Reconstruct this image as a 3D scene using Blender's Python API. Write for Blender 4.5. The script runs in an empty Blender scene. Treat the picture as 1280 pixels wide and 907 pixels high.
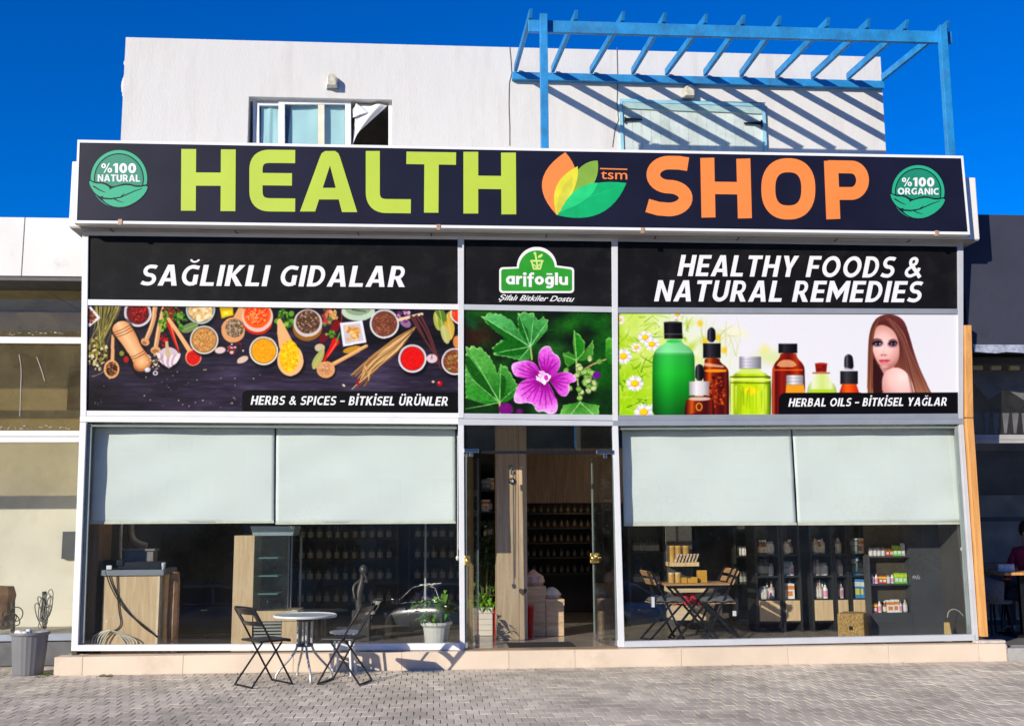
import bpy, bmesh, math, random
import numpy as np
from mathutils import Vector, Matrix

# ---------------------------------------------------------------- camera, sky, sun, exposure
scene = bpy.context.scene
COL = scene.collection
CAM = Vector((-1.21196, -12.59948, 1.64279))
YAW, PITCH, ROLL, FPX = 0.0730994, 0.1465880, -0.0057098, 1349.448
FWD = Vector((math.sin(YAW)*math.cos(PITCH), math.cos(YAW)*math.cos(PITCH), math.sin(PITCH)))
_r = Vector((math.cos(YAW), -math.sin(YAW), 0)); _u = _r.cross(FWD)
RGT = math.cos(ROLL)*_r+math.sin(ROLL)*_u; UPV = -math.sin(ROLL)*_r+math.cos(ROLL)*_u
cd = bpy.data.cameras.new('camera'); cam = bpy.data.objects.new('camera', cd); COL.objects.link(cam)
cam.matrix_world = Matrix(((RGT.x, UPV.x, -FWD.x, CAM.x), (RGT.y, UPV.y, -FWD.y, CAM.y), (RGT.z, UPV.z, -FWD.z, CAM.z), (0, 0, 0, 1)))
cd.sensor_width = 36; cd.lens = 36*FPX/1280; cd.clip_end = 2000; cd.clip_start = .05
scene.camera = cam
SUN = Vector((-.94, -1, .49)).normalized()
world = bpy.data.worlds.new('World'); scene.world = world; world.use_nodes = True
nt = world.node_tree; bg = nt.nodes['Background']
sky = nt.nodes.new('ShaderNodeTexSky'); sky.sky_type = 'NISHITA'; sky.sun_disc = False
sky.sun_elevation = math.asin(SUN.z); sky.sun_rotation = math.atan2(SUN.x, SUN.y)
sky.altitude = 500; sky.air_density = .9; sky.dust_density = 0.0; sky.ozone_density = 6.0
hs = nt.nodes.new('ShaderNodeHueSaturation'); hs.inputs['Saturation'].default_value = 1.34; hs.inputs['Value'].default_value = 1.2; hs.inputs['Hue'].default_value = .516
nt.links.new(sky.outputs[0], hs.inputs['Color']); nt.links.new(hs.outputs[0], bg.inputs['Color']); bg.inputs['Strength'].default_value = .112
sl = bpy.data.lights.new('sun', 'SUN'); sl.energy = 4.4; sl.angle = math.radians(.5); sl.color = (1, .92, .79)
so = bpy.data.objects.new('sun', sl); COL.objects.link(so); so.rotation_euler = (-SUN).to_track_quat('-Z', 'Y').to_euler()
scene.view_settings.view_transform = 'Standard'; scene.view_settings.look = 'None'; scene.view_settings.exposure = 0.30; scene.view_settings.gamma = 1
scene.view_settings.use_curve_mapping = False
scene.render.engine = 'CYCLES'
scene.cycles.transparent_max_bounces = 24; scene.cycles.max_bounces = 10; scene.cycles.use_denoising = True
rnd = random.Random(7)

# ---------------------------------------------------------------- helpers
def ray(px, py): return FWD+(px-640)/FPX*RGT-(py-453.5)/FPX*UPV
def at(px, py, Y): d = ray(px, py); return CAM+d*((Y-CAM.y)/d.y)          # the point of the wall plane y = Y behind a pixel of the photograph
def atz(px, py, Z): d = ray(px, py); return CAM+d*((Z-CAM.z)/d.z)
class Plane:
    def __init__(s, o, n): s.o = Vector(o); s.n = Vector(n).normalized()
    def pt(s, px, py, off=0): d = ray(px, py); return CAM+d*(((s.o-CAM).dot(s.n))/d.dot(s.n))+s.n*off
FACADE = Plane((0, 0, 0), (0, -1, 0))
TILT = Plane((0, 0, 2.87), (0, -1, -.11))
SIGN = Plane((0, -.48, 5.5), (0, -1, 0))
def lin(c): c /= 255.; return c/12.92 if c <= .04045 else ((c+.055)/1.055)**2.4
def rgb(r, g, b): return (lin(r), lin(g), lin(b))

MATS = {}
def mat(name, base, rough=.6, metal=0, var=.12, scale=6, bump=0, bscale=None, spec=.5, coat=0, stretch=(1, 1, 1), dark=None, dscale=1.2, dlo=.5, dhi=.7, island=0, emit=0, trans=0):
    if name in MATS: return MATS[name]
    m = bpy.data.materials.new(name); m.use_nodes = True; n = m.node_tree.nodes; l = m.node_tree.links; b = n['Principled BSDF']
    b.inputs['Roughness'].default_value = rough; b.inputs['Metallic'].default_value = metal; b.inputs['Specular IOR Level'].default_value = spec
    b.inputs['Coat Weight'].default_value = coat
    tc = n.new('ShaderNodeTexCoord'); mp = n.new('ShaderNodeMapping'); mp.inputs['Scale'].default_value = stretch; l.new(tc.outputs['Object'], mp.inputs[0])
    nz = n.new('ShaderNodeTexNoise'); nz.inputs['Scale'].default_value = scale; nz.inputs['Detail'].default_value = 6; l.new(mp.outputs[0], nz.inputs['Vector'])
    rp = n.new('ShaderNodeValToRGB'); rp.color_ramp.elements[0].position = .3; rp.color_ramp.elements[1].position = .7
    rp.color_ramp.elements[0].color = tuple(c*(1-var) for c in base)+(1,); rp.color_ramp.elements[1].color = tuple(min(1, c*(1+var)) for c in base)+(1,)
    l.new(nz.outputs[0], rp.inputs[0]); out = rp.outputs[0]
    if dark:
        n2 = n.new('ShaderNodeTexNoise'); n2.inputs['Scale'].default_value = dscale; n2.inputs['Detail'].default_value = 8; n2.inputs['Roughness'].default_value = .7; l.new(mp.outputs[0], n2.inputs['Vector'])
        mr = n.new('ShaderNodeMapRange'); mr.inputs['From Min'].default_value = dlo; mr.inputs['From Max'].default_value = dhi; l.new(n2.outputs[0], mr.inputs[0])
        mx = n.new('ShaderNodeMix'); mx.data_type = 'RGBA'; l.new(mr.outputs[0], mx.inputs['Factor']); l.new(out, mx.inputs[6]); mx.inputs[7].default_value = tuple(dark)+(1,); out = mx.outputs[2]
    if island:
        g = n.new('ShaderNodeNewGeometry'); mr = n.new('ShaderNodeMapRange'); mr.inputs['To Min'].default_value = 1-island; mr.inputs['To Max'].default_value = 1+island; l.new(g.outputs['Random Per Island'], mr.inputs[0])
        mx = n.new('ShaderNodeMix'); mx.data_type = 'RGBA'; mx.blend_type = 'MULTIPLY'; mx.inputs['Factor'].default_value = 1; l.new(out, mx.inputs[6]); l.new(mr.outputs[0], mx.inputs[7]); out = mx.outputs[2]
    l.new(out, b.inputs['Base Color'])
    if bump:
        n3 = n.new('ShaderNodeTexNoise'); n3.inputs['Scale'].default_value = bscale or scale*5; n3.inputs['Detail'].default_value = 8; l.new(mp.outputs[0], n3.inputs['Vector'])
        bp = n.new('ShaderNodeBump'); bp.inputs['Strength'].default_value = bump; bp.inputs['Distance'].default_value = .02; l.new(n3.outputs[0], bp.inputs['Height']); l.new(bp.outputs[0], b.inputs['Normal'])
    if emit: b.inputs['Emission Color'].default_value = tuple(base)+(1,); b.inputs['Emission Strength'].default_value = emit
    if trans: b.inputs['Transmission Weight'].default_value = trans
    MATS[name] = m; return m
def wood(name, c0, c1, axis=2, scale=3., rough=.55, knots=True):
    if name in MATS: return MATS[name]
    m = bpy.data.materials.new(name); m.use_nodes = True; n = m.node_tree.nodes; l = m.node_tree.links; b = n['Principled BSDF']; b.inputs['Roughness'].default_value = rough
    tc = n.new('ShaderNodeTexCoord'); mp = n.new('ShaderNodeMapping'); st = [14, 14, 14]; st[axis] = 1.1; mp.inputs['Scale'].default_value = st; l.new(tc.outputs['Object'], mp.inputs[0])
    nz = n.new('ShaderNodeTexNoise'); nz.inputs['Scale'].default_value = scale; nz.inputs['Detail'].default_value = 8; nz.inputs['Distortion'].default_value = .8; l.new(mp.outputs[0], nz.inputs['Vector'])
    rp = n.new('ShaderNodeValToRGB'); rp.color_ramp.elements[0].position = .32; rp.color_ramp.elements[1].position = .66; rp.color_ramp.elements[0].color = c0+(1,); rp.color_ramp.elements[1].color = c1+(1,); l.new(nz.outputs[0], rp.inputs[0])
    out = rp.outputs[0]
    if knots:
        mp2 = n.new('ShaderNodeMapping'); s2 = [7, 7, 7]; s2[axis] = 3; mp2.inputs['Scale'].default_value = s2; l.new(tc.outputs['Object'], mp2.inputs[0])
        vo = n.new('ShaderNodeTexVoronoi'); l.new(mp2.outputs[0], vo.inputs['Vector']); mr = n.new('ShaderNodeMapRange'); mr.inputs['From Min'].default_value = .05; mr.inputs['From Max'].default_value = .16; mr.inputs['To Min'].default_value = .8; mr.inputs['To Max'].default_value = 0; l.new(vo.outputs['Distance'], mr.inputs[0])
        mx = n.new('ShaderNodeMix'); mx.data_type = 'RGBA'; l.new(mr.outputs[0], mx.inputs['Factor']); l.new(out, mx.inputs[6]); mx.inputs[7].default_value = tuple(c*.35 for c in c0)+(1,); out = mx.outputs[2]
    l.new(out, b.inputs['Base Color']); bp = n.new('ShaderNodeBump'); bp.inputs['Strength'].default_value = .15; l.new(nz.outputs[0], bp.inputs['Height']); l.new(bp.outputs[0], b.inputs['Normal'])
    MATS[name] = m; return m
def glass(name, tint=(.97, .985, .98), r0=.045, dust_veil=.02, veilcol=(.5, .5, .48)):
    if name in MATS: return MATS[name]
    m = bpy.data.materials.new(name); m.use_nodes = True; n = m.node_tree.nodes; l = m.node_tree.links; n.remove(n['Principled BSDF']); o = n['Material Output']
    tr = n.new('ShaderNodeBsdfTransparent'); tr.inputs[0].default_value = tint+(1,); gl = n.new('ShaderNodeBsdfGlossy'); gl.inputs['Roughness'].default_value = .0
    lw = n.new('ShaderNodeLayerWeight'); lw.inputs['Blend'].default_value = .5; pw = n.new('ShaderNodeMath'); pw.operation = 'POWER'; pw.inputs[1].default_value = 5; l.new(lw.outputs['Facing'], pw.inputs[0])
    ma = n.new('ShaderNodeMath'); ma.operation = 'MULTIPLY_ADD'; ma.inputs[1].default_value = 1-r0; ma.inputs[2].default_value = r0; l.new(pw.outputs[0], ma.inputs[0])
    mx = n.new('ShaderNodeMixShader'); l.new(ma.outputs[0], mx.inputs[0]); l.new(tr.outputs[0], mx.inputs[1]); l.new(gl.outputs[0], mx.inputs[2])
    df = n.new('ShaderNodeBsdfDiffuse'); df.inputs[0].default_value = veilcol+(1,)  # diffuse film: fine dust plus a painted veil of reflected ground and sky
    tc = n.new('ShaderNodeTexCoord'); nz = n.new('ShaderNodeTexNoise'); nz.inputs['Scale'].default_value = 1.6; nz.inputs['Detail'].default_value = 7; nz.inputs['Roughness'].default_value = .75; l.new(tc.outputs['Object'], nz.inputs['Vector'])
    mr = n.new('ShaderNodeMapRange'); mr.inputs['From Min'].default_value = .35; mr.inputs['From Max'].default_value = .75; mr.inputs['To Min'].default_value = dust_veil*.3; mr.inputs['To Max'].default_value = dust_veil*2.2; l.new(nz.outputs[0], mr.inputs[0])
    m2 = n.new('ShaderNodeMixShader'); l.new(mr.outputs[0], m2.inputs[0]); l.new(mx.outputs[0], m2.inputs[1]); l.new(df.outputs[0], m2.inputs[2]); l.new(m2.outputs[0], o.inputs[0])
    MATS[name] = m; return m
def printmat(name):
    if name in MATS: return MATS[name]
    m = bpy.data.materials.new(name); m.use_nodes = True; n = m.node_tree.nodes; l = m.node_tree.links; b = n['Principled BSDF']; b.inputs['Roughness'].default_value = .5; b.inputs['Specular IOR Level'].default_value = .2
    a = n.new('ShaderNodeVertexColor'); a.layer_name = 'ink'; l.new(a.outputs[0], b.inputs['Base Color']); MATS[name] = m; return m

class MB:                                                             # collects solids and links them as ONE mesh object
    def __init__(s): s.v = []; s.f = []; s.m = []; s.sm = []
    def add(s, vs, fs, mi=0, smooth=False):
        k = len(s.v); s.v += [Vector(p) for p in vs]
        for f in fs: s.f.append([k+i for i in f]); s.m.append(mi); s.sm.append(smooth)
    def hexa(s, p, mi=0): s.add(p, [(0, 1, 2, 3), (7, 6, 5, 4), (0, 4, 5, 1), (1, 5, 6, 2), (2, 6, 7, 3), (3, 7, 4, 0)], mi)
    def box(s, x0, x1, y0, y1, z0, z1, mi=0): s.hexa([(x0, y0, z0), (x1, y0, z0), (x1, y0, z1), (x0, y0, z1), (x0, y1, z0), (x1, y1, z0), (x1, y1, z1), (x0, y1, z1)], mi)
    def slab(s, pl, quad, front=0, thick=.05, mi=0):                   # quad: pixels of the front face, top left first, clockwise
        q = [pl.pt(x, y, front) for x, y in quad]; q = [q[3], q[2], q[1], q[0]]
        s.hexa(q+[p-pl.n*thick for p in q], mi)
    def beam(s, a, b, w, h, up=(0, 0, 1), mi=0):
        a, b = Vector(a), Vector(b); d = (b-a).normalized(); u = Vector(up); r = d.cross(u).normalized(); u = r.cross(d)
        q = [(-r*w-u*h)/2, (r*w-u*h)/2, (r*w+u*h)/2, (-r*w+u*h)/2]; s.hexa([a+k for k in q]+[b+k for k in q], mi)
    def tube(s, pts, r, n=8, mi=0, r1=None, closed=False):
        pts = [Vector(p) for p in pts]; N = len(pts); rings = []; pr = None
        for i, p in enumerate(pts):
            if closed: d = pts[(i+1) % N]-pts[i-1]
            else: d = pts[min(i+1, N-1)]-pts[max(i-1, 0)]
            d.normalize()
            if pr is None: pr = d.orthogonal().normalized()
            else:
                pr = pr-d*pr.dot(d)
                pr = pr.normalized() if pr.length > 1e-6 else d.orthogonal().normalized()
            q = d.cross(pr); R = r if r1 is None else r+(r1-r)*i/(N-1)
            rings.append([p+(pr*math.cos(6.28319*k/n)+q*math.sin(6.28319*k/n))*R for k in range(n)])
        vs = [v for g in rings for v in g]; fs = []
        for i in range(N if closed else N-1):
            j = (i+1) % N
            fs += [(i*n+k, i*n+(k+1) % n, j*n+(k+1) % n, j*n+k) for k in range(n)]
        s.add(vs, fs, mi, True)
        if not closed: s.add(rings[0], [list(range(n))[::-1]], mi); s.add(rings[-1], [list(range(n))], mi)
    def lathe(s, prof, c=(0, 0, 0), n=24, mi=0, sx=1, sy=1, wob=0, cap=True):
        c = Vector(c); vs = []
        for r, z in prof:
            for k in range(n):
                a = 6.28319*k/n; R = r*(1+(wob if k % 2 else 0)); vs.append(c+Vector((R*math.cos(a)*sx, R*math.sin(a)*sy, z)))
        fs = [(i*n+k, i*n+(k+1) % n, (i+1)*n+(k+1) % n, (i+1)*n+k) for i in range(len(prof)-1) for k in range(n)]
        s.add(vs, fs, mi, not wob)
        if cap: s.add(vs[:n], [list(range(n))[::-1]], mi); s.add(vs[-n:], [list(range(n))], mi)
    def ball(s, c, r, n=12, mi=0, sx=1, sy=1, sz=1):
        prof = [(max(1e-4, r*math.sin(math.pi*i/n)), -r*sz*math.cos(math.pi*i/n)) for i in range(n+1)]; s.lathe(prof, c, n*2, mi, sx, sy)
    def sheet(s, pts, thick, n, mi=0):                                # flat outline with a thickness
        n = Vector(n); k = len(pts); a = [Vector(p) for p in pts]; b = [p-n*thick for p in a]
        s.add(a+b, [list(range(k)), list(range(k, 2*k))[::-1]]+[(i, k+i, k+(i+1) % k, (i+1) % k) for i in range(k)], mi)
    def leaf(s, p, d, L, w, droop=.3, mi=0, up=Vector((0, 0, 1))):
        d = Vector(d).normalized(); r = d.cross(up); r = r.normalized() if r.length > .01 else Vector((1, 0, 0)); p = Vector(p)
        m = p+d*L*.5-up*L*droop*.15; e = p+d*L-up*L*droop
        s.add([p, p+d*L*.3+r*w*.45+up*w*.12, m+r*w*.5+up*w*.15, e, m-r*w*.5+up*w*.15, p+d*L*.3-r*w*.45+up*w*.12, m, p+d*L*.3-up*L*droop*.05], [(0, 1, 7), (1, 2, 6, 7), (2, 3, 6), (0, 7, 5), (7, 6, 4, 5), (6, 3, 4)], mi, True)
    def build(s, name, mats, parent=None, bevel=0, merge=False):
        me = bpy.data.meshes.new(name); off = Vector(parent['_at']) if parent is not None and '_at' in parent else Vector((0, 0, 0))
        me.from_pydata([tuple(v-off) for v in s.v], [], s.f)
        for m in (mats if isinstance(mats, (list, tuple)) else [mats]): me.materials.append(m)
        me.polygons.foreach_set('material_index', s.m); me.polygons.foreach_set('use_smooth', s.sm)
        bm = bmesh.new(); bm.from_mesh(me)
        if merge: bmesh.ops.remove_doubles(bm, verts=bm.verts, dist=1e-5)
        bmesh.ops.recalc_face_normals(bm, faces=bm.faces); bm.to_mesh(me); bm.free(); me.update()
        o = bpy.data.objects.new(name, me); COL.objects.link(o)
        if parent is not None:
            o.parent = parent; o['_at'] = tuple(off)
        if bevel:
            b = o.modifiers.new('edge', 'BEVEL'); b.width = bevel; b.segments = 2; b.limit_method = 'ANGLE'
        return o
def tag(o, label, cat=None, group=None, kind=None):
    if label: o['label'] = label
    if cat: o['category'] = cat
    if group: o['group'] = group
    if kind: o['kind'] = kind
    return o
def thing(name, label, cat, loc=(0, 0, 0), group=None):
    o = bpy.data.objects.new(name, None); COL.objects.link(o); o.location = loc; o['_at'] = tuple(loc); o.empty_display_size = .1
    return tag(o, label, cat, group)
def kids(o): return [c for c in list(COL.objects) if c.parent is o]
KIDS = {}
def copy_tree(o, loc, rz=0, label=None, parent=None):
    c = o.copy(); COL.objects.link(c)
    if parent is None: c.location = loc; c.rotation_euler = (0, 0, rz)
    else: c.parent = parent
    if label: c['label'] = label
    for ch in kids(o): copy_tree(ch, None, 0, None, c)
    return c
def kid(name, mb, mats, parent, **k): return mb.build(name, mats, parent, **k)

_TXT = {}
def text_mesh(body, bold=0, shear=0, space=1.0):
    cu = bpy.data.curves.new('lettering', 'FONT'); cu.body = body; cu.size = 1; cu.offset = bold; cu.shear = shear; cu.space_character = space; cu.resolution_u = 4
    o = bpy.data.objects.new('lettering', cu); COL.objects.link(o); dg = bpy.context.evaluated_depsgraph_get(); dg.update()
    me = bpy.data.meshes.new_from_object(o.evaluated_get(dg)); v = [tuple(q.co) for q in me.vertices]; f = [list(q.vertices) for q in me.polygons]
    bpy.data.objects.remove(o); bpy.data.curves.remove(cu); bpy.data.meshes.remove(me); return v, f
def text_on(mb, pl, body, x0, y0, x1, y1, cap, off, mi=0, bold=.02, shear=0, space=1.0, cap1=None):
    """Lettering on a plane: left end and right end of its base line and its capital height, in pixels of the photograph."""
    v, f = text_mesh(body, bold, shear, space); hv, _ = text_mesh('H', bold, 0)
    H0 = min(q[1] for q in hv); H = max(q[1] for q in hv)-H0; a = min(q[0] for q in v); b = max(q[0] for q in v)
    cap1 = cap1 or cap; P = []
    for x, y, _z in v:
        u = (x-a)/(b-a); w = (y-H0)/H; P.append(pl.pt(x0+(x1-x0)*u, y0+(y1-y0)*u-(cap+(cap1-cap)*u)*w, off))
    mb.add(P, f, mi)

# bold sans capitals drawn as strokes and solids in a box one capital high
def _arc(cx, cy, rx, ry, a0, a1, n=18): return [(cx+rx*math.cos(math.radians(a0+(a1-a0)*k/n)), cy+ry*math.sin(math.radians(a0+(a1-a0)*k/n))) for k in range(n+1)]
def _re(x0, y0, x1, y1): return ('p', [(x0, y0), (x1, y0), (x1, y1), (x0, y1)])
_st = _re(0, 0, .215, 1)
GLY = {
 'A': ([('p', [(0, 0), (.22, 0), (.4, .74), (.4, 1), (.27, 1)]), ('p', [(.8, 0), (.58, 0), (.4, .74), (.4, 1), (.53, 1)]), _re(.2, .2, .6, .36)], .80),
 'B': ([_st, ('l', [(.1, .535), (.32, .535)]+_arc(.32, .725, .155, .19, -90, 90)[1:]+[(.1, .915)], .17), ('l', [(.1, .085), (.34, .085)]+_arc(.34, .30, .19, .215, -90, 90)[1:]+[(.1, .515)], .17)], .64),
 'C': ([('l', [(.66, .86)]+_arc(.43, .5, .325, .41, 70, 290)+[(.66, .14)], .19)], .68),
 'D': ([_st, ('l', [(.1, .085), (.28, .085)]+_arc(.28, .5, .32, .415, -90, 90)[1:]+[(.1, .915)], .18)], .71),
 'E': ([_st, _re(.21, 0, .58, .17), _re(.21, .42, .54, .585), _re(.21, .83, .58, 1)], .58),
 'F': ([_st, _re(.21, .40, .53, .565), _re(.21, .83, .57, 1)], .56),
 'G': ([('l', [(.68, .86)]+_arc(.43, .5, .325, .41, 70, 282), .19), ('l', [(.50, .095), (.60, .12)], .19), _re(.50, .07, .70, .53)], .71),
 'H': ([_st, _re(.51, 0, .725, 1), _re(.21, .42, .515, .59)], .725),
 'I': ([_st], .215), 'İ': ([_st, _re(0, 1.11, .215, 1.30)], .215),
 'K': ([_st, ('p', [(.21, .58), (.46, 1), (.71, 1), (.37, .53), (.74, 0), (.48, 0), (.21, .44)])], .73),
 'L': ([_st, _re(.21, 0, .57, .17)], .57),
 'M': ([_re(0, 0, .2, 1), _re(.74, 0, .94, 1), ('p', [(.195, 1), (.195, .58), (.47, .10), (.47, .52)]), ('p', [(.745, 1), (.745, .58), (.47, .10), (.47, .52)])], .94),
 'N': ([_re(0, 0, .205, 1), _re(.53, 0, .735, 1), ('p', [(.2, 1), (.2, .64), (.535, 0), (.535, .36)])], .735),
 'O': ([('l', _arc(.43, .5, .325, .41, 0, 360, 36), .2)], .86),
 'P': ([_st, ('l', [(.1, .42), (.33, .42)]+_arc(.33, .668, .19, .248, -90, 90)[1:]+[(.1, .915)], .17)], .62),
 'R': ([_st, ('l', [(.1, .44), (.33, .44)]+_arc(.33, .678, .19, .238, -90, 90)[1:]+[(.1, .915)], .17), ('p', [(.25, .42), (.47, .42), (.72, 0), (.475, 0)])], .70),
 'S': ([('l', [(.55, .865), (.46, .905)]+_arc(.31, .71, .205, .203, 78, 270)+_arc(.31, .295, .22, .212, 90, -100)[1:]+[(.16, .10), (.03, .155)], .185)], .60),
 'T': ([_re(0, .83, .66, 1), _re(.2225, 0, .4375, .835)], .66),
 'U': ([('l', [(.107, 1), (.107, .36)]+_arc(.36, .36, .253, .27, 180, 360)[1:]+[(.613, 1)], .205)], .72),
 'Y': ([('p', [(0, 1), (.24, 1), (.36, .62), (.48, 1), (.72, 1), (.467, .40), (.467, 0), (.253, 0), (.253, .40)])], .72),
 '&': ([('l', [(.78, .02), (.50, .36), (.24, .64)], .18), ('l', [(.25, .60), (.20, .74)]+_arc(.345, .79, .14, .13, 190, 0)+[(.47, .70), (.36, .58), (.20, .46)]+_arc(.30, .28, .205, .19, 140, 290)+[(.52, .18), (.64, .36), (.66, .48)], .16)], .80),
 '–': ([_re(0, .36, .5, .52)], .5), '1': ([_re(.16, 0, .40, 1), ('p', [(.165, 1), (0, .86), (0, .68), (.165, .78)])], .42),
 '0': ([('l', _arc(.33, .5, .215, .40, 0, 360, 32), .23)], .66),
 '%': ([('l', _arc(.2, .73, .13, .19, 0, 360, 20), .13), ('l', _arc(.72, .27, .13, .19, 0, 360, 20), .13), ('p', [(.62, 1), (.73, 1), (.30, 0), (.19, 0)])], .92),
 ' ': ([], .24)}
GLY['Ğ'] = (GLY['G'][0]+[('l', _arc(.43, 1.30, .17, .16, 195, 345), .09)], .71)
GLY['Ü'] = (GLY['U'][0]+[_re(.12, 1.11, .30, 1.29), _re(.42, 1.11, .60, 1.29)], .72)
_ring = ('l', _arc(.44, .5, .29, .36, 0, 360, 28), .30)
GLOW = {'a': ([_ring, _re(.57, 0, .87, 1)], .87), 'r': ([_re(0, 0, .29, 1), ('l', [(.16, .52), (.26, .78), (.42, .86), (.60, .85)], .28)], .60), 'i': ([_re(0, -.24, .29, 1), ('p', _arc(.145, 1.27, .18, .17, 0, 350, 18))], .29),
 'f': ([_re(.14, -.28, .43, 1.02), ('l', [(.285, .98), (.30, 1.18), (.40, 1.30), (.66, 1.29)], .27), _re(0, .70, .62, .95)], .62), 'o': ([_ring], .88), 'ğ': ([_ring, _re(.57, -.02, .87, 1), ('l', [(.72, .02), (.66, -.20), (.46, -.28), (.14, -.24)], .27), _re(.16, 1.18, .72, 1.36)], .87),
 'l': ([_re(0, 0, .29, 1.45)], .29), 'u': ([('l', [(.145, 1), (.145, .42)]+_arc(.43, .42, .285, .28, 180, 360)[1:]+[(.715, 1)], .29), _re(.57, 0, .865, .6)], .865)}
GLY.update(GLOW)
def glyphs_on(mb, pl, body, x0, y0, x1, y1, cap, off, mi=0, shear=.2, gap=.115, bold=1.0):
    tot = sum(GLY[c][1]+gap for c in body)-gap; x = 0; sx = (x1-x0-cap*shear)/(tot*cap)
    def P(u, v, o): px = x0+(u*sx+v*shear)*cap; t = (px-x0)/(x1-x0); return pl.pt(px, y0+(y1-y0)*t-v*cap, o)
    box = mb if isinstance(mb, list) else None
    if box is not None: mb = MB(); box.append(mb)
    for c in body:
        if c == ' ' and box is not None: mb = MB(); box.append(mb)
        for k, s in enumerate(GLY[c][0]):
            o = off+.00025*k
            if s[0] == 'p': mb.add([P(x+u, v, o) for u, v in s[1]], [list(range(len(s[1])))], mi)
            else:
                Q = [Vector(q) for q in s[1]]; w = s[2]*bold/2; N = len(Q); L = []; R = []; cl = (Q[0]-Q[-1]).length < 1e-4
                for i in range(N):
                    a = Q[i-1] if i else (Q[-2] if cl else Q[0]); b = Q[i+1] if i < N-1 else (Q[1] if cl else Q[-1]); d = (b-a).normalized(); nn = Vector((-d.y, d.x)); L.append(Q[i]+nn*w); R.append(Q[i]-nn*w)
                mb.add([P(x+q.x, q.y, o) for q in L+R], [(i, i+1, N+i+1, N+i) for i in range(N-1)], mi)
        x += GLY[c][1]+gap
class Vec:                                                            # flat vinyl shapes on a plane, each a hair above the one before
    def __init__(s, pl, off): s.pl = pl; s.off = off; s.mb = MB()
    def poly(s, pts, mi, smooth=0):
        P = [Vector((x, y)) for x, y in pts]
        for _ in range(smooth): P = [q for i in range(len(P)) for q in (P[i]*.75+P[(i+1) % len(P)]*.25, P[i]*.25+P[(i+1) % len(P)]*.75)]
        s.off += .0002; s.mb.add([s.pl.pt(p.x, p.y, s.off) for p in P], [list(range(len(P)))], mi)
    def ell(s, cx, cy, rx, ry, mi, n=48): s.poly([(cx+rx*math.cos(6.28319*k/n), cy+ry*math.sin(6.28319*k/n)) for k in range(n)], mi)
    def line(s, pts, w, mi, w1=None, rad=0):
        P = [Vector(p) for p in pts]
        if rad:                                                       # round the corners
            Q = [P[0]]
            for i in range(1, len(P)-1):
                a, b, c = P[i-1], P[i], P[i+1]; r = min(rad, (a-b).length*(.95 if i == 1 else .499), (c-b).length*(.95 if i == len(P)-2 else .499)); p0 = b+(a-b).normalized()*r; p2 = b+(c-b).normalized()*r
                Q += [p0*(1-t)**2+b*2*t*(1-t)+p2*t*t for t in [k/8 for k in range(9)]]
            P = Q+[P[-1]]
        N = len(P); L = []; R = []; w1 = w if w1 is None else w1; cl = (P[0]-P[-1]).length < .02
        for i in range(N):
            if cl and i in (0, N-1): t = (P[1]-P[-2]).normalized(); nn = Vector((-t.y, t.x)); L.append(P[0]+nn*w/2); R.append(P[0]-nn*w/2); continue
            d0 = (P[i]-P[max(i-1, 0)]); d1 = (P[min(i+1, N-1)]-P[i]); d0 = d0.normalized() if d0.length else d1.normalized(); d1 = d1.normalized() if d1.length else d0
            t = (d0+d1).normalized(); nn = Vector((-t.y, t.x)); sc = 1/max(.5, nn.dot(Vector((-d0.y, d0.x)))); ww = (w+(w1-w)*i/(N-1))/2*sc; L.append(P[i]+nn*ww); R.append(P[i]-nn*ww)
        s.off += .0002; vs = [s.pl.pt(p.x, p.y, s.off) for p in L+R]; s.mb.add(vs, [(i, i+1, N+i+1, N+i) for i in range(N-1)], mi)
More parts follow.
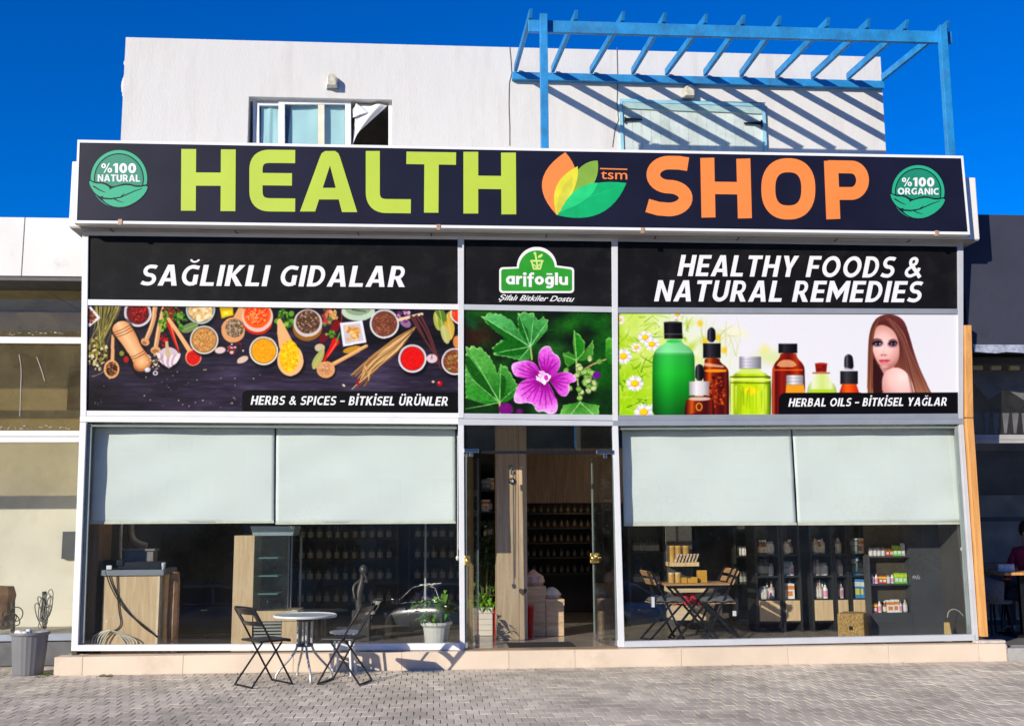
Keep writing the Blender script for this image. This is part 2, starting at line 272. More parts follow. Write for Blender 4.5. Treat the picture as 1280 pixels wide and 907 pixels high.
def print_sheet(name, paint, pl, quad, off, parent):
    """A printed sheet: a fine grid of faces that takes its ink colour from the painter."""
    nx = int(abs(quad[1][0]-quad[0][0])*paint.ss); ny = int(abs(quad[3][1]-quad[0][1])*paint.ss)
    U, V = np.meshgrid(np.linspace(0, 1, nx), np.linspace(0, 1, ny)); q = np.array(quad, float)
    PX = (q[0][0]*(1-U)+q[1][0]*U)*(1-V)+(q[3][0]*(1-U)+q[2][0]*U)*V; PY = (q[0][1]*(1-U)+q[1][1]*U)*(1-V)+(q[3][1]*(1-U)+q[2][1]*U)*V
    d = np.array(FWD)+((PX-640)/FPX)[..., None]*np.array(RGT)-((PY-453.5)/FPX)[..., None]*np.array(UPV)
    n = np.array(pl.n); t = ((np.array(pl.o)-np.array(CAM))@n)/(d@n); P = np.array(CAM)+d*t[..., None]+n*off-np.array(parent['_at'])
    j = np.clip(((PX-paint.x0)*paint.ss).astype(int), 0, paint.w-1); i = np.clip(((PY-paint.y0)*paint.ss).astype(int), 0, paint.h-1)
    c = paint.a[i, j]; g_ = c.mean(-1, keepdims=True); c = np.clip((g_+(c-g_)*1.18-.5)*1.16+.485, 0, 1); c = np.where(c <= .04045, c/12.92, ((c+.055)/1.055)**2.4)*.80
    idx = np.arange(nx*ny).reshape(ny, nx); F = np.stack([idx[1:, :-1], idx[1:, 1:], idx[:-1, 1:], idx[:-1, :-1]], -1).reshape(-1, 4)
    me = bpy.data.meshes.new(name); me.vertices.add(nx*ny); me.vertices.foreach_set('co', P.reshape(-1)); me.loops.add(F.size); me.loops.foreach_set('vertex_index', F.reshape(-1).astype(np.int32))
    me.polygons.add(len(F)); me.polygons.foreach_set('loop_start', np.arange(0, F.size, 4, dtype=np.int32)); me.update(calc_edges=True)
    a = me.color_attributes.new('ink', 'FLOAT_COLOR', 'POINT'); a.data.foreach_set('color', np.concatenate([c, np.ones(c.shape[:2]+(1,))], -1).reshape(-1).astype(np.float32))
    me.materials.append(printmat('printed vinyl')); me.validate()
    o = bpy.data.objects.new(name, me); COL.objects.link(o); o.parent = parent; return o
# ---------------------------------------------------------------- printed panels: a small painter that gives each print its own colours
class Paint:
    def __init__(s, x0, y0, x1, y1, ss, seed):
        s.x0, s.y0, s.ss = x0, y0, ss
        s.w = int((x1-x0)*ss); s.h = int((y1-y0)*ss)
        s.X, s.Y = np.meshgrid(x0+(np.arange(s.w)+.5)/ss, y0+(np.arange(s.h)+.5)/ss)
        s.a = np.zeros((s.h, s.w, 3)); s.r = np.random.RandomState(seed); s.k = 1.0; s.ox = 0.0; s.oy = 0.0
    def view(s, ox, oy, k): s.ox, s.oy, s.k = ox, oy, k          # coordinates of an enlarged cut
    def t(s, p): return (s.ox+p[0]/s.k, s.oy+p[1]/s.k)
    def win(s, x0, y0, x1, y1, m=1.0):
        i0 = max(0, int((y0-m-s.y0)*s.ss)); i1 = min(s.h, int((y1+m-s.y0)*s.ss)+2)
        j0 = max(0, int((x0-m-s.x0)*s.ss)); j1 = min(s.w, int((x1+m-s.x0)*s.ss)+2)
        if i1 <= i0 or j1 <= j0: return None
        return slice(i0, i1), slice(j0, j1)
    def put(s, sl, m, col):
        if callable(col): c = col(s.X[sl], s.Y[sl])
        else: c = np.array(col)/255.
        s.a[sl] = s.a[sl]*(1-m[..., None])+c*m[..., None]
    def ell(s, cx, cy, rx, ry, col, rot=0, al=1.0, soft=1.0):
        cx, cy = s.t((cx, cy)); rx /= s.k; ry /= s.k
        R = max(rx, ry)*1.5+soft
        sl = s.win(cx-R, cy-R, cx+R, cy+R)
        if sl is None: return
        c, n = math.cos(math.radians(rot)), math.sin(math.radians(rot))
        dx, dy = s.X[sl]-cx, s.Y[sl]-cy
        u, v = dx*c+dy*n, -dx*n+dy*c
        d = (np.sqrt((u/rx)**2+(v/ry)**2)-1)*min(rx, ry)
        s.put(sl, np.clip(.5-d*s.ss/soft, 0, 1)*al, col)
    def poly(s, pts, col, al=1.0, smooth=0, soft=1.0):
        P = np.array([s.t(p) for p in pts])
        for _ in range(smooth):
            Q = np.roll(P, -1, 0); P = np.stack([P*.75+Q*.25, P*.25+Q*.75], 1).reshape(-1, 2)
        sl = s.win(P[:, 0].min(), P[:, 1].min(), P[:, 0].max(), P[:, 1].max(), 1+soft)
        if sl is None: return
        X, Y = s.X[sl], s.Y[sl]
        ins = np.zeros(X.shape, bool); dist = np.full(X.shape, 1e9)
        for a, b in zip(P, np.roll(P, -1, 0)):
            cr = (a[1] > Y) != (b[1] > Y)
            if a[1] != b[1]: ins ^= cr & (X < (b[0]-a[0])*(Y-a[1])/(b[1]-a[1])+a[0])
            e = b-a; L = max(e@e, 1e-9); t = np.clip(((X-a[0])*e[0]+(Y-a[1])*e[1])/L, 0, 1)
            dist = np.minimum(dist, (X-a[0]-t*e[0])**2+(Y-a[1]-t*e[1])**2)
        d = np.sqrt(dist)*np.where(ins, -1, 1)
        s.put(sl, np.clip(.5-d*s.ss/soft, 0, 1)*al, col)
    def line(s, pts, w0, w1, col, al=1.0, curve=0):
        P = np.array([s.t(p) for p in pts], float)
        for _ in range(curve):
            Q = np.empty((len(P)*2-2, 2)); Q[0::2] = P[:-1]*.75+P[1:]*.25; Q[1::2] = P[:-1]*.25+P[1:]*.75
            P = np.vstack([P[:1], Q, P[-1:]])
        w0 /= s.k*2; w1 /= s.k*2; W = max(w0, w1)
        sl = s.win(P[:, 0].min()-W, P[:, 1].min()-W, P[:, 0].max()+W, P[:, 1].max()+W)
        if sl is None: return
        X, Y = s.X[sl], s.Y[sl]; d = np.full(X.shape, 1e9); n = len(P)-1
        for i in range(n):
            a, b = P[i], P[i+1]; e = b-a; L = max(e@e, 1e-9)
            t = np.clip(((X-a[0])*e[0]+(Y-a[1])*e[1])/L, 0, 1)
            d = np.minimum(d, np.hypot(X-a[0]-t*e[0], Y-a[1]-t*e[1])-(w0+(w1-w0)*(i+t)/n))
        s.put(sl, np.clip(.5-d*s.ss, 0, 1)*al, col)
    def noise(s, sx, sy, seed=0):
        r = np.random.RandomState(seed); g = r.rand(int(s.h/s.ss/sy)+3, int(s.w/s.ss/sx)+3)
        u = (s.X-s.x0)/sx; v = (s.Y-s.y0)/sy; i = v.astype(int); j = u.astype(int)
        fu = u-j; fv = v-i; fu = fu*fu*(3-2*fu); fv = fv*fv*(3-2*fv)
        return (g[i, j]*(1-fu)+g[i, j+1]*fu)*(1-fv)+(g[i+1, j]*(1-fu)+g[i+1, j+1]*fu)*fv
    def blur(s, r):
        n = int(r*s.ss*2.5)+1; k = np.exp(-.5*(np.arange(-n, n+1)/(r*s.ss))**2); k /= k.sum()
        for ax in (0, 1):
            p = np.pad(s.a, [(n, n) if i == ax else (0, 0) for i in range(3)], mode='edge'); o = np.zeros_like(s.a)
            for i, w in enumerate(k): o += w*np.take(p, range(i, i+s.a.shape[ax]), axis=ax)
            s.a = o
    def grains(s, cx, cy, rx, ry, n, cols, r0, r1, rot=0):
        for _ in range(n):
            a = s.r.rand()*6.283; q = math.sqrt(s.r.rand()); x, y = q*rx*math.cos(a), q*ry*math.sin(a)
            c, d = math.cos(math.radians(rot)), math.sin(math.radians(rot))
            rr = r0+(r1-r0)*s.r.rand(); s.ell(cx+x*c-y*d, cy+x*d+y*c, rr, rr*(.5+.5*s.r.rand()), cols[s.r.randint(len(cols))], s.r.rand()*180)
    def bowl(s, cx, cy, R, rim, r, cols, gr=3, n=90):
        s.ell(cx+10, cy+22, R, R, (14, 11, 18), al=.75, soft=5)
        s.ell(cx, cy, R, R, rim); s.ell(cx, cy-2, R*.93, R*.93, tuple(int(c*.82) for c in rim)); s.ell(cx, cy, r*1.04, r*1.04, tuple(int(c*.5) for c in cols[0]))
        s.ell(cx, cy, r, r, cols[0]); s.grains(cx, cy, r*.94, r*.94, n, cols, gr, gr*2.2)

def mix3(stops, t):
    t = np.clip(t, 0, 1); xs = [q[0] for q in stops]
    return np.stack([np.interp(t, xs, [q[1][i]/255. for q in stops]) for i in range(3)], -1)

def art_spices():
    p = Paint(104, 378, 578, 521, 2, 3); r = p.r
    n = .5*p.noise(60, 22, 1)+.3*p.noise(26, 3, 2)+.2*p.noise(9, 1.4, 3)
    lit = np.exp(-(((p.X-330)/150)**2+((p.Y-490)/40)**2))+.6*np.exp(-(((p.X-500)/90)**2+((p.Y-480)/40)**2))
    t = (n-.28)*.7+lit*.34
    p.a[:] = mix3([(0, (24, 22, 29)), (.35, (58, 51, 66)), (.7, (98, 89, 112)), (1, (150, 143, 168))], t)
    p.view(105, 380, 5.333)
    for i in range(46):
        x = 60+r.rand()*190; p.line([(x, 10), (x*.55+30+r.rand()*30, 120+r.rand()*60), (25+r.rand()*110, 260+r.rand()*120)], 5, 3, [(126, 118, 62), (163, 152, 92), (86, 84, 40), (190, 176, 120)][i % 4], curve=2)
    p.grains(85, 330, 68, 110, 120, [(206, 190, 140), (140, 128, 60), (176, 158, 96), (92, 96, 36), (60, 52, 30), (226, 214, 178)], 5, 13)
    p.poly([(10, 15), (40, 15), (105, 90), (35, 150), (10, 150)], (238, 234, 236)); p.poly([(10, 22), (32, 30), (82, 90), (30, 126), (10, 126)], (104, 62, 44)); p.grains(35, 85, 34, 40, 50, [(150, 96, 64), (70, 38, 28), (180, 120, 90)], 4, 8)
    p.bowl(355, 58, 92, (240, 234, 236), 72, [(112, 18, 18), (176, 30, 22), (210, 60, 34), (70, 8, 12)], 4, 120)
    p.line([(190, 205), (184, 400)], 20, 27, (222, 174, 126)); p.ell(180, 433, 52, 62, (226, 174, 124)); p.ell(181, 433, 38, 48, (60, 44, 30)); p.grains(181, 433, 36, 46, 90, [(150, 110, 70), (40, 30, 24), (120, 30, 24), (200, 170, 120)], 3, 6)
    p.line([(50, 480), (110, 465), (135, 440)], 4, 3, (196, 176, 140), curve=2)
    p.line([(250, 165), (395, 420)], 150, 150, (12, 10, 14), al=.55)
    p.poly([(180, 165), (205, 122), (262, 108), (300, 128), (348, 205), (372, 270), (408, 318), (445, 352), (448, 400), (415, 432), (365, 446), (330, 420), (322, 380), (300, 340), (255, 270), (205, 210)], lambda X, Y: mix3([(0, (160, 104, 66)), (.25, (214, 160, 112)), (.55, (240, 202, 160)), (.8, (224, 170, 124)), (1, (170, 112, 72))], ((X-(105+180/5.333))*.86-(Y-(380+165/5.333))*.5+8)/34), smooth=2)
    p.ell(385, 390, 66, 54, lambda X, Y: mix3([(0, (244, 206, 166)), (.6, (222, 166, 116)), (1, (150, 92, 56))], np.hypot(X-176, Y-451)/13), -40)
    for a, b in (((188, 190), (302, 140)), ((197, 205), (312, 155)), ((208, 220), (322, 172)), ((304, 352), (398, 308)), ((312, 366), (408, 322))): p.line([a, ((a[0]+b[0])/2-4, (a[1]+b[1])/2+10), b], 4, 4, (118, 70, 42), curve=2)
    p.ell(420, 437, 20, 17, (206, 206, 212)); p.ell(416, 432, 8, 7, (250, 250, 252))
    for a, b, c in (((472, 15), (455, 130), (408, 245)), ((535, 15), (500, 130), (474, 300))):
        p.line([a, b, c], 34, 30, (206, 160, 118), curve=2); p.line([(a[0]-6, a[1]), (b[0]-7, b[1]), (c[0]-7, c[1])], 9, 9, (236, 200, 160), curve=2)
    p.ell(405, 250, 30, 24, (214, 166, 122), 25); p.ell(475, 308, 34, 26, (216, 170, 126)); p.ell(400, 256, 14, 9, (160, 108, 72), 25); p.ell(474, 314, 22, 14, (168, 118, 80))
    p.grains(575, 60, 60, 55, 60, [(70, 110, 40), (110, 150, 60), (40, 60, 28), (140, 30, 40)], 6, 16); p.grains(520, 140, 26, 40, 24, [(84, 130, 40), (150, 180, 70)], 6, 13)
    p.line([(568, 130), (590, 210), (632, 320)], 44, 6, (186, 48, 34), curve=2); p.line([(575, 140), (597, 215), (628, 300)], 9, 3, (236, 140, 100), curve=2)
    p.grains(530, 240, 24, 40, 26, [(196, 30, 40), (150, 20, 30)], 4, 9)
    p.line([(560, 100), (625, 190), (700, 305)], 24, 32, (232, 184, 138), curve=2)
    p.ell(727, 352, 54, 58, (228, 172, 130)); p.ell(727, 356, 46, 48, (200, 40, 30)); p.grains(727, 356, 43, 44, 70, [(224, 60, 44), (180, 28, 24)], 3, 6)
    p.ell(566, 372, 72, 66, (10, 8, 12), al=.7, soft=4); p.ell(562, 350, 70, 64, (214, 196, 200)); 
    for i in range(7): p.ell(508+i*18, 362+abs(i-3)*-8+24, 15, 42, [(240, 228, 226), (196, 172, 184)][i % 2], (i-3)*10)
    p.line([(548, 255), (553, 300), (560, 345)], 20, 30, (206, 182, 150)); p.line([(520, 350), (500, 380)], 3, 3, (150, 110, 130))
    p.bowl(775, 35, 98, (196, 206, 200), 80, [(220, 190, 140), (240, 216, 170), (190, 150, 100), (248, 230, 196)], 8, 60)
    p.ell(700, 155, 62, 30, (122, 142, 92), -20); p.line([(645, 175), (755, 135)], 4, 3, (176, 190, 140)); p.grains(648, 110, 30, 60, 26, [(70, 120, 40), (120, 160, 70)], 7, 16)
    p.bowl(798, 238, 95, (236, 226, 214), 80, [(190, 142, 88), (214, 172, 112), (160, 112, 64), (228, 190, 134)], 3, 240)
    p.poly([(900, 15), (990, 15), (996, 75), (915, 95)], (196, 164, 20)); p.poly([(912, 45), (985, 40), (988, 70), (920, 84)], (232, 206, 40)); p.ell(945, 60, 14, 8, (250, 240, 140))
    p.line([(1050, 15), (1020, 110)], 32, 70, (222, 172, 124)); p.ell(992, 172, 80, 84, (218, 166, 120)); p.ell(1002, 160, 62, 62, (132, 110, 88)); p.grains(1002, 160, 58, 58, 130, [(170, 150, 126), (96, 78, 62), (200, 182, 156)], 4, 9)
    p.ell(1155, 118, 100, 84, (190, 52, 20)); p.ell(1155, 84, 104, 100, (226, 200, 186)); p.ell(1153, 70, 90, 88, (240, 110, 50)); p.ell(1150, 60, 76, 74, (230, 84, 36)); p.grains(1150, 60, 72, 70, 130, [(250, 140, 80), (210, 60, 30), (255, 176, 120)], 4, 9)
    p.bowl(1195, 310, 96, (244, 236, 222), 80, [(240, 164, 8), (252, 190, 20), (222, 140, 10)], 3, 160)
    p.ell(905, 306, 36, 22, (226, 206, 200), -8); p.ell(1055, 370, 40, 21, (220, 196, 178), -24)
    p.grains(460, 380, 45, 60, 40, [(226, 214, 190), (90, 76, 70), (180, 160, 130)], 4, 8); p.grains(1010, 290, 60, 40, 26, [(120, 30, 44), (180, 60, 70), (220, 200, 190)], 5, 12); p.ell(277, 368, 18, 22, (170, 40, 30)); p.ell(247, 328, 16, 18, (150, 140, 60)); p.ell(472, 460, 17, 15, (226, 224, 228)); p.ell(472, 460, 9, 8, (70, 60, 76))
    for i in range(70): p.ell(20+r.rand()*1240, 430+r.rand()*260, 2+r.rand()*5, 2+r.rand()*3, [(176, 166, 176), (220, 206, 170), (120, 60, 80)][i % 3], r.rand()*180, al=.8)
    p.view(335, 380, 5.333)
    p.grains(110, 95, 60, 60, 60, [(64, 104, 34), (110, 156, 60), (36, 58, 24), (150, 186, 90)], 8, 20)
    p.line([(75, 110), (95, 190), (130, 300)], 30, 110, (230, 186, 136)); p.ell(158, 392, 92, 100, (12, 9, 14), al=.6, soft=5); p.ell(147, 372, 88, 106, (234, 192, 142)); p.ell(140, 346, 64, 104, (238, 184, 6), 6); p.grains(140, 346, 62, 100, 170, [(252, 206, 30), (226, 160, 4), (255, 222, 70)], 4, 10)
    p.ell(262, 160, 98, 84, (150, 106, 50)); p.ell(265, 125, 96, 92, (214, 206, 200)); p.ell(265, 118, 80, 78, (96, 72, 58)); p.grains(265, 118, 76, 74, 170, [(150, 120, 100), (70, 48, 38), (190, 162, 140), (110, 84, 66)], 4, 8)
    p.grains(395, 80, 36, 60, 40, [(92, 120, 60), (176, 140, 110), (60, 84, 40), (190, 60, 60)], 8, 18); p.grains(440, 70, 30, 30, 20, [(220, 180, 130), (190, 150, 90)], 8, 14)
    p.ell(448, 148, 28, 46, (120, 14, 30), 25); p.ell(372, 222, 24, 44, (110, 16, 40), 40); p.grains(412, 200, 30, 24, 14, [(90, 140, 50), (140, 180, 80)], 7, 12)
    p.line([(488, 60), (492, 110), (470, 140)], 7, 5, (176, 60, 40), curve=2)
    p.line([(448, 250), (415, 310), (372, 378)], 54, 10, (204, 26, 22), curve=2); p.line([(452, 262), (425, 305), (395, 350)], 10, 4, (250, 140, 120), curve=2); p.line([(478, 190), (455, 250)], 8, 12, (110, 150, 60))
    p.ell(345, 290, 34, 26, (204, 190, 160)); p.poly([(378, 290), (375, 350), (335, 420), (292, 440), (290, 385), (330, 320)], (176, 178, 112), smooth=2); p.line([(375, 300), (300, 430)], 3, 3, (214, 212, 160))
    p.ell(600, 46, 112, 64, (196, 212, 190)); p.ell(600, 30, 86, 44, (150, 168, 140)); p.line([(560, 35), (650, 50)], 8, 6, (70, 80, 70))
    p.poly([(488, 140), (636, 122), (668, 268), (510, 298)], (12, 10, 14), al=.6, soft=4); p.poly([(478, 125), (628, 108), (656, 255), (500, 282)], (238, 236, 240)); p.poly([(498, 140), (614, 126), (636, 242), (514, 264)], (206, 200, 206)); 
    for i in range(34): p.ell(525+r.rand()*85, 150+r.rand()*90, 10+r.rand()*12, 7+r.rand()*5, [(222, 176, 116), (200, 146, 84), (240, 206, 152)][i % 3], r.rand()*180)
    p.ell(560, 302, 62, 22, (190, 146, 60), -12)
    p.line([(655, 278), (430, 402)], 22, 28, (216, 166, 116)); p.line([(650, 274), (440, 392)], 6, 6, (244, 206, 160)); p.ell(395, 450, 60, 52, (10, 8, 12), al=.6, soft=5); p.ell(384, 436, 62, 56, (220, 168, 118)); p.ell(380, 432, 50, 44, (206, 158, 120)); p.grains(380, 432, 46, 40, 100, [(226, 184, 148), (186, 136, 98)], 3, 7)
    p.bowl(775, 130, 98, (240, 232, 232), 80, [(122, 76, 58), (150, 98, 76), (98, 58, 44), (176, 126, 104)], 3, 200)
    for i in range(40):
        u = r.rand(); v = r.rand(); p.line([(985-v*40, 150+v*50), (860-60*u+v*60, 210+80*u+v*50), (700-80*u+v*80, 330+60*u+v*60), (545+130*u, 430+110*v+40*(1-u))], 9, 5, [(206, 170, 118), (232, 202, 152), (160, 118, 76), (120, 84, 56)][i % 4], curve=2)
    p.grains(605, 520, 14, 20, 10, [(150, 40, 40)], 5, 10)
    p.ell(915, 125, 40, 26, (150, 120, 150), 30); p.grains(905, 80, 40, 40, 26, [(200, 150, 190), (120, 70, 110), (226, 196, 214)], 6, 14); p.line([(865, 105), (1025, 65)], 20, 20, (232, 206, 176))
    for q in ([(955, 85), (1020, 200), (1110, 330), (1125, 400)], [(990, 80), (1060, 190), (1150, 430)], [(1020, 80), (1080, 200), (1145, 400)], [(975, 90), (1045, 230)]): p.line(q, 20, 10, (74, 42, 46), curve=2); p.line(q, 5, 3, (136, 92, 90), curve=2)
    p.bowl(962, 362, 94, (244, 236, 238), 76, [(206, 30, 20), (230, 50, 36), (184, 20, 16)], 3, 150)
    p.ell(1092, 362, 36, 30, (224, 204, 208)); p.line([(1092, 335), (1090, 360)], 8, 14, (180, 140, 150))
    for i, (x, y, a) in enumerate(((1130, 110, 80), (1165, 150, 70), (1205, 110, 100), (1150, 60, 60), (1215, 175, 95), (1180, 200, 75))): p.ell(x, y, 66, 27, [(176, 178, 96), (140, 156, 74), (204, 166, 76), (98, 128, 56), (206, 176, 90), (190, 190, 130)][i], a); p.line([(x-14, y-50), (x+8, y+50)], 4, 3, (226, 220, 160))
    p.bowl(1290, 60, 76, (240, 236, 238), 62, [(214, 70, 30), (240, 110, 60)], 4, 60); p.ell(1258, 250, 26, 42, (202, 140, 90))
    p.bowl(1245, 382, 90, (236, 230, 228), 74, [(136, 84, 58), (170, 116, 84), (104, 60, 40), (150, 160, 90)], 4, 150)
    p.ell(1143, 527, 18, 18, (176, 24, 40)); p.ell(1138, 521, 6, 6, (240, 150, 150)); p.ell(1100, 516, 10, 8, (214, 200, 180)); p.ell(505, 540, 12, 7, (226, 214, 180), 40)
    p.view(0, 0, 1)
    p.blur(.4)
    p.poly([(302.4, 530), (302.4, 494), (304, 489.5), (308, 487.2), (580, 490.2), (580, 530)], (22, 20, 24))
    return p

def art_flower():
    p = Paint(576, 384, 770, 522, 2, 5); r = p.r
    p.a[:] = mix3([(0, (10, 20, 16)), (.45, (20, 52, 24)), (.75, (40, 104, 36)), (1, (60, 140, 50))], p.noise(26, 18, 8)*.75+p.noise(10, 8, 9)*.35)
    p.view(575, 295, 4.03)
    p.ell(80, 500, 90, 50, (84, 46, 30), soft=40); p.ell(560, 440, 90, 36, (60, 150, 50), -30, soft=30); p.ell(660, 430, 60, 30, (40, 120, 40), 20, soft=30); p.ell(60, 440, 30, 16, (50, 130, 80), 50, soft=20); p.ell(720, 650, 60, 120, (36, 120, 30), soft=30); p.ell(480, 570, 60, 30, (70, 140, 60), soft=25); p.ell(120, 850, 90, 60, (22, 80, 30), soft=40); p.ell(600, 730, 60, 90, (16, 34, 18), soft=40)
    p.a *= .72; p.blur(2.2)
    def leaf(pts, c0, c1, cx, cy, R):
        z_ = []
        for a, b in zip(pts, pts[1:]+pts[:1]):
            n_ = max(1, int(math.hypot(a[0]-b[0], a[1]-b[1])/13))
            for k in range(n_): t_ = k/n_; f_ = 1.0 if k % 2 == 0 else .955; z_.append((cx+(a[0]+(b[0]-a[0])*t_-cx)*f_, cy+(a[1]+(b[1]-a[1])*t_-cy)*f_))
        pts = z_; c0 = tuple(int(q*.72) for q in c0); c1 = tuple(int(q*.86) for q in c1)
        p.poly(pts, (150, 200, 120)); q = [(cx+(x-cx)*.965, cy+(y-cy)*.965) for x, y in pts]
        X0, Y0 = p.t((cx, cy)); p.poly(q, lambda X, Y: mix3([(0, c0), (1, c1)], np.hypot(X-X0, Y-Y0)/R+(p.noise(5, 4, 4)[0, 0]-.5)*.2))
    L1 = [(105, 402), (150, 385), (205, 388), (262, 425), (292, 470), (290, 385), (330, 380), (372, 386), (392, 425), (420, 402), (446, 420), (440, 470), (400, 520), (362, 560), (350, 620), (300, 628), (245, 612), (170, 598), (160, 562), (205, 522), (240, 520), (180, 480), (128, 432)]
    leaf(L1, (58, 150, 60), (120, 206, 130), 355, 555, 60)
    p.poly([(112, 408), (230, 480), (352, 558), (300, 610), (170, 594), (166, 560), (236, 520), (170, 470)], (22, 92, 20), al=.85, smooth=1); p.poly([(296, 400), (340, 470), (352, 545), (310, 500), (294, 460)], (20, 86, 22), al=.75)
    for a in ((112, 404), (296, 388), (372, 390), (444, 424), (166, 590), (300, 620)): p.line([(355, 556), a], 5, 2, (176, 224, 170))
    for i in range(40):
        a = [(112, 404), (372, 390), (444, 424), (166, 590)][i % 4]; t = r.rand()*.8+.1; x, y = 355+(a[0]-355)*t, 556+(a[1]-556)*t; p.line([(x, y), (x+r.randn()*24, y+r.randn()*22)], 2, 1, [(120, 196, 120), (14, 70, 20)][i % 2], al=.6)
    L2 = [(28, 552), (70, 550), (110, 562), (150, 600), (180, 660), (188, 690), (205, 640), (240, 660), (262, 700), (292, 745), (286, 800), (240, 832), (205, 842), (140, 848), (100, 838), (28, 815), (20, 700)]
    leaf(L2, (40, 130, 40), (112, 190, 96), 200, 838, 58)
    p.poly([(30, 580), (100, 680), (200, 830), (100, 760), (26, 660)], (16, 76, 16), al=.8, smooth=1); p.poly([(30, 745), (110, 770), (195, 836), (100, 828), (28, 800)], (66, 146, 58), al=.8); p.poly([(200, 690), (240, 720), (215, 830), (196, 780)], (16, 78, 16), al=.8, smooth=1)
    for a in ((40, 556), (24, 690), (28, 870), (205, 645), (284, 760)): p.line([(200, 838), a], 5, 2, (170, 220, 150))
    for i in range(40):
        a = [(40, 556), (24, 690), (205, 645), (284, 760)][i % 4]; t = r.rand()*.8+.1; x, y = 200+(a[0]-200)*t, 838+(a[1]-838)*t; p.line([(x, y), (x+r.randn()*22, y+r.randn()*20)], 2, 1, [(100, 180, 90), (10, 60, 14)][i % 2], al=.6)
    L3 = [(575, 470), (610, 500), (632, 535), (628, 590), (650, 560), (672, 520), (676, 560), (672, 600), (630, 625), (585, 630), (545, 662), (530, 640), (518, 590), (550, 582), (578, 600), (570, 530)]
    leaf(L3, (60, 150, 44), (126, 196, 96), 590, 625, 40); p.poly([(580, 480), (622, 530), (620, 590), (592, 620), (585, 560)], (36, 120, 30), al=.8); 
    for a in ((578, 476), (672, 530), (525, 600)): p.line([(588, 625), a], 4, 2, (190, 226, 150))
    leaf([(500, 900), (520, 850), (575, 842), (608, 832), (640, 842), (705, 852), (700, 900)], (70, 160, 60), (140, 206, 110), 605, 838, 30); p.line([(606, 838), (560, 900)], 4, 3, (190, 226, 160)); p.line([(606, 838), (670, 895)], 4, 3, (190, 226, 160))
    leaf([(735, 520), (752, 508), (775, 520), (775, 650), (748, 640), (734, 600)], (40, 120, 30), (100, 180, 70), 740, 640, 30)
    p.line([(200, 838), (205, 900)], 10, 12, (190, 170, 130)); p.line([(356, 560), (362, 620)], 9, 10, (170, 190, 120)); p.line([(588, 628), (590, 700), (606, 832)], 9, 10, (170, 180, 120), curve=2); p.line([(590, 690), (660, 650), (735, 620)], 8, 8, (190, 160, 130))
    for i in range(34): x, y = 655+r.randn()*36, 715+r.randn()*48; p.ell(x, y, 17, 14, (74, 110, 60), r.rand()*180); p.ell(x-2, y-2, 14, 11, [(160, 190, 110), (196, 206, 150), (130, 170, 90)][i % 3], r.rand()*180)
    p.ell(690, 700, 20, 18, (110, 20, 140)); p.ell(232, 872, 36, 32, (120, 20, 120)); p.ell(300, 882, 16, 14, (110, 20, 110))
    def petal(pts, tip, w):
        b = (428, 714); p.poly(pts, (250, 206, 246), smooth=2)
        q = [(b[0]+(x-b[0])*.965, b[1]+(y-b[1])*.965) for x, y in pts]; X0, Y0 = p.t(b)
        p.poly(q, lambda X, Y: mix3([(0, (150, 30, 140)), (.45, (196, 80, 190)), (.8, (222, 124, 216)), (1, (240, 176, 236))], np.hypot(X-X0, Y-Y0)/42), smooth=2)
        dx, dy = tip[0]-b[0], tip[1]-b[1]
        for k in (-2, -1, 0, 1, 2):
            f = .92-.1*abs(k); e = (b[0]+dx*f-dy*.17*k*w, b[1]+dy*f+dx*.17*k*w); m = (b[0]+dx*.5-dy*.11*k*w, b[1]+dy*.5+dx*.11*k*w)
            p.line([(b[0]+dx*.12, b[1]+dy*.12), m, e], 9, 2, (150, 24, 138), curve=2)
    petal([(420, 700), (392, 640), (396, 580), (425, 552), (455, 552), (472, 590), (498, 600), (512, 640), (490, 690), (450, 706)], (452, 590), 1.1)
    petal([(455, 700), (500, 684), (550, 682), (590, 712), (585, 735), (548, 740), (556, 780), (535, 810), (500, 800), (470, 750), (450, 725)], (565, 745), .9)
    petal([(420, 735), (385, 870), (370, 850), (390, 890), (425, 880), (450, 900), (490, 890), (496, 840), (470, 780), (445, 735)], (436, 880), 1.1)
    petal([(410, 705), (350, 712), (300, 735), (284, 770), (272, 800), (270, 835), (300, 845), (350, 835), (390, 870), (415, 740)], (295, 815), 1.0)
    petal([(410, 700), (390, 650), (350, 622), (300, 630), (262, 640), (258, 668), (275, 705), (310, 712), (360, 712)], (275, 660), .8)
    p.a *= (.82+.36*(.5*p.noise(3, 3, 21)+.5*p.noise(1.2, 1.2, 22)))[..., None]; p.blur(.4)
    p.ell(424, 714, 30, 26, (238, 190, 238)); p.grains(420, 710, 34, 30, 26, [(250, 240, 250), (255, 255, 255), (236, 190, 230)], 6, 11); p.ell(436, 712, 10, 14, (200, 80, 180))
    return p

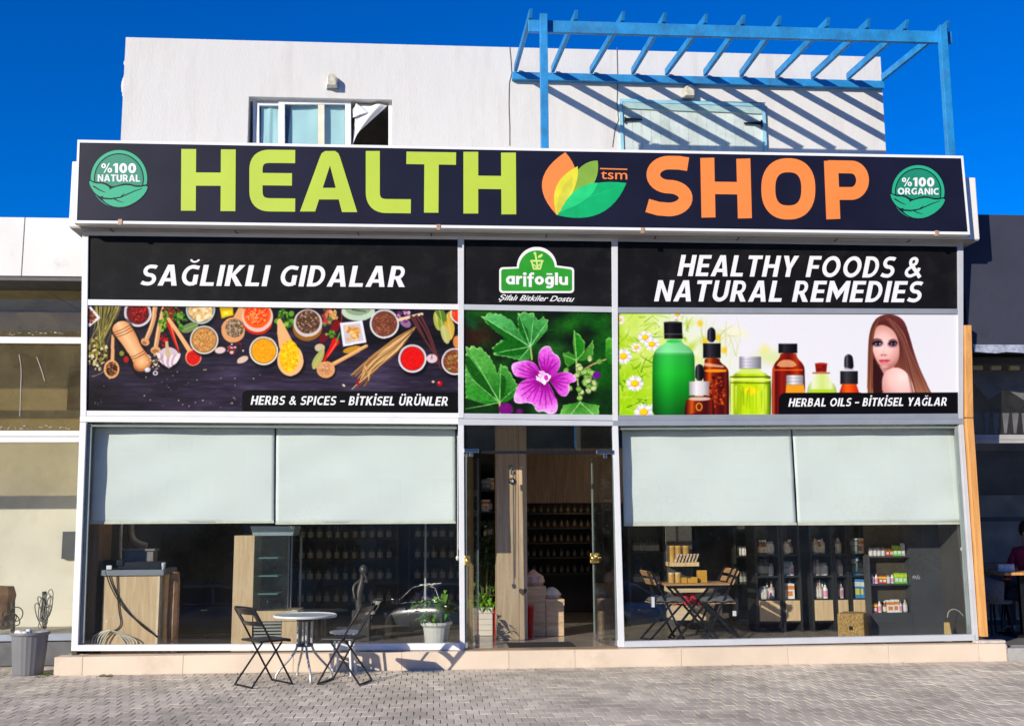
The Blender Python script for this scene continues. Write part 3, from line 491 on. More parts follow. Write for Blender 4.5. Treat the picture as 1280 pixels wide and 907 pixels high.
def art_bottles():
    p = Paint(768, 388, 1204, 523, 2, 9); r = p.r
    green = np.clip(1-(p.X-772)/170+(p.Y-455)/260, 0, 1)
    p.a[:] = mix3([(0, (232, 231, 234)), (.35, (228, 234, 208)), (.6, (206, 224, 130)), (1, (160, 200, 40))], green*.95+(p.noise(14, 12, 3)-.5)*.35*green)
    p.view(770, 385, 5.818)
    for i in range(60): x = r.rand()*600; y = r.rand()*420; p.ell(x, y, 14+r.rand()*40, 8+r.rand()*20, [(196, 216, 90), (226, 234, 160), (240, 240, 220), (170, 196, 50)][i % 4], r.rand()*180, al=.6, soft=12)
    p.ell(1085, 300, 34, 36, (232, 226, 170), soft=14); p.ell(1140, 360, 90, 40, (206, 222, 130), soft=30, al=.7); p.ell(880, 170, 60, 24, (238, 236, 200), 20, soft=20)
    p.blur(1.2)
    for i in range(230):
        x = r.rand()*560-20; y = 60+r.rand()*720; w = (1-y/900)*.4+.3; a = r.rand()*3.14; L = 40+r.rand()*90
        if x > 300 and y > 260: continue
        p.line([(x, y), (x+math.cos(a)*L*.5+r.randn()*10, y-math.sin(a)*L*.5), (x+math.cos(a)*L, y-math.sin(a)*L*.9)], 9, 2, [(110, 160, 20), (150, 190, 36), (64, 110, 12), (180, 210, 80), (206, 224, 120)][i % 5], al=.35+.5*min(1, y/500), curve=2)
    for i in range(26): x = 560+r.rand()*320; p.line([(x, 300+r.rand()*150), (x+r.randn()*40, 200), (x+r.randn()*90, 60+r.rand()*160)], 7, 3, [(206, 210, 130), (176, 190, 80), (226, 224, 170)][i % 3], al=.55, curve=2)
    for (x, y) in ((745, 212), (790, 305), (616, 110), (650, 238)): p.ell(x, y, 20, 22, (226, 190, 40), al=.8, soft=6)
    def daisy(x, y, R, f=.85):
        for k in range(17): a = k*.3696+r.rand()*.1; p.ell(x+math.cos(a)*R*.62, y+math.sin(a)*R*.62*f, R*.4, R*.14, [(250, 248, 248), (214, 210, 224), (236, 232, 240)][k % 3], math.degrees(math.atan2(math.sin(a)*f, math.cos(a))))
        p.ell(x, y, R*.44, R*.42*f, (214, 150, 0)); p.ell(x-2, y-3, R*.38, R*.34*f, (250, 206, 10))
    for d in ((215, 212, 56), (265, 262, 56), (55, 350, 64), (150, 285, 40), (140, 547, 66), (315, 718, 62), (205, 755, 70), (25, 85, 40), (450, 45, 40)): daisy(*d)
    p.line([(345, 775), (370, 730), (420, 660)], 30, 4, (130, 186, 20), curve=1); p.line([(180, 690), (230, 640), (290, 660), (300, 690)], 6, 5, (200, 224, 120), curve=2)
    def hx(x): return 770+x/5.818
    def glass(x0, x1, stops):
        return lambda X, Y: mix3(stops, (X-hx(x0))/(hx(x1)-hx(x0)))
    # green bottle
    def gb(X, Y):
        u = (X-hx(268))/(hx(575)-hx(268)); v = (Y-(385+230/5.818))/(540/5.818)
        c = mix3([(0, (120, 190, 136)), (.15, (134, 204, 150)), (.21, (60, 158, 76)), (.45, (44, 160, 58)), (.75, (22, 122, 40)), (1, (14, 84, 30))], v)
        e = np.clip(np.abs(u-.5)*2, 0, 1)**4; return c*(1-.32*e[..., None])+.10*np.exp(-((u-.35)/.22)**2)[..., None]*np.array([.6, 1, .6])
    p.poly([(372, 225), (482, 225), (486, 255), (540, 285), (572, 330), (577, 400), (577, 870), (268, 870), (268, 400), (276, 330), (310, 285), (366, 255)], gb, smooth=1)
    p.ell(425, 240, 52, 12, (70, 190, 90)); p.line([(300, 318), (550, 318)], 6, 6, (190, 236, 190), al=.5)
    p.poly([(352, 102), (484, 102), (488, 222), (355, 222)], glass(352, 488, [(0, (14, 12, 16)), (.3, (60, 56, 62)), (.6, (30, 27, 32)), (1, (8, 7, 10))])); p.line([(356, 188), (486, 188)], 5, 5, (120, 116, 124)); p.ell(418, 103, 62, 7, (70, 66, 72))
    for i in range(16): p.line([(358+i*8, 106), (358+i*8, 182)], 2, 2, (10, 8, 12))
    amber = [(0, (44, 10, 8)), (.10, (120, 44, 14)), (.24, (196, 104, 40)), (.36, (126, 48, 12)), (.55, (96, 30, 10)), (.72, (70, 18, 8)), (.9, (120, 46, 20)), (1, (34, 8, 8))]
    def bulb(x0, x1, y0, y1): p.poly([(x0, y1), (x0, y0+25), (x0+10, y0+5), ((x0+x1)/2, y0-6), (x1-10, y0+5), (x1, y0+25), (x1, y1)], glass(x0, x1, [(0, (16, 14, 18)), (.3, (90, 88, 98)), (.5, (40, 38, 46)), (1, (10, 8, 14))]), smooth=1)
    bulb(668, 728, 142, 246); p.poly([(637, 255), (765, 255), (765, 362), (637, 362)], glass(637, 765, [(0, (12, 10, 14)), (.35, (64, 62, 68)), (1, (14, 12, 16))]))
    p.poly([(650, 362), (756, 362), (762, 395), (812, 430), (826, 470), (826, 870), (640, 870), (640, 430), (648, 395)], glass(640, 826, amber), smooth=1); p.ell(732, 455, 86, 12, (240, 150, 40)); p.line([(655, 410), (780, 425)], 26, 18, (246, 206, 176), al=.7)
    p.grains(735, 600, 70, 130, 60, [(150, 62, 18), (190, 96, 36), (70, 18, 8)], 5, 14); p.line([(812, 450), (812, 770)], 8, 8, (60, 6, 10))
    bulb(580, 642, 410, 528); p.poly([(536, 532), (681, 532), (681, 634), (536, 634)], glass(536, 681, [(0, (168, 162, 164)), (.35, (240, 236, 236)), (.7, (214, 208, 208)), (1, (150, 144, 148))]))
    p.poly([(548, 640), (690, 640), (718, 680), (718, 870), (504, 870), (504, 680)], glass(504, 718, amber), smooth=1); p.ell(612, 660, 80, 14, (214, 190, 180)); p.ell(608, 718, 24, 30, (226, 190, 90)); p.ell(608, 718, 17, 23, (120, 40, 12)); p.ell(612, 800, 100, 40, (70, 10, 8), al=.6)
    # lime bottle
    lime = [(0, (70, 80, 10)), (.06, (236, 244, 160)), (.14, (140, 166, 20)), (.35, (190, 214, 40)), (.55, (176, 206, 24)), (.8, (206, 226, 90)), (.93, (120, 150, 10)), (1, (60, 70, 16))]
    p.poly([(915, 430), (1045, 430), (1050, 452), (1112, 488), (1134, 520), (1128, 870), (838, 870), (826, 520), (850, 488), (912, 452)], glass(826, 1134, lime), smooth=1); p.poly([(915, 436), (1045, 436), (1080, 478), (880, 478)], (214, 230, 150), al=.8)
    p.line([(836, 500), (1126, 500)], 7, 7, (60, 66, 20)); p.line([(840, 520), (1122, 520)], 14, 14, (226, 238, 150)); p.line([(840, 543), (1122, 543)], 6, 6, (76, 84, 14)); p.ell(985, 600, 52, 30, (236, 214, 40), soft=8)
    for i in range(22): x = 860+r.rand()*250; p.line([(x, 560+r.rand()*60), (x+r.randn()*6, 700+r.rand()*80)], 10, 4, [(226, 236, 120), (130, 160, 10), (160, 190, 20)][i % 3], al=.6)
    for i in range(4): p.poly([(900, 352+i*22), (1058, 352+i*22), (1060, 372+i*22), (902, 372+i*22)], glass(900, 1058, [(0, (130, 128, 136)), (.3, (232, 230, 236)), (.6, (186, 184, 192)), (1, (120, 118, 126))])); p.line([(900, 373+i*22), (1060, 373+i*22)], 3, 3, (110, 108, 116))
    # big amber bottle
    p.poly([(1200, 325), (1316, 325), (1320, 360), (1368, 410), (1378, 460), (1378, 870), (1138, 870), (1138, 460), (1150, 410), (1196, 360)], glass(1138, 1378, [(0, (90, 22, 10)), (.05, (206, 96, 36)), (.11, (84, 16, 8)), (.3, (140, 44, 12)), (.5, (104, 28, 10)), (.75, (168, 70, 22)), (.9, (110, 30, 12)), (1, (50, 10, 8))]), smooth=1)
    p.poly([(1200, 375), (1290, 375), (1330, 430), (1160, 430)], (240, 190, 150), al=.75, smooth=1); p.line([(1160, 450), (1360, 450)], 10, 10, (240, 120, 30), al=.8)
    p.poly([(1186, 257), (1322, 257), (1322, 326), (1186, 326)], glass(1186, 1322, [(0, (14, 12, 16)), (.3, (56, 54, 60)), (1, (14, 12, 16))]))
    p.view(980, 385, 5.818)
    def hx2(x): return 980+x/5.818
    def g2(x0, x1, st): return lambda X, Y: mix3(st, (X-hx2(x0))/(hx2(x1)-hx2(x0)))
    p.poly([(20, 550), (148, 550), (160, 640), (14, 640)], (226, 160, 60)); 
    for i in range(3): p.poly([(22, 485+i*24), (143, 485+i*24), (146, 507+i*24), (18, 507+i*24)], g2(20, 145, [(0, (150, 148, 150)), (.4, (240, 238, 240)), (1, (140, 138, 142))])); p.line([(18, 508+i*24), (146, 508+i*24)], 3, 3, (130, 126, 130))
    p.poly([(222, 478), (328, 478), (332, 520), (380, 560), (392, 650), (168, 650), (178, 560), (216, 520)], g2(168, 392, [(0, (150, 176, 90)), (.2, (232, 236, 206)), (.5, (206, 222, 140)), (.8, (226, 232, 190)), (1, (140, 160, 80))]), smooth=1); p.poly([(190, 590), (372, 590), (380, 650), (180, 650)], (170, 200, 40), al=.8); p.line([(215, 470), (332, 470)], 12, 12, (176, 120, 80)); p.poly([(230, 404), (318, 404), (312, 462), (236, 462)], (130, 36, 24)); p.ell(274, 405, 44, 8, (170, 60, 40)); p.grains(274, 435, 36, 24, 20, [(90, 20, 14), (160, 60, 40)], 3, 6)
    x0, x1, y0, y1 = 442, 506, 338, 448
    p.poly([(x0, y1), (x0, y0+25), (x0+10, y0+5), (474, y0-6), (x1-10, y0+5), (x1, y0+25), (x1+6, y1)], g2(x0, x1, [(0, (16, 14, 18)), (.3, (110, 108, 116)), (.5, (46, 44, 52)), (1, (14, 12, 18))]), smooth=1); p.line([(444, 440), (506, 446)], 12, 12, (200, 196, 204))
    p.poly([(413, 456), (541, 456), (541, 552), (413, 552)], g2(413, 541, [(0, (30, 28, 32)), (.35, (74, 72, 76)), (1, (24, 22, 26))])); p.poly([(426, 552), (530, 552), (552, 620), (405, 620)], g2(405, 552, [(0, (150, 50, 10)), (.4, (240, 110, 30)), (1, (170, 50, 10))]))
    # woman with long hair
    hair = (104, 66, 58)
    p.poly([(605, 640), (612, 480), (614, 330), (622, 190), (650, 100), (700, 55), (780, 40), (862, 70), (905, 150), (935, 260), (985, 420), (1050, 560), (1090, 640)], lambda X, Y: mix3([(0, (92, 52, 50)), (.45, (104, 60, 54)), (.8, (150, 106, 84)), (1, (186, 146, 116))], (Y-392)/105), smooth=2)
    p.poly([(645, 330), (700, 440), (760, 470), (720, 640), (640, 640)], (62, 34, 34), smooth=1)
    p.poly([(690, 400), (800, 400), (815, 470), (740, 500)], (196, 150, 146), smooth=1)
    p.poly([(714, 520), (735, 462), (790, 430), (850, 432), (905, 470), (940, 540), (970, 640), (720, 640)], lambda X, Y: mix3([(0, (250, 226, 220)), (.6, (238, 200, 192)), (1, (206, 156, 148))], np.hypot(X-hx2(870), (Y-(385+500/5.818)))/30), smooth=2)
    p.poly([(648, 200), (670, 140), (706, 116), (760, 130), (810, 170), (838, 240), (846, 320), (834, 390), (800, 430), (755, 448), (716, 432), (680, 390), (652, 320), (643, 260)], lambda X, Y: mix3([(0, (248, 222, 216)), (.45, (238, 198, 190)), (.8, (212, 162, 152)), (1, (176, 120, 112))], np.hypot((X-hx2(725))*1.15, Y-(385+270/5.818))/30), smooth=2)
    p.poly([(690, 100), (760, 90), (812, 150), (846, 240), (852, 330), (838, 425), (895, 455), (950, 560), (975, 640), (1090, 640), (985, 420), (935, 260), (905, 150), (862, 70), (780, 45), (700, 62)], lambda X, Y: mix3([(0, (110, 64, 60)), (.3, (90, 50, 50)), (.7, (128, 84, 70)), (1, (186, 140, 108))], (Y-392)/105), smooth=2)
    p.poly([(700, 62), (690, 105), (655, 190), (645, 300), (655, 400), (640, 640), (606, 640), (616, 330), (626, 180), (655, 95)], lambda X, Y: mix3([(0, (100, 58, 54)), (.6, (110, 68, 56)), (1, (176, 120, 84))], (Y-392)/105), smooth=2)
    for i in range(70):
        u = r.rand(); p.line([(740+70*u, 60+40*u), (850+40*u, 180+60*r.rand()), (880+50*u, 330), (930+150*u, 620)], 4, 3, [(150, 104, 90), (70, 36, 38), (176, 132, 108), (120, 76, 70)][i % 4], al=.4, curve=2)
    for i in range(26):
        u = r.rand(); p.line([(700, 70), (640+20*u, 170), (622+24*u, 350), (612+40*u, 620)], 4, 3, [(150, 104, 84), (66, 36, 36), (186, 134, 98)][i % 3], al=.4, curve=2)
    p.ell(682, 254, 40, 24, (96, 60, 76), 4, al=.75, soft=6); p.ell(795, 260, 34, 22, (96, 60, 76), -4, al=.75, soft=6)
    for x, w in ((684, 26), (797, 21)): p.ell(x, 250, w+10, 19, (70, 44, 60), al=.7, soft=3); p.ell(x, 259, w, 9, (200, 190, 200)); p.ell(x+2, 257, 11, 10, (44, 48, 66)); p.ell(x+2, 257, 6, 6, (8, 6, 10)); p.ell(x-2, 253, 2.5, 2.5, (240, 240, 244)); p.line([(x-w-8, 260), (x, 243), (x+w+6, 252)], 10, 8, (18, 8, 14), curve=2); p.line([(x-w, 263), (x, 272), (x+w, 263)], 6, 5, (40, 22, 32), curve=2)
    p.line([(650, 232), (680, 220), (714, 232)], 8, 5, (96, 56, 56), curve=2); p.line([(770, 236), (800, 224), (822, 236)], 6, 4, (96, 56, 56), curve=2)
    p.line([(736, 260), (728, 320), (724, 338)], 5, 8, (226, 182, 180), al=.8, curve=2); p.ell(728, 340, 24, 9, (214, 160, 160), soft=4); p.ell(716, 342, 5, 4, (120, 60, 66)); p.ell(741, 342, 5, 4, (130, 66, 70))
    p.poly([(692, 380), (716, 372), (734, 375), (752, 371), (778, 378), (752, 398), (730, 403), (708, 398)], (206, 96, 112), smooth=1); p.line([(694, 381), (735, 385), (776, 380)], 4, 4, (150, 50, 68), curve=1); p.ell(732, 393, 16, 4, (240, 160, 172)); p.ell(735, 425, 20, 8, (226, 180, 176), soft=4)
    p.view(0, 0, 1)
    p.blur(.45)
    p.poly([(974, 530), (974, 498), (976, 493.5), (980, 490.8), (1210, 490.2), (1210, 530)], (24, 23, 26))
    return p
# ---------------------------------------------------------------- materials
ALU = mat('dull sheen aluminium', (.50, .52, .55), .38, .0, .06, 3, bump=.02, dark=(.42, .42, .42), dscale=3, dlo=.58, dhi=.85)  # tone carries the weaker sky sheen of the right hand frames
WHITE = mat('white aluminium', (.80, .80, .79), .4, 0, .04, 4, dark=(.5, .48, .44), dscale=5, dlo=.62, dhi=.9)
GREY = mat('grey aluminium', (.31, .34, .385), .4, .2, .08, 4, dark=(.25, .26, .27), dscale=4, dlo=.55, dhi=.85)
STUCCO = mat('white stucco', (.66, .645, .61), .9, 0, .06, 1.5, bump=.25, bscale=60, dark=(.50, .475, .43), dscale=1.5, dlo=.48, dhi=.85, stretch=(1.8, 1.8, .28))
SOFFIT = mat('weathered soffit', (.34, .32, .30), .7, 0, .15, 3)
CONC = mat('grey concrete', (.42, .40, .37), .9, 0, .15, 3, bump=.3, bscale=40, dark=(.26, .25, .22), dlo=.5, dhi=.8)
TILE = mat('cream stone tile', (.68, .56, .43), .5, 0, .07, 2.5, bump=.05, dark=(.50, .39, .28), dscale=2.2, dlo=.55, dhi=.85, island=.05)
BLACK = mat('black vinyl', (.007, .0065, .007), .45, 0, .3, 2, spec=.16, dark=(.018, .018, .018), dscale=4, dlo=.5, dhi=.85)
NAVY = mat('dark navy vinyl', (.009, .009, .022), .4, 0, .2, 2, spec=.25)
WVIN = mat('white vinyl', (.80, .80, .80), .45, 0, .02)
LIME = mat('lime green vinyl', (.47, .60, .045), .42, 0, .04, 2)
ORANGE = mat('orange vinyl', (.88, .24, .045), .42, 0, .04, 2)
BLUE = mat('bright blue painted wood', (.014, .23, .52), .55, 0, .22, 5, bump=.25, dark=(.03, .13, .27), dscale=4, dlo=.52, dhi=.75, stretch=(1, 1, 1))
BLIND = mat('pale roller fabric', (.77, .82, .78), .85, 0, .03, 1.4)
PANE = glass('window glass', r0=.085, dust_veil=.004)
DOORG = glass('door glass', tint=(.95, .97, .96), r0=.06, dust_veil=.006)
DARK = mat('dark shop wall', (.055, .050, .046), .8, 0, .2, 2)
CHROME = mat('chrome', (.75, .77, .78), .18, 1, .05)
BLKM = mat('black metal', (.012, .012, .013), .38, .3, .2, 8)
GOLD = mat('brass', (.75, .55, .18), .3, 1, .1)
PINE = wood('golden pine', (.56, .25, .065), (.74, .38, .12), 2, 2.2)
OAK = wood('light oak board', (.56, .38, .20), (.70, .52, .31), 2, 2.0, knots=False)
PLANK = wood('rustic oak plank', (.44, .31, .19), (.58, .43, .27), 2, 1.6)
CRATE = wood('crate board', (.38, .26, .15), (.60, .45, .28), 0, 2.2)

# ---------------------------------------------------------------- ground
pv = mat('concrete paving block', (.67, .58, .455), .9, 0, .14, 2.2, bump=.35, bscale=90, dark=(.38, .33, .255), dscale=.8, dlo=.44, dhi=.70, island=.15)
mb = MB(); GZ = .02
bw, bl, jt, ch = .113, .205, .0075, .0018
for r_ in range(int(12/bl)):
    y = -11.2+r_*bl; ox = (r_ % 2)*bw/2
    for c_ in range(int(17/bw)):
        x = -8.6+c_*bw+ox
        if y > -.14 and -5.36 < x < 9: continue
        if y > -4.6 or (r_ % 1 == 0 and y > -7.5):
            h = GZ+rnd.uniform(-.0012, .0012); tx, ty = rnd.uniform(-.0012, .0012), rnd.uniform(-.0012, .0012)
            x0, x1, y0, y1 = x+jt/2, x+bw-jt/2, y+.001, y+bl-.002
            P = [(x0, y0, h-.03), (x1, y0, h-.03), (x1, y1, h-.03), (x0, y1, h-.03), (x0, y0, h-ch), (x1, y0, h-ch), (x1, y1, h-ch), (x0, y1, h-ch), (x0+ch, y0+.002, h-tx-ty), (x1-ch, y0+.002, h+tx-ty), (x1-ch, y1-.002, h+tx+ty), (x0+ch, y1-.002, h-tx+ty)]
            mb.add(P, [(0, 1, 5, 4), (1, 2, 6, 5), (2, 3, 7, 6), (3, 0, 4, 7), (4, 5, 9, 8), (5, 6, 10, 9), (6, 7, 11, 10), (7, 4, 8, 11), (8, 9, 10, 11)])
tag(mb.build('paving', pv), 'grey concrete block paving with dark open joints', 'paving', kind='structure')
mb = MB(); mb.add([(-150, -150, -.006), (150, -150, -.006), (150, 120, -.006), (-150, 120, -.006)], [(0, 1, 2, 3)])
tag(mb.build('ground', mat('dusty ground', (.15, .135, .12), .95, 0, .2, 8, bump=.3, bscale=60)), 'dusty ground under the paving', 'ground', kind='structure')
mb = MB(); mb.add([(-150, -60, 0.0), (150, -60, 0.0), (150, -7.4, 0.0), (-150, -7.4, 0.0)], [(0, 1, 2, 3)])
tag(mb.build('road', mat('asphalt', (.045, .045, .045), .9, 0, .2, 20, bump=.3, bscale=150)), 'asphalt parking strip and road', 'road', kind='structure')

# ---------------------------------------------------------------- the shop building
shop = thing('shop_building', 'white two storey shop with a glazed front under the large black sign', 'building')
FZ = .222
mb = MB()                                                             # plinth of stone tiles
xs = [-5.335, -5.03, -3.95, -2.75, -1.55, -.35, .4, 1.62, 2.86, 4.05, 5.13, 5.46]
for a, b in zip(xs[:-1], xs[1:]): mb.box(a+.0015, b-.0015, -.12, .10, -.01, .215)
kid('plinth', mb, TILE, shop, bevel=.004)
mb = MB(); mb.box(-5.25, 5.25, .101, 7.2, 0, FZ); 
ft = mat('polished floor tile', (.36, .31, .25), .14, 0, .15, 3, dark=(.26, .22, .18), dscale=1.5)
kid('shop_floor', mb, ft, shop)
mb = MB(); mb.box(-.86, .90, -.122, .1005, .2155, .224); kid('threshold', mb, mat('brown stone threshold', (.42, .30, .19), .35, 0, .15, 6), shop)
# walls of the ground floor (room seen through the glass)
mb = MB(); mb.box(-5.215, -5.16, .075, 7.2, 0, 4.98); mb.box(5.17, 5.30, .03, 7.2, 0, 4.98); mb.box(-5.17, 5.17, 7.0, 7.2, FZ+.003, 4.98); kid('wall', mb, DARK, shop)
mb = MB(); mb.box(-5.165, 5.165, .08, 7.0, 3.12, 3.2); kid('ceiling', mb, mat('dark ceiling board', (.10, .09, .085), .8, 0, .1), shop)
# canopy slab / roof terrace
mb = MB(); mb.box(-5.36, 5.36, -.36, 1.88, 4.99, 5.765); kid('canopy', mb, mat('white canopy paint', (.76, .74, .70), .8, 0, .05, 2, bump=.1, bscale=50, dark=(.5, .46, .4), dscale=1.6, dlo=.6, dhi=.85), shop, bevel=.01)
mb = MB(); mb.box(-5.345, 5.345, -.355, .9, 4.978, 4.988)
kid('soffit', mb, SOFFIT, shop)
for x in (-4.9, -3.5, -2.1, -1.25, .1, 1.4, 2.4, 3.6, 4.5): mb = MB(); mb.beam((x, -.35, 4.975), (x+.02, .1, 4.975), .012, .006); kid('soffit_joint', mb, BLACK, shop)
# upper storey
UW = 1.9; X0, X1, ZT = -5.495, 5.265, 8.325
wa = [-5.495, -3.79, -1.815, 1.425, 3.525, 5.265]; zt = 7.505; zs = 7.59; zb = 6.3; z0 = 5.768
mb = MB(); y0, y1 = UW, UW+.22
mb.box(wa[0], wa[1], y0, y1, z0, ZT); mb.box(wa[1], wa[2], y0, y1, zt, ZT); mb.box(wa[1], wa[2], y0, y1, z0, zb); mb.box(wa[2], wa[3], y0, y1, z0, ZT); mb.box(wa[3], wa[4], y0, y1, zs, ZT); mb.box(wa[3], wa[4], y0, y1, z0, zb); mb.box(wa[4], wa[5], y0, y1, z0, ZT)
mb.box(X0, X0+.2, y1+.001, 9, z0, ZT); mb.box(X1-.2, X1, y1+.001, 9, z0, ZT); mb.box(X0+.2, X1-.2, 8.8, 9, z0, ZT); mb.box(X0+.2, X1-.2, y1+.001, 8.8, ZT-.35, ZT-.25)
kid('upper_wall', mb, STUCCO, shop)
mb = MB()
for k in range(10): mb.ball((X0+.005, UW+.06, 7.72+.05*k-.2+rnd.uniform(-.01, .01)), .035+.02*math.sin(k*.7), 5, sz=1.3)
kid('plaster_bulge', mb, STUCCO, shop)
# glazed front, lower storey
FM_ = [WHITE, ALU, GREY, mat('bright sheen aluminium', (.66, .67, .68), .38, 0, .05, 3, dark=(.42, .42, .42), dscale=3, dlo=.58, dhi=.85)]  # one metal; its sky reflection, fading rightward, is put into these tones
def S(q, fr=0, th=.07, mi=0, pl=FACADE, name='window_mullion', m=None): mb = MB(); mb.slab(pl, q, fr, th); return kid(name, mb, m or FM_[mi], shop, bevel=.003)
S([(99.8, 527.5), (107.6, 527.5), (96.9, 813), (88.8, 813)]); S([(572.8, 529.5), (579.8, 530), (581.2, 812), (575, 812)], mi=3); S([(765.8, 531.5), (772.7, 531.5), (780.9, 808.5), (772.9, 808.5)], 0, .07, 3); S([(1199.5, 530), (1204.5, 530), (1223.5, 799.7), (1217.8, 799.7)], 0, .07, 1)
S_ = S; S = lambda q, fr=0, th=.07, mi=0: S_(q, fr, th, mi, name='window_transom')
mb = MB()
S([(100, 519.7), (573, 522.2), (573, 529.8), (99.9, 527)], .004); S([(573, 523), (766, 526), (766, 531.8), (573, 531)], .003, mi=1); S([(766, 525.5), (1204.5, 523.2), (1204.8, 529.8), (766, 532)], .004, mi=2)
S = lambda q, fr=0, th=.07, mi=0: S_(q, fr, th, mi, name='window_sill')
mb = MB()
S([(96.5, 805.7), (575.2, 803.5), (575.2, 811.8), (96.5, 813)], .012, .09); S([(781, 801), (1218, 792.3), (1218, 799.9), (781, 808.5)], .012, .09, 1)
GK = mat('grey window gasket', (.20, .24, .23), .5, 0, .1)
S = lambda q, fr=0, th=.07, mi=0: S_(q, fr, th, mi, name='window_gasket', m=GK)
for q in ([(107, 526.5), (573.5, 529.5), (575.8, 805), (96, 807)], [(772, 531.5), (1200, 529.5), (1218.5, 794), (780, 802)]):
    P_ = [FACADE.pt(x, y, -.04-.105*(k < 2)) for k, (x, y) in enumerate(q)]; P_ = [P_[3], P_[2], P_[1], P_[0]]; mb = MB(); mb.hexa(P_+[p+Vector((0, .008, 0)) for p in P_]); kid('window_pane', mb, PANE, shop)
mb = MB(); mb.slab(FACADE, [(579, 531), (766, 531.5), (767, 563), (579.5, 563)], -.035, .008); kid('transom_pane', mb, DOORG, shop)
mb = MB(); mb.slab(FACADE, [(579.8, 563), (767, 563), (767.3, 567), (579.8, 566.5)], -.02, .05); kid('door_lintel', mb, BLKM, shop)
S([(108, 529), (113.5, 529), (103.5, 804), (98, 804)], -.045, .03); S([(110, 530.5), (571, 533.2), (571, 535.5), (110, 532.5)], -.045, .03); S([(775, 534.5), (1196, 532.5), (1196, 534.5), (775, 536.5)], -.045, .03); S([(1196, 532), (1199.5, 532), (1216.5, 792), (1212, 792)], -.045, .03)
# inclined sign frames above
T = lambda q, fr=0, th=.08, mi=0: S_(q, fr, th, mi, TILT, 'panel_frame')
T([(102.9, 286), (110.4, 286), (107.6, 519.6), (100.2, 519.6)]); T([(572.2, 291.5), (580, 291.5), (579.7, 522.4), (573, 522.4)], mi=3); T([(764.6, 294), (772.3, 294), (772.6, 525.6), (766, 525.6)], mi=3); T([(1197.2, 300), (1204.3, 300), (1204.4, 523), (1198.6, 523)], mi=1)
T([(110.2, 286.3), (572.4, 291.5), (572.4, 299), (110.2, 294)], -.004); T([(579.9, 291.7), (764.8, 294), (764.8, 301.4), (579.9, 299)], -.004); T([(772.2, 294), (1197.4, 300.6), (1197.4, 307.8), (772.2, 301.5)], -.004, mi=1)
T([(109, 374), (572.8, 380), (572.8, 387), (109, 381.4)], -.004); T([(579.8, 380.2), (765.4, 383.2), (765.4, 390.2), (579.8, 387)], -.004, mi=1); T([(772.2, 383.8), (1198, 385.8), (1198, 392.3), (772.2, 391)], -.004, mi=2)
T([(107.8, 513), (573.2, 516), (573.2, 522), (107.8, 519.5)], -.004); T([(579.8, 516.4), (766, 518.2), (766, 525.4), (579.8, 522.8)], -.004, mi=1); T([(772.4, 518.6), (1198.8, 516.6), (1198.8, 523.2), (772.4, 525.4)], -.004, mi=2)
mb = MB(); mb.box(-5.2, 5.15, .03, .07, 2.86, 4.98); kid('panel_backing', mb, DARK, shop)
# doors
def door(h, f, lab):
    d = Vector((f[0]-h[0], f[1]-h[1], 0)).normalized(); mb = MB(); mb.beam((h[0], h[1], 1.335), (f[0], f[1], 1.335), .012, 2.2, mi=0)
    o = kid('door', mb, DOORG, shop); o['label'] = lab
    edge = MB()
    for p in (h, f): edge.box(p[0]-.008, p[0]+.008, p[1]-.008, p[1]+.008, .236, 2.436)
    edge.build('edge_trim', mat('glass edge', (.16, .20, .19), .3, 0, .1), o)
    for z_ in (2.44, .265): m = MB(); a = Vector((h[0], h[1], z_)); m.beam(a-d*.01, a+d*.17, .05, .07); m.build('hinge', CHROME, o, bevel=.004)
    m = MB(); m.beam((f[0], f[1], .265), Vector((f[0], f[1], .265))-d*.10, .04, .08); m.build('corner_fitting', CHROME, o, bevel=.004)
    return o, d
hl = (-.832, .03); fl_ = at(597.5, 700, .86); dl, d_ = door(hl, (fl_.x, .86), 'left glass door swung inwards')
m = MB(); p = at(584, 700, .0); m.box(p.x-.03, p.x+.035, -.012, .05, p.z-.055, p.z+.055); m.ball((p.x, -.035, p.z), .028, 8); m.build('lock', GOLD, dl, bevel=.006)
hr = (at(768.5, 700, .03).x, .03); fr_ = at(741.5, 700, .82); dr, d_ = door(hr, (fr_.x, .82), 'right glass door swung inwards')
m = MB(); p = at(742, 697, .80); m.box(p.x-.05, p.x+.05, .74, .79, p.z-.06, p.z+.06); m.ball((p.x-.02, .72, p.z), .035, 8); m.ball((p.x+.025, .72, p.z+.02), .022, 8); m.build('lock', GOLD, dr, bevel=.008)
for q_ in ([(580, 560.5), (598.5, 560.5), (598.5, 565.5), (580, 565)], [(745.5, 562), (767.5, 562.5), (767.5, 567.5), (745.5, 567)]):
    mb = MB(); mb.slab(FACADE, q_, .01, .06); xc_ = (q_[0][0]+q_[1][0])/2; yb_ = q_[2][1]-.3; mb.slab(FACADE, [(xc_-2.2, yb_), (xc_+2.2, yb_), (xc_+2.2, yb_+5), (xc_-2.2, yb_+5)], .008, .05); kid('door_patch_fitting', mb, CHROME, shop, bevel=.003)

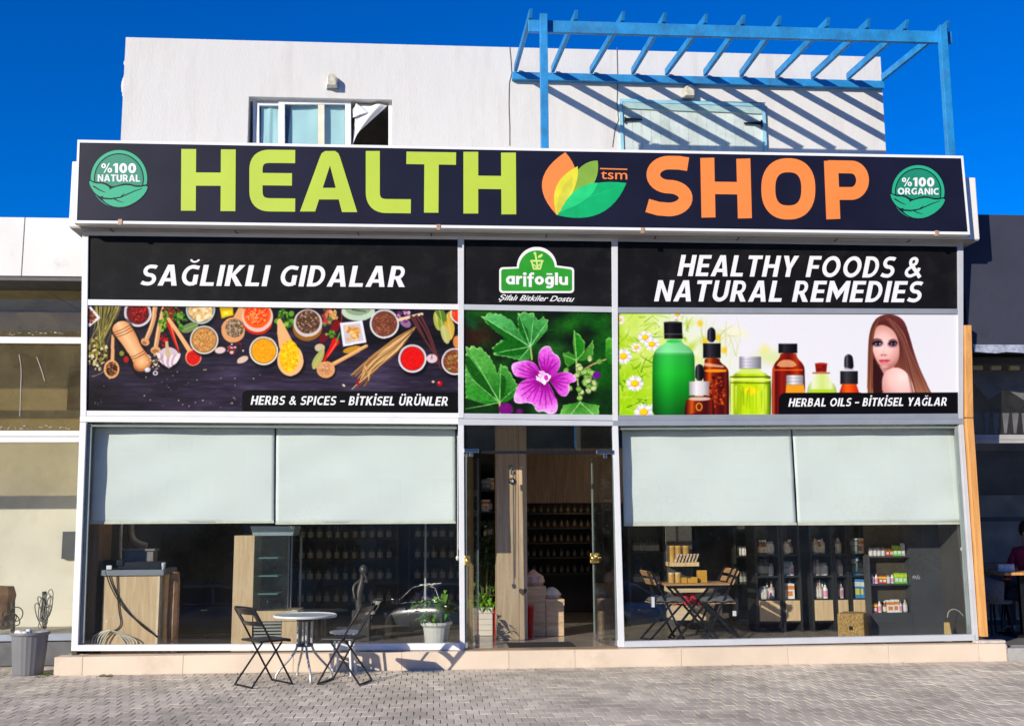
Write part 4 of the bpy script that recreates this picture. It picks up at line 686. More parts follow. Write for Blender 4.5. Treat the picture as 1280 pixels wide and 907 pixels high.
# upper floor window, white plastic with its torn curtain
WF = Plane((0, 2.0, 0), (0, -1, 0)); UPVC = mat('white plastic frame', (.78, .78, .76), .4, 0, .04, 6, dark=(.25, .25, .26), dscale=26, dlo=.66, dhi=.74)
win = MB(); zx = lambda x, y: (290+x/5.818, 80+y/5.818); Q = lambda a, b, c, d: [zx(a, b), zx(c, b), zx(c, d), zx(a, d)]
win.slab(WF, Q(120, 243, 1172, 266), 0, .1); win.slab(WF, Q(1138, 266, 1172, 640), 0, .1); win.slab(WF, Q(150, 266, 176, 640), -.02, .08)
wo = kid('window', win, UPVC, shop, bevel=.003)
sash = MB()
for q in ((340, 260, 865, 296), (340, 296, 385, 640), (824, 296, 866, 640)): sash.slab(WF, Q(*q), .02, .05)
for q in ((196, 272, 342, 300), (178, 272, 197, 640)): sash.slab(WF, Q(*q), -.01, .05)
sash.build('sash', UPVC, wo, bevel=.003)
st = MB(); st.slab(WF, Q(626, 296, 672, 640), .01, .04); st.build('mullion', mat('cream plastic', (.72, .68, .52), .5), wo)
pn = MB(); pn.slab(WF, Q(384, 294, 826, 640), -.012, .008); pn.slab(WF, Q(196, 300, 342, 640), -.03, .008); pn.build('pane', glass('teal window glass', tint=(.84, .95, .95), r0=.05, dust_veil=.01), wo)
lt = MB(); lt.slab(WF, Q(118, 198, 1170, 240), -.02, .02); lt.build('lintel_shade', mat('painted lintel shade', (.30, .29, .25), .9, 0, .2, 8), wo)  # dark strip holds the shade under the lintel in its colour
room = MB(); room.box(-3.8, -1.8, 3.4, 3.5, 6.2, 7.8); room.box(-3.8, -1.8, UW+.23, 3.4, 6.2, 6.24); kid('room_wall', room, mat('dim room', (.16, .14, .11), .9, 0, .2), shop)
# shutters on the right
SH = Plane((0, 1.87, 0), (0, -1, 0)); zs2 = lambda x, y: (760+x/5.818, 110+y/5.818); Q2 = lambda *p: [zs2(*q) for q in p]
PALE = mat('pale aqua shutter paint', (.52, .585, .54), .7, 0, .12, 4, bump=.3, dark=(.33, .42, .40), dscale=5, dlo=.55, dhi=.75, island=.07); AQUA = mat('aqua trim paint', (.26, .52, .62), .6, 0, .1, 5)
fr = MB(); fr.slab(SH, Q2((85, 82), (1140, 118), (1140, 140), (85, 104)), .02, .06); fr.slab(SH, Q2((85, 104), (102, 104), (116, 480), (95, 480)), .02, .06); fr.slab(SH, Q2((1116, 139), (1140, 140), (1156, 480), (1136, 480)), .02, .06); kid('shutter_frame', fr, AQUA, shop)
for a, b in ((0, 8), (8, 15)):
    sh = MB()
    for k in range(a, b):
        x0 = 106+k*67.6; x1 = x0+66.2; t0 = 108+(x0-100)*.036; sh.slab(SH, Q2((x0, t0), (x1, t0+2.4), (x1+14, 500), (x0+14, 500)), -.005, .03)
    so_ = kid('shutter', sh, PALE, shop)
    xa, xb = 106+a*67.6, 106+b*67.6-2; hd = MB(); hd.slab(SH, Q2((xa, 107+(xa-100)*.036), (xb, 107+(xb-100)*.036), (xb+2, 155+(xb-100)*.036), (xa+2, 150+(xa-100)*.036)), .02, .025); hd.build('top_rail', mat('aqua weathered board', (.34, .48, .46), .7, 0, .15, 6, island=.0), so_)
    hg = MB()
    if a == 0: hg.slab(SH, Q2((118, 215), (125, 215), (125, 258), (118, 258)), .03, .02); hg.slab(SH, Q2((125, 222), (245, 230), (245, 240), (125, 246)), .03, .015)
    else: hg.slab(SH, Q2((1108, 238), (1118, 238), (1120, 290), (1110, 290)), .03, .02); hg.slab(SH, Q2((985, 256), (1108, 248), (1110, 272), (985, 266)), .03, .015)
    hg.build('hinge', BLKM, so_)

# column with wood cladding and the bulkhead inside the door
def abox(mb, px0, px1, pyt, pyb, Y, d, mi=0, zb=None, zt=None):       # box whose front face (on y = Y) covers these pixels
    pm = (pyt+pyb)/2; x0, x1 = at(px0, pm, Y).x, at(px1, pm, Y).x; z0 = at((px0+px1)/2, pyb, Y).z if zb is None else zb; z1 = at((px0+px1)/2, pyt, Y).z if zt is None else zt
    mb.box(x0, x1, Y, Y+d, z0, z1, mi); return x0, x1, z0, z1
mb = MB(); abox(mb, 621, 648.5, 600, 798, .94, .34, zb=FZ+.002, zt=3.11); abox(mb, 648.9, 659, 600, 798, .94, .34, zb=FZ+.002, zt=3.11); kid('column', mb, PLANK, shop, bevel=.004)
mb = MB(); abox(mb, 655, 800, 560, 628, 2.3, .12); kid('bulkhead', mb, wood('dark oak bulkhead', (.11, .065, .035), (.19, .12, .065), 2, 2.4), shop)
mb = MB(); abox(mb, 108, 121, 640, 806, .3, .5, zb=FZ+.003, zt=3.1); kid('side_panel', mb, wood('brown side board', (.24, .14, .07), (.36, .22, .12), 2, 2, knots=False), shop)
# ---------------------------------------------------------------- the long sign over the shop front
GRN = mat('emerald vinyl', (.02, .40, .20), .42, 0, .06, 3); GRD = mat('deep green vinyl', (.012, .24, .13), .42, 0, .06, 3)
sign = thing('shop_sign', 'long black sign over the shop front reading HEALTH SHOP in lime and orange letters', 'sign', (0, -.48, 5.0))
SQ = [(97, 175), (1203.7, 195), (1212.5, 293.3), (92.5, 278.8)]
mb = MB(); mb.slab(SIGN, [(99.5, 178), (1201.5, 198), (1209.5, 290.2), (96, 275.8)], .001, .10); kid('board', mb, NAVY, sign)
mb = MB(); E = lambda q: mb.slab(SIGN, q, .006, .112)
E([(97, 175), (1203.7, 195), (1203.9, 198.2), (97, 178.4)]); E([(95.2, 275.6), (1209.8, 290), (1212.5, 293.4), (92.5, 279)]); E([(97, 178.4), (99.8, 178.4), (96.2, 275.7), (92.7, 277.5)]); E([(1201.2, 198.2), (1203.9, 198.2), (1212.4, 293), (1209.6, 290)])
kid('frame', mb, WHITE, sign)
for px, py in ((150.5, 276.5), (548, 283), (803, 287), (1170.5, 290.5)): p = SIGN.pt(px, py, .012); mb = MB(); mb.box(p.x-.022, p.x+.022, p.y-.004, p.y+.02, p.z-.045, p.z+.02); kid('bracket', mb, mat('rusty bracket', (.45, .30, .20), .7, .2, .3, 30), sign)
for x in (470, 846):
    mb = MB(); mb.slab(SIGN, [(x, 182+(x-470)*.018), (x+.5, 182+(x-470)*.018), (x+1.5, 283+(x-470)*.013), (x+1, 283+(x-470)*.013)], .0016, .002); kid('sheet_join', mb, BLKM, sign)
def z2(x, y): return (x/2, y/2)
def z2b(x, y): return (640+x/2, y/2)
def letters(name, tr, segs, m, cuts, lift=.004):
    cuts = list(cuts)+[1e9]; groups = {}
    for s_ in segs: x = sum(p[0] for p in s_[0])/len(s_[0]); groups.setdefault(sum(x > c for c in cuts), []).append(s_)
    for k in sorted(groups):
        V = Vec(SIGN, lift)
        for pts, w, rad in groups[k]: V.line([tr(*p) for p in pts], w/2, 0, rad=rad/2)
        kid(name, V.mb, m, sign)
letters('lettering', z2, [
    ([(472, 373), (471, 527)], 37, 0), ([(571, 374), (570, 528)], 37, 0), ([(480, 448), (562, 448.5)], 33, 0),
    ([(738, 392), (640, 391), (640, 512), (738, 513)], 33, 34), ([(640, 448), (730, 449)], 31, 0),
    ([(932, 378), (932, 515), (1027, 516)], 35, 34),
    ([(1016, 395), (1140, 397)], 31, 0), ([(1079, 395), (1078, 532)], 36, 0),
    ([(1177, 380), (1177, 534)], 37, 0), ([(1271, 382), (1272, 536)], 37, 0), ([(1185, 456), (1264, 457)], 33, 0)], LIME, (606, 750, 900, 1030, 1150))
V = Vec(SIGN, .004); [V.poly([z2(*q) for q in pp_], 0) for pp_ in (((750, 529), (788, 529), (825, 414), (825, 378), (813, 378), (804, 384), (800, 393)), ((893, 530.5), (855, 530.5), (825, 414), (825, 378), (838, 378), (846, 384), (850, 393)), ((800, 470), (849, 470), (858, 499), (790, 499)))]; o_ = kid('lettering', V.mb, LIME, sign)
letters('lettering', z2b, [
    ([(440, 411), (418, 407.5)]+[(392+39*math.cos(math.radians(t)), 437+30*math.sin(math.radians(t))) for t in range(-90, -271, -12)]+[(392+42*math.cos(math.radians(t)), 495.5+28.5*math.sin(math.radians(t))) for t in range(-78, 91, 12)]+[(366, 522), (338, 514)], 34, 0),
    ([(488, 395), (491, 544)], 35, 0), ([(578, 397), (582, 546)], 35, 0), ([(496, 470), (578, 471)], 31, 0),
    ([(690.5+50*abs(math.cos(t))**.82*math.copysign(1, math.cos(t)), 472.5+59*abs(math.sin(t))**.82*math.copysign(1, math.sin(t))) for t in [6.28319*k/40+.0785 for k in range(41)]], 35, 0),
    ([(797, 402), (803, 548)], 35, 0), ([(790, 417), (848, 418)]+[(848+28*math.cos(math.radians(t)), 451+33*math.sin(math.radians(t))) for t in range(-80, 91, 10)]+[(800, 484)], 32, 0)], ORANGE, (462, 612, 770))
# leaf emblem with the three small letters
V = Vec(SIGN, .004)
def leafs(a, c1, b, c2, mi, n=12):
    a, c1, b, c2 = [Vector(z2b(*q)) for q in (a, c1, b, c2)]; P = []
    for k in range(n): t = k/n; P.append(a*(1-t)**2+c1*2*t*(1-t)+b*t*t)
    for k in range(n): t = k/n; P.append(b*(1-t)**2+c2*2*t*(1-t)+a*t*t)
    V.poly([(p.x, p.y) for p in P], mi)
leafs((112, 538), (28, 450), (133, 381), (198, 450), 0); leafs((120, 528), (150, 400), (214, 402), (226, 478), 1); leafs((112, 538), (150, 440), (286, 458), (240, 570), 2)
leafs((112, 538), (84, 455), (164, 416), (172, 470), 3); leafs((120, 530), (150, 460), (214, 457), (206, 500), 4); leafs((113, 537), (160, 470), (150, 440), (105, 490), 5)
V.line([z2b(112, 538), z2b(170, 500), z2b(260, 470)], .8, 4, .4)
V.line([z2b(220, 422), z2b(288, 424)], 1.6, 0); 
text_on(V.mb, SIGN, 'tsm', *z2b(222, 448), *z2b(288, 449.5), 12.2, .008, 0, .004)
kid('emblem', V.mb, [ORANGE, mat('olive vinyl', (.22, .40, .04), .42), mat('mid green vinyl', (.0, .40, .12), .42), mat('yellow vinyl', (.72, .66, .03), .42), mat('bright green vinyl', (.015, .58, .17), .42), mat('moss yellow vinyl', (.62, .58, .04), .42)], sign)
def badge(cx, cy, r, word, tw):
    V = Vec(SIGN, .004); k = r/36.
    V.ell(cx, cy, r*.98, r, 0); V.ell(cx, cy, r*.87, r*.89, 3); V.ell(cx, cy, r*.83, r*.85, 1)
    L = lambda *p: [(cx+x*k, cy+y*k) for x, y in p]
    V.poly(L((-38, 0), (-30, 4), (-18, 4), (-8, 10), (-2, 8), (10, 5), (24, 9), (38, 6), (34, 18), (24, 28), (10, 36), (-4, 37), (-16, 32), (-28, 22), (-36, 10)), 3, 1)
    V.poly(L((-37.5, 1.5), (-30, 6), (-19, 6), (-10, 12), (-16, 18), (-22, 23), (-30, 18), (-36, 9)), 0, 1)
    V.poly(L((-22, 24), (-12, 13), (0, 9), (12, 7.5), (24, 11), (37, 8), (33, 18), (24, 27), (10, 34.5), (-4, 35.5), (-15, 31)), 0, 1)
    V.line(L((-32, 9), (-24, 14), (-17, 17)), 1.8*k, 3, .8*k); V.line(L((-23, 24), (-10, 25), (2, 23), (20, 15), (29, 12)), 2.2*k, 3, .8*k); V.line(L((-6, 25), (0, 28), (6, 29.5)), 1.6*k, 3, .5*k); V.line(L((2, 23), (7, 18)), 1.6*k, 3, .5*k)
    glyphs_on(V.mb, SIGN, '%100', cx-22*k, cy-7.5*k, cx+21.5*k, cy-7.2*k, 12*k, V.off+.0006, 2, 0, .09, 1.05); glyphs_on(V.mb, SIGN, word, cx-tw*k, cy+3.2*k, cx+tw*k, cy+3.6*k, 8.6*k, V.off+.0006, 2, 0, .09, 1.15)
    kid('badge', V.mb, [GRN, GRD, WVIN, NAVY], sign)
badge(148.8, 223.8, 36, 'NATURAL', 26.5); badge(1147.5, 240.2, 33.5, 'ORGANIC', 27.5)

# ---------------------------------------------------------------- printed panels in the inclined frames
def panel(label, quad, cat='sign panel', m=None):
    c = TILT.pt((quad[0][0]+quad[2][0])/2, quad[2][1]); t = thing('sign_panel', label, cat, tuple(c)); mb = MB(); mb.slab(TILT, quad, -.022, .02); kid('board', mb, m or BLACK, t); return t
A, B = -.0195, -.019
t = panel('black panel lettered SAĞLIKLI GIDALAR above the spice picture', [(109, 293), (573, 298), (573, 381), (108, 375)])
mb = []; glyphs_on(mb, TILT, 'SAĞLIKLI GIDALAR', 174.5, 356.5, 510.5, 358.5, 26.2, A, 0, .2, .125, .92)
for w_ in mb: kid('lettering', w_, WVIN, t)
t = panel('black panel lettered HEALTHY FOODS & NATURAL REMEDIES', [(771, 300), (1198, 306.5), (1198, 386.8), (771, 384.8)])
mb = []; glyphs_on(mb, TILT, 'HEALTHY FOODS &', 847, 344.6, 1156.5, 347.2, 26.4, A, 0, .2, .125, .92); glyphs_on(mb, TILT, 'NATURAL REMEDIES', 818, 376.3, 1156, 377.6, 26.4, A, 0, .2, .125, .92)
for w_ in mb: kid('lettering', w_, WVIN, t)
t = panel('small black panel with a green herb brand badge over the doorway', [(579, 298), (766, 300.5), (766, 384), (579, 381)])
V = Vec(TILT, A); q4 = lambda x, y: (575+x/4.03, 295+y/4.03)
def capsule(x0, y0, x1, y1, r, mi, cx=None, cy=None, R=0):
    P = []
    for (px, py, a0) in ((x1-r, y1-r, 0), (x0+r, y1-r, 90), (x0+r, y0+r, 180)):
        P += [(px+r*math.cos(math.radians(a0+k*15)), py+r*math.sin(math.radians(a0+k*15))) for k in range(7)]
    if R: 
        b = math.asin((cy-y0)/R) if abs(cy-y0) < R else 0
        P += [(cx+R*math.cos(math.pi-b+(math.pi+2*b)*k/24), cy+R*math.sin(math.pi-b+(math.pi+2*b)*k/24)) for k in range(25)] if False else [(cx-R*math.cos(math.radians(t_)), cy-R*math.sin(math.radians(t_))) for t_ in range(0, 181, 8)]
    P += [(x1-r+r*math.cos(math.radians(270+k*15)), y0+r+r*math.sin(math.radians(270+k*15))) for k in range(7)]
    V.poly([q4(*p) for p in P], mi)
capsule(198, 156, 576, 286, 18, 0, 388, 154, 101); capsule(208, 166, 566, 276, 12, 1, 388, 162, 91)
LG = 2
V.line([q4(356, 122), q4(362, 128), q4(372, 164), q4(404, 164), q4(414, 128), q4(420, 122)], 2.2, LG); V.line([q4(357, 124), q4(419, 124)], 2.4, LG); V.line([q4(380, 86), q4(386, 124), q4(392, 160)], 2.2, LG); V.line([q4(372, 140), q4(388, 160), q4(404, 138)], 1.6, LG); V.ell(*q4(378, 86), 1.8, 1.8, LG); V.poly([q4(392, 112), q4(396, 96), q4(420, 86), q4(414, 104)], LG, 1)
glyphs_on(V.mb, TILT, 'arifoğlu', *q4(232, 242), *q4(545, 246), 10.6, V.off+.0006, 0, 0, .10); text_on(V.mb, TILT, 'Şifalı Bitkiler Dostu', *q4(196, 322), *q4(578, 330), 6.9, V.off+.0006, 0, .014, .5)
kid('badge', V.mb, [WVIN, mat('leaf green vinyl', (.02, .30, .015), .42), mat('pale lime vinyl', (.56, .72, .20), .42)], t)
t = panel('picture panel of spices in bowls and wooden spoons on dark wood', [(108.5, 380.5), (573, 386), (573, 517), (107.5, 514)])
print_sheet('picture', art_spices(), TILT, [(109, 381), (573, 386.5), (573, 516.5), (107.6, 513.6)], -.0212, t)
mb = []; glyphs_on(mb, TILT, 'HERBS & SPICES – BİTKİSEL ÜRÜNLER', 312.8, 505.6, 561.5, 506.8, 11.2, B, 0, .2, .125, .92)
for w_ in mb: kid('lettering', w_, WVIN, t)
t = panel('picture panel of a pink mallow flower among green leaves', [(579, 386), (766, 389), (766, 519), (579, 517)])
print_sheet('picture', art_flower(), TILT, [(579.4, 386.5), (765.8, 389.7), (766, 518.5), (579.6, 516.7)], -.0212, t)
t = panel('picture panel of oil bottles, daisies and a long haired woman', [(772, 390), (1199, 391.5), (1199, 517.5), (772, 519)], m=WVIN)
print_sheet('picture', art_bottles(), TILT, [(772.4, 390.5), (1198.6, 392), (1198.6, 517), (772.6, 519)], -.0212, t)
mb = []; glyphs_on(mb, TILT, 'HERBAL OILS – BİTKİSEL YAĞLAR', 986, 508, 1186, 506.8, 10.4, B, 0, .2, .125, .92)
for w_ in mb: kid('lettering', w_, WVIN, t)

# ---------------------------------------------------------------- roller blinds
def blind(label, q, chain=None, seed=0):
    c = at((q[0][0]+q[1][0])/2, q[2][1], .20); t = thing('roller_blind', label, 'blind', tuple(c), 'roller blinds half drawn behind the shop windows')
    a, b, cc, d = [at(x, y, .20) for x, y in q]; mb = MB(); nx, nz = 48, 26; vs = []
    for j in range(nz+1):
        for i in range(nx+1):
            u, v = i/nx, j/nz; p = (a*(1-u)+b*u)*(1-v)+(d*(1-u)+cc*u)*v
            w = .007*math.sin((u*3.1+v*1.3+seed)*3.1)*v+.007*math.sin((u*5-v*4.6+seed*2)*2.2)*(1-abs(2*u-1))+.005*math.sin((u+v*1.4)*9+seed)*(.4+.6*math.sin(u*4+seed))+.004*math.sin((u*1.2-v*.9)*16+seed)*max(0, 1-2.2*math.hypot(u-.3, v-.25)); vs.append(p+Vector((0, w, 0)))
    mb.add(vs, [(j*(nx+1)+i, j*(nx+1)+i+1, (j+1)*(nx+1)+i+1, (j+1)*(nx+1)+i) for j in range(nz) for i in range(nx)], 0, True); o = kid('fabric', mb, BLIND, t); sd = o.modifiers.new('cloth', 'SOLIDIFY'); sd.thickness = .002; sd.offset = 1
    m = MB(); m.box(d.x, cc.x, .19, .212, d.z-.02, d.z+.008); kid('bottom_bar', m, mat('cream hem bar', (.70, .70, .58), .6), t)
    m = MB(); m.tube([(a.x-.01, .225, a.z+.015), (b.x+.01, .225, b.z+.015)], .028, 10); kid('roller', m, BLIND, t)
    if chain:
        x, y0, y1 = chain; m = MB(); p0 = at(x, y0, .18); p1 = at(x, y1, .18); m.tube([(p0.x, .18, p0.z), (p1.x, .18, p1.z)], .006, 6); m.tube([(p0.x+.03, .18, p0.z), (p1.x+.015, .18, p1.z+.1)], .005, 6); m.ball((p1.x, .18, p1.z), .022, 6, sz=1.4); kid('chain', m, WHITE, t)
blind('first roller blind from the left, above the wooden counter', [(115.5, 532.5), (343.2, 533.5), (342.5, 653), (111.5, 652.5)], None, .3)
blind('roller blind beside the doorway, above the outdoor table and potted plant', [(345.5, 533.5), (569, 534.8), (569.5, 652.8), (344.5, 653)], (572, 540, 697), 1.2)
blind('roller blind beside the doorway, above the bistro table', [(777.5, 536.5), (988.5, 535.5), (995.5, 654), (780, 655)], None, 2.3)
blind('last roller blind on the right, above the product racks', [(990.5, 535.5), (1194.5, 534.5), (1202.5, 651.5), (997.5, 654)], (1203, 560, 686), 3.1)
# ---------------------------------------------------------------- pergola
perg = thing('pergola', 'bright blue timber pergola on the roof terrace casting slanted stripes', 'pergola', (2.6, .9, 5.77))
p1 = at(679, 60, 0).x; p2 = 5.222
for x in (p1, p2): mb = MB(); mb.box(x-.047, x+.047, -.095, -.01, 5.766, 7.86); kid('post', mb, BLUE, perg, bevel=.004)
mb = MB(); mb.box(-.06, 5.37, -.008, .05, 7.66, 7.815); kid('beam', mb, BLUE, perg, bevel=.004)
mb = MB(); mb.box(-.13, 5.262, 1.815, UW-.003, 7.815, 7.925); kid('wall_beam', mb, BLUE, perg, bevel=.004)
fx = [664, 721, 780, 832, 884, 931, 976, 1037, 1088, 1136, 1187]; rx = [644.5, 691, 739, 791, 833, 881, 926, 970.5, 1015, 1059.5, 1103]
for a, b in zip(fx, rx):
    y = 14+(a-664)*.0455; A_ = at(a, y+8, -.09); A_.z = 7.87; B_ = at(b, 92, 1.82); B_.z = 7.975; d = (A_-B_).normalized()
    mb = MB(); r = Vector((.024, 0, 0)); h = Vector((0, 0, .048)); q0 = [A_-r-h+d*-.06, A_+r-h+d*-.06, A_+r+h, A_-r+h]; q1 = [B_-r-h, B_+r-h, B_+r+h, B_-r+h]
    mb.hexa(q0+q1); kid('rafter', mb, BLUE, perg, bevel=.004)
# wall lamps
LAMPG = mat('yellowed lamp glass', (.62, .58, .46), .3, 0, .25, 14, dark=(.35, .30, .2), dscale=20)
def lamp(px, py, lab):
    p = at(px, py, UW); t = thing('wall_lamp', lab, 'lamp', (p.x, UW, p.z)); mb = MB(); mb.box(p.x-.085, p.x+.085, UW-.03, UW-.002, p.z-.10, p.z+.02); mb.lathe([(.085, -.012), (.085, .012)], (p.x, UW-.016, p.z+.02), 6); kid('base', mb, GREY, t, bevel=.006)
    mb = MB(); pr = [(-.078, -.09), (.078, -.09), (.078, .03)]+[(.078*math.cos(a), .03+.075*math.sin(a)) for a in [k*.3 for k in range(1, 11)]]+[(-.078, .03)]
    a = [Vector((p.x+x, UW-.032, p.z+z)) for x, z in pr]; b = [Vector((p.x+x*.8, UW-.13, p.z+(z+.02)*.85-.02)) for x, z in pr]; n = len(a)
    mb.add(a+b, [list(range(n)), list(range(n, 2*n))[::-1]]+[(i, (i+1) % n, n+(i+1) % n, n+i) for i in range(n)]); kid('diffuser', mb, LAMPG, t, bevel=.008)
lamp(415.5, 104, 'small wall lamp above the half open upper window'); lamp(860, 117, 'small wall lamp above the aqua shutters')
# thin cables down the upper wall
def cable(lab, pts, Y, r=.006, m=None, name='cable'):
    mb = MB(); P = []
    for x, y in pts: q = at(x, y, Y); P.append((q.x, Y-r, q.z))
    mb.tube(P, r, 6); return tag(mb.build(name, m or mat('grey cable', (.16, .15, .14), .7)), lab, 'cable')
cable('thin cable hanging down the wall beside the left pergola post', [(637, 59), (638.5, 75), (639.5, 92), (636.5, 104), (636, 130), (637, 160), (637, 182)], UW)
cable('thin slack cable beside the aqua shutters', [(771, 60), (771.5, 80), (772, 105), (771, 128), (773, 150), (768, 165), (765.5, 184)], UW)
# curtains of the upper window
CUR = mat('white curtain cloth', (.74, .74, .73), .9, 0, .05, 3)
def cloth(name, lab, pts, Y, m=CUR, amp=.02, fq=9.):
    a = [at(*zx(x, y), Y) for x, y in pts]; xs_ = [p.x for p in a]; n = 18; mb = MB(); b = []
    nx, nz = 26, 14; g = []
    for j in range(nz+1):
        for i in range(nx+1):
            u, v = i/nx, j/nz; p = (a[0]*(1-u)+a[1]*u)*(1-v)+(a[3]*(1-u)+a[2]*u)*v; g.append(p+Vector((0, amp*math.sin(u*fq+v*2)+amp*.4*math.sin(u*fq*2.3+1), 0)))
    mb.add(g, [(j*(nx+1)+i, j*(nx+1)+i+1, (j+1)*(nx+1)+i+1, (j+1)*(nx+1)+i) for j in range(nz) for i in range(nx)], 0, True)
    o = mb.build(name, m); sd = o.modifiers.new('cloth', 'SOLIDIFY'); sd.thickness = .003; return tag(o, lab, 'curtain')
cloth('curtain', 'pale curtain behind the narrow left pane of the upper window', [(214, 300), (345, 300), (345, 640), (205, 640)], 2.07, amp=.008)
cloth('curtain', 'pale curtain drawn behind the two middle panes of the upper window', [(430, 290), (830, 290), (830, 640), (400, 640)], 2.075, amp=.008)
cloth('torn_curtain', 'torn white curtain corner blown out of the open upper window', [(905, 288), (1132, 304), (900, 500), (868, 640)], 2.0, amp=.03, fq=6)
cloth('torn_curtain', 'loose white curtain flap caught by the window stile', [(878, 330), (905, 290), (1003, 352), (876, 388)], 1.99, amp=.015, fq=5)

# ---------------------------------------------------------------- timber battens leaning by the right end of the shop front
mb = MB(); mb.slab(TILT, [(1204.8, 406.5), (1213, 406.5), (1215.4, 521.5), (1206, 521.5)], .03, .07); tag(mb.build('timber_batten', PINE, bevel=.004), 'short upper pine batten fixed beside the oil bottle picture', 'timber')
mb = MB(); mb.slab(Plane((0, -.02, 0), (0, -1, 0)), [(1206.2, 522.6), (1215.2, 522.6), (1233.8, 795), (1225.2, 795)], .03, .08); tag(mb.build('timber_batten', PINE, bevel=.004), 'long pine batten standing at the right corner of the shop front', 'timber')

# ---------------------------------------------------------------- outdoor table, folding chairs, stool
tc_ = Vector((-2.565, -.70, GZ)); TZ = at(382, 768.5, -.70).z
tbl = thing('garden_table', 'round glass topped garden table between two black folding chairs', 'table', tuple(tc_)); R = .325
mb = MB(); mb.lathe([(R-.012, -.004), (R-.012, .004)], (tc_.x, tc_.y, TZ), 48); kid('tabletop', mb, mat('frosted table glass', (.50, .58, .57), .18, 0, .1, 20, spec=.6), tbl)
mb = MB(); mb.lathe([(R-.014, -.016), (R+.004, -.016), (R+.010, -.004), (R+.008, .010), (R-.006, .013), (R-.014, .006)], (tc_.x, tc_.y, TZ-.002), 48, cap=False); kid('rim', mb, mat('pale table rim', (.62, .63, .60), .4, .1), tbl)
TM = mat('silver table leg', (.50, .50, .49), .35, .4, .1, 10)
zk = .33
for k in range(4):
    a = math.radians(20+90*k); c, s_ = math.cos(a), math.sin(a); mb = MB(); P = []
    for rr, z in ((.075, TZ-.02-GZ), (.075, .52), (.075, zk+.06), (.082, zk), (.11, zk-.06), (.17, zk-.13), (.25, zk-.21), (.292, .06), (.30, .008)): P.append((tc_.x+c*rr, tc_.y+s_*rr, GZ+z))
    mb.tube(P, .0125, 8); mb.ball((P[-1][0], P[-1][1], GZ+.012), .016, 5); kid('leg', mb, TM, tbl)
mb = MB()
for z in (zk+.02, TZ-.05-GZ): mb.lathe([(.055, z-.012), (.09, z-.012), (.09, z+.012), (.055, z+.012), (.055, z-.012)], (tc_.x, tc_.y, GZ), 20, cap=False)
mb.lathe([(.02, TZ-.03-GZ), (.2, TZ-.03-GZ), (.2, TZ-.018-GZ), (.02, TZ-.018-GZ)], (tc_.x, tc_.y, GZ), 24); kid('collar', mb, mat('dark table collar', (.10, .10, .11), .4, .3), tbl)
# folding chair in its own frame: x forward, y sideways, origin on the floor under the seat
def folding_chair():
    t = thing('folding_chair', 'black folding chair on the left of the glass table, seen from behind', 'chair', (0, 0, 0), 'folding chairs at the garden table'); w = .205
    mb = MB()
    for s_ in (-1, 1): mb.tube([(.215, s_*w, .012), (.20, s_*w, .04), (-.13, s_*w, .60), (-.235, s_*w, .765), (-.243, s_*(w-.02), .785)], .0105, 8)
    mb.tube([(-.243, -(w-.02), .785), (-.246, 0, .788), (-.243, w-.02, .785)], .0105, 8); mb.tube([(.215, -w, .012), (.215, w, .012)], .0105, 8); kid('front_frame', mb, BLKM, t)
    mb = MB()
    for s_ in (-1, 1): mb.tube([(-.225, s_*(w-.03), .012), (-.20, s_*(w-.03), .05), (.10, s_*(w-.03), .435)], .0105, 8)
    mb.tube([(-.225, -(w-.03), .012), (-.225, w-.03, .012)], .0105, 8); kid('rear_frame', mb, BLKM, t)
    mb = MB(); n = 10
    mb.box(-.165, .195, -.19, .19, .440, .462); mb.box(.165, .205, -.185, .185, .430, .452); kid('seat', mb, mat('black seat board', (.014, .014, .015), .45, 0, .2, 6), t, bevel=.008)
    mb = MB(); f = lambda z: -.13-(z-.60)*.636
    for z0, z1 in ((.60, .645), (.715, .78)):
        q = [(f(z0)+.012+dx, y, z0) for dx, y in ((0, -.20), (0, .20))]; vs = []
        for z in (z0, z1):
            for k in range(n+1): y = -.2+.4*k/n; b_ = -.035*(1-(y/.2)**2); vs += [(f(z)+b_+.010, y, z), (f(z)+b_-.004, y, z)]
        m_ = (n+1)*2; fs = []
        for k in range(n): a = 2*k; fs += [(a, a+2, m_+a+2, m_+a), (a+1, m_+a+1, m_+a+3, a+3), (a, a+1, a+3, a+2), (m_+a, m_+a+2, m_+a+3, m_+a+1)]
        fs += [(0, m_, m_+1, 1), (2*n, 2*n+1, m_+2*n+1, m_+2*n)]; mb.add(vs, fs)
    for y in (-.17, -.09, .09, .17):
        if abs(y) > .1: b_ = -.035*(1-(y/.2)**2); mb.beam((f(.64)+b_+.003, y, .64), (f(.72)+b_+.003, y, .72), .014, .06, up=(0, 1, 0))
    kid('backrest', mb, BLKM, t, bevel=.003); return t
ch1 = folding_chair(); bpy.context.view_layer.update()
def place_chair(o, rear, front):
    r_, f_ = Vector(rear), Vector(front); d = f_-r_; o.rotation_euler = (0, 0, math.atan2(d.y, d.x)); m = (r_+f_)/2; o.location = (m.x, m.y, GZ)
place_chair(ch1, (-3.09, -1.185, 0), (-2.77, -.95, 0)); ch1.rotation_euler.z = math.radians(38)
ch2 = copy_tree(ch1, (0, 0, 0), 0, 'black folding chair right of the glass table, in front of the white stool'); place_chair(ch2, (-1.905, -1.08, 0), (-2.31, -.95, 0))
st_ = thing('stool', 'small white round stool behind the right folding chair', 'stool', (-2.17, -.40, GZ)); SZ = at(426, 788, -.40).z
mb = MB(); mb.lathe([(.05, SZ-.025), (.155, SZ-.022), (.165, SZ-.008), (.155, SZ), (.02, SZ+.002)], (-2.17, -.40, 0), 28); kid('seat', mb, mat('white plastic', (.74, .74, .72), .4), st_)
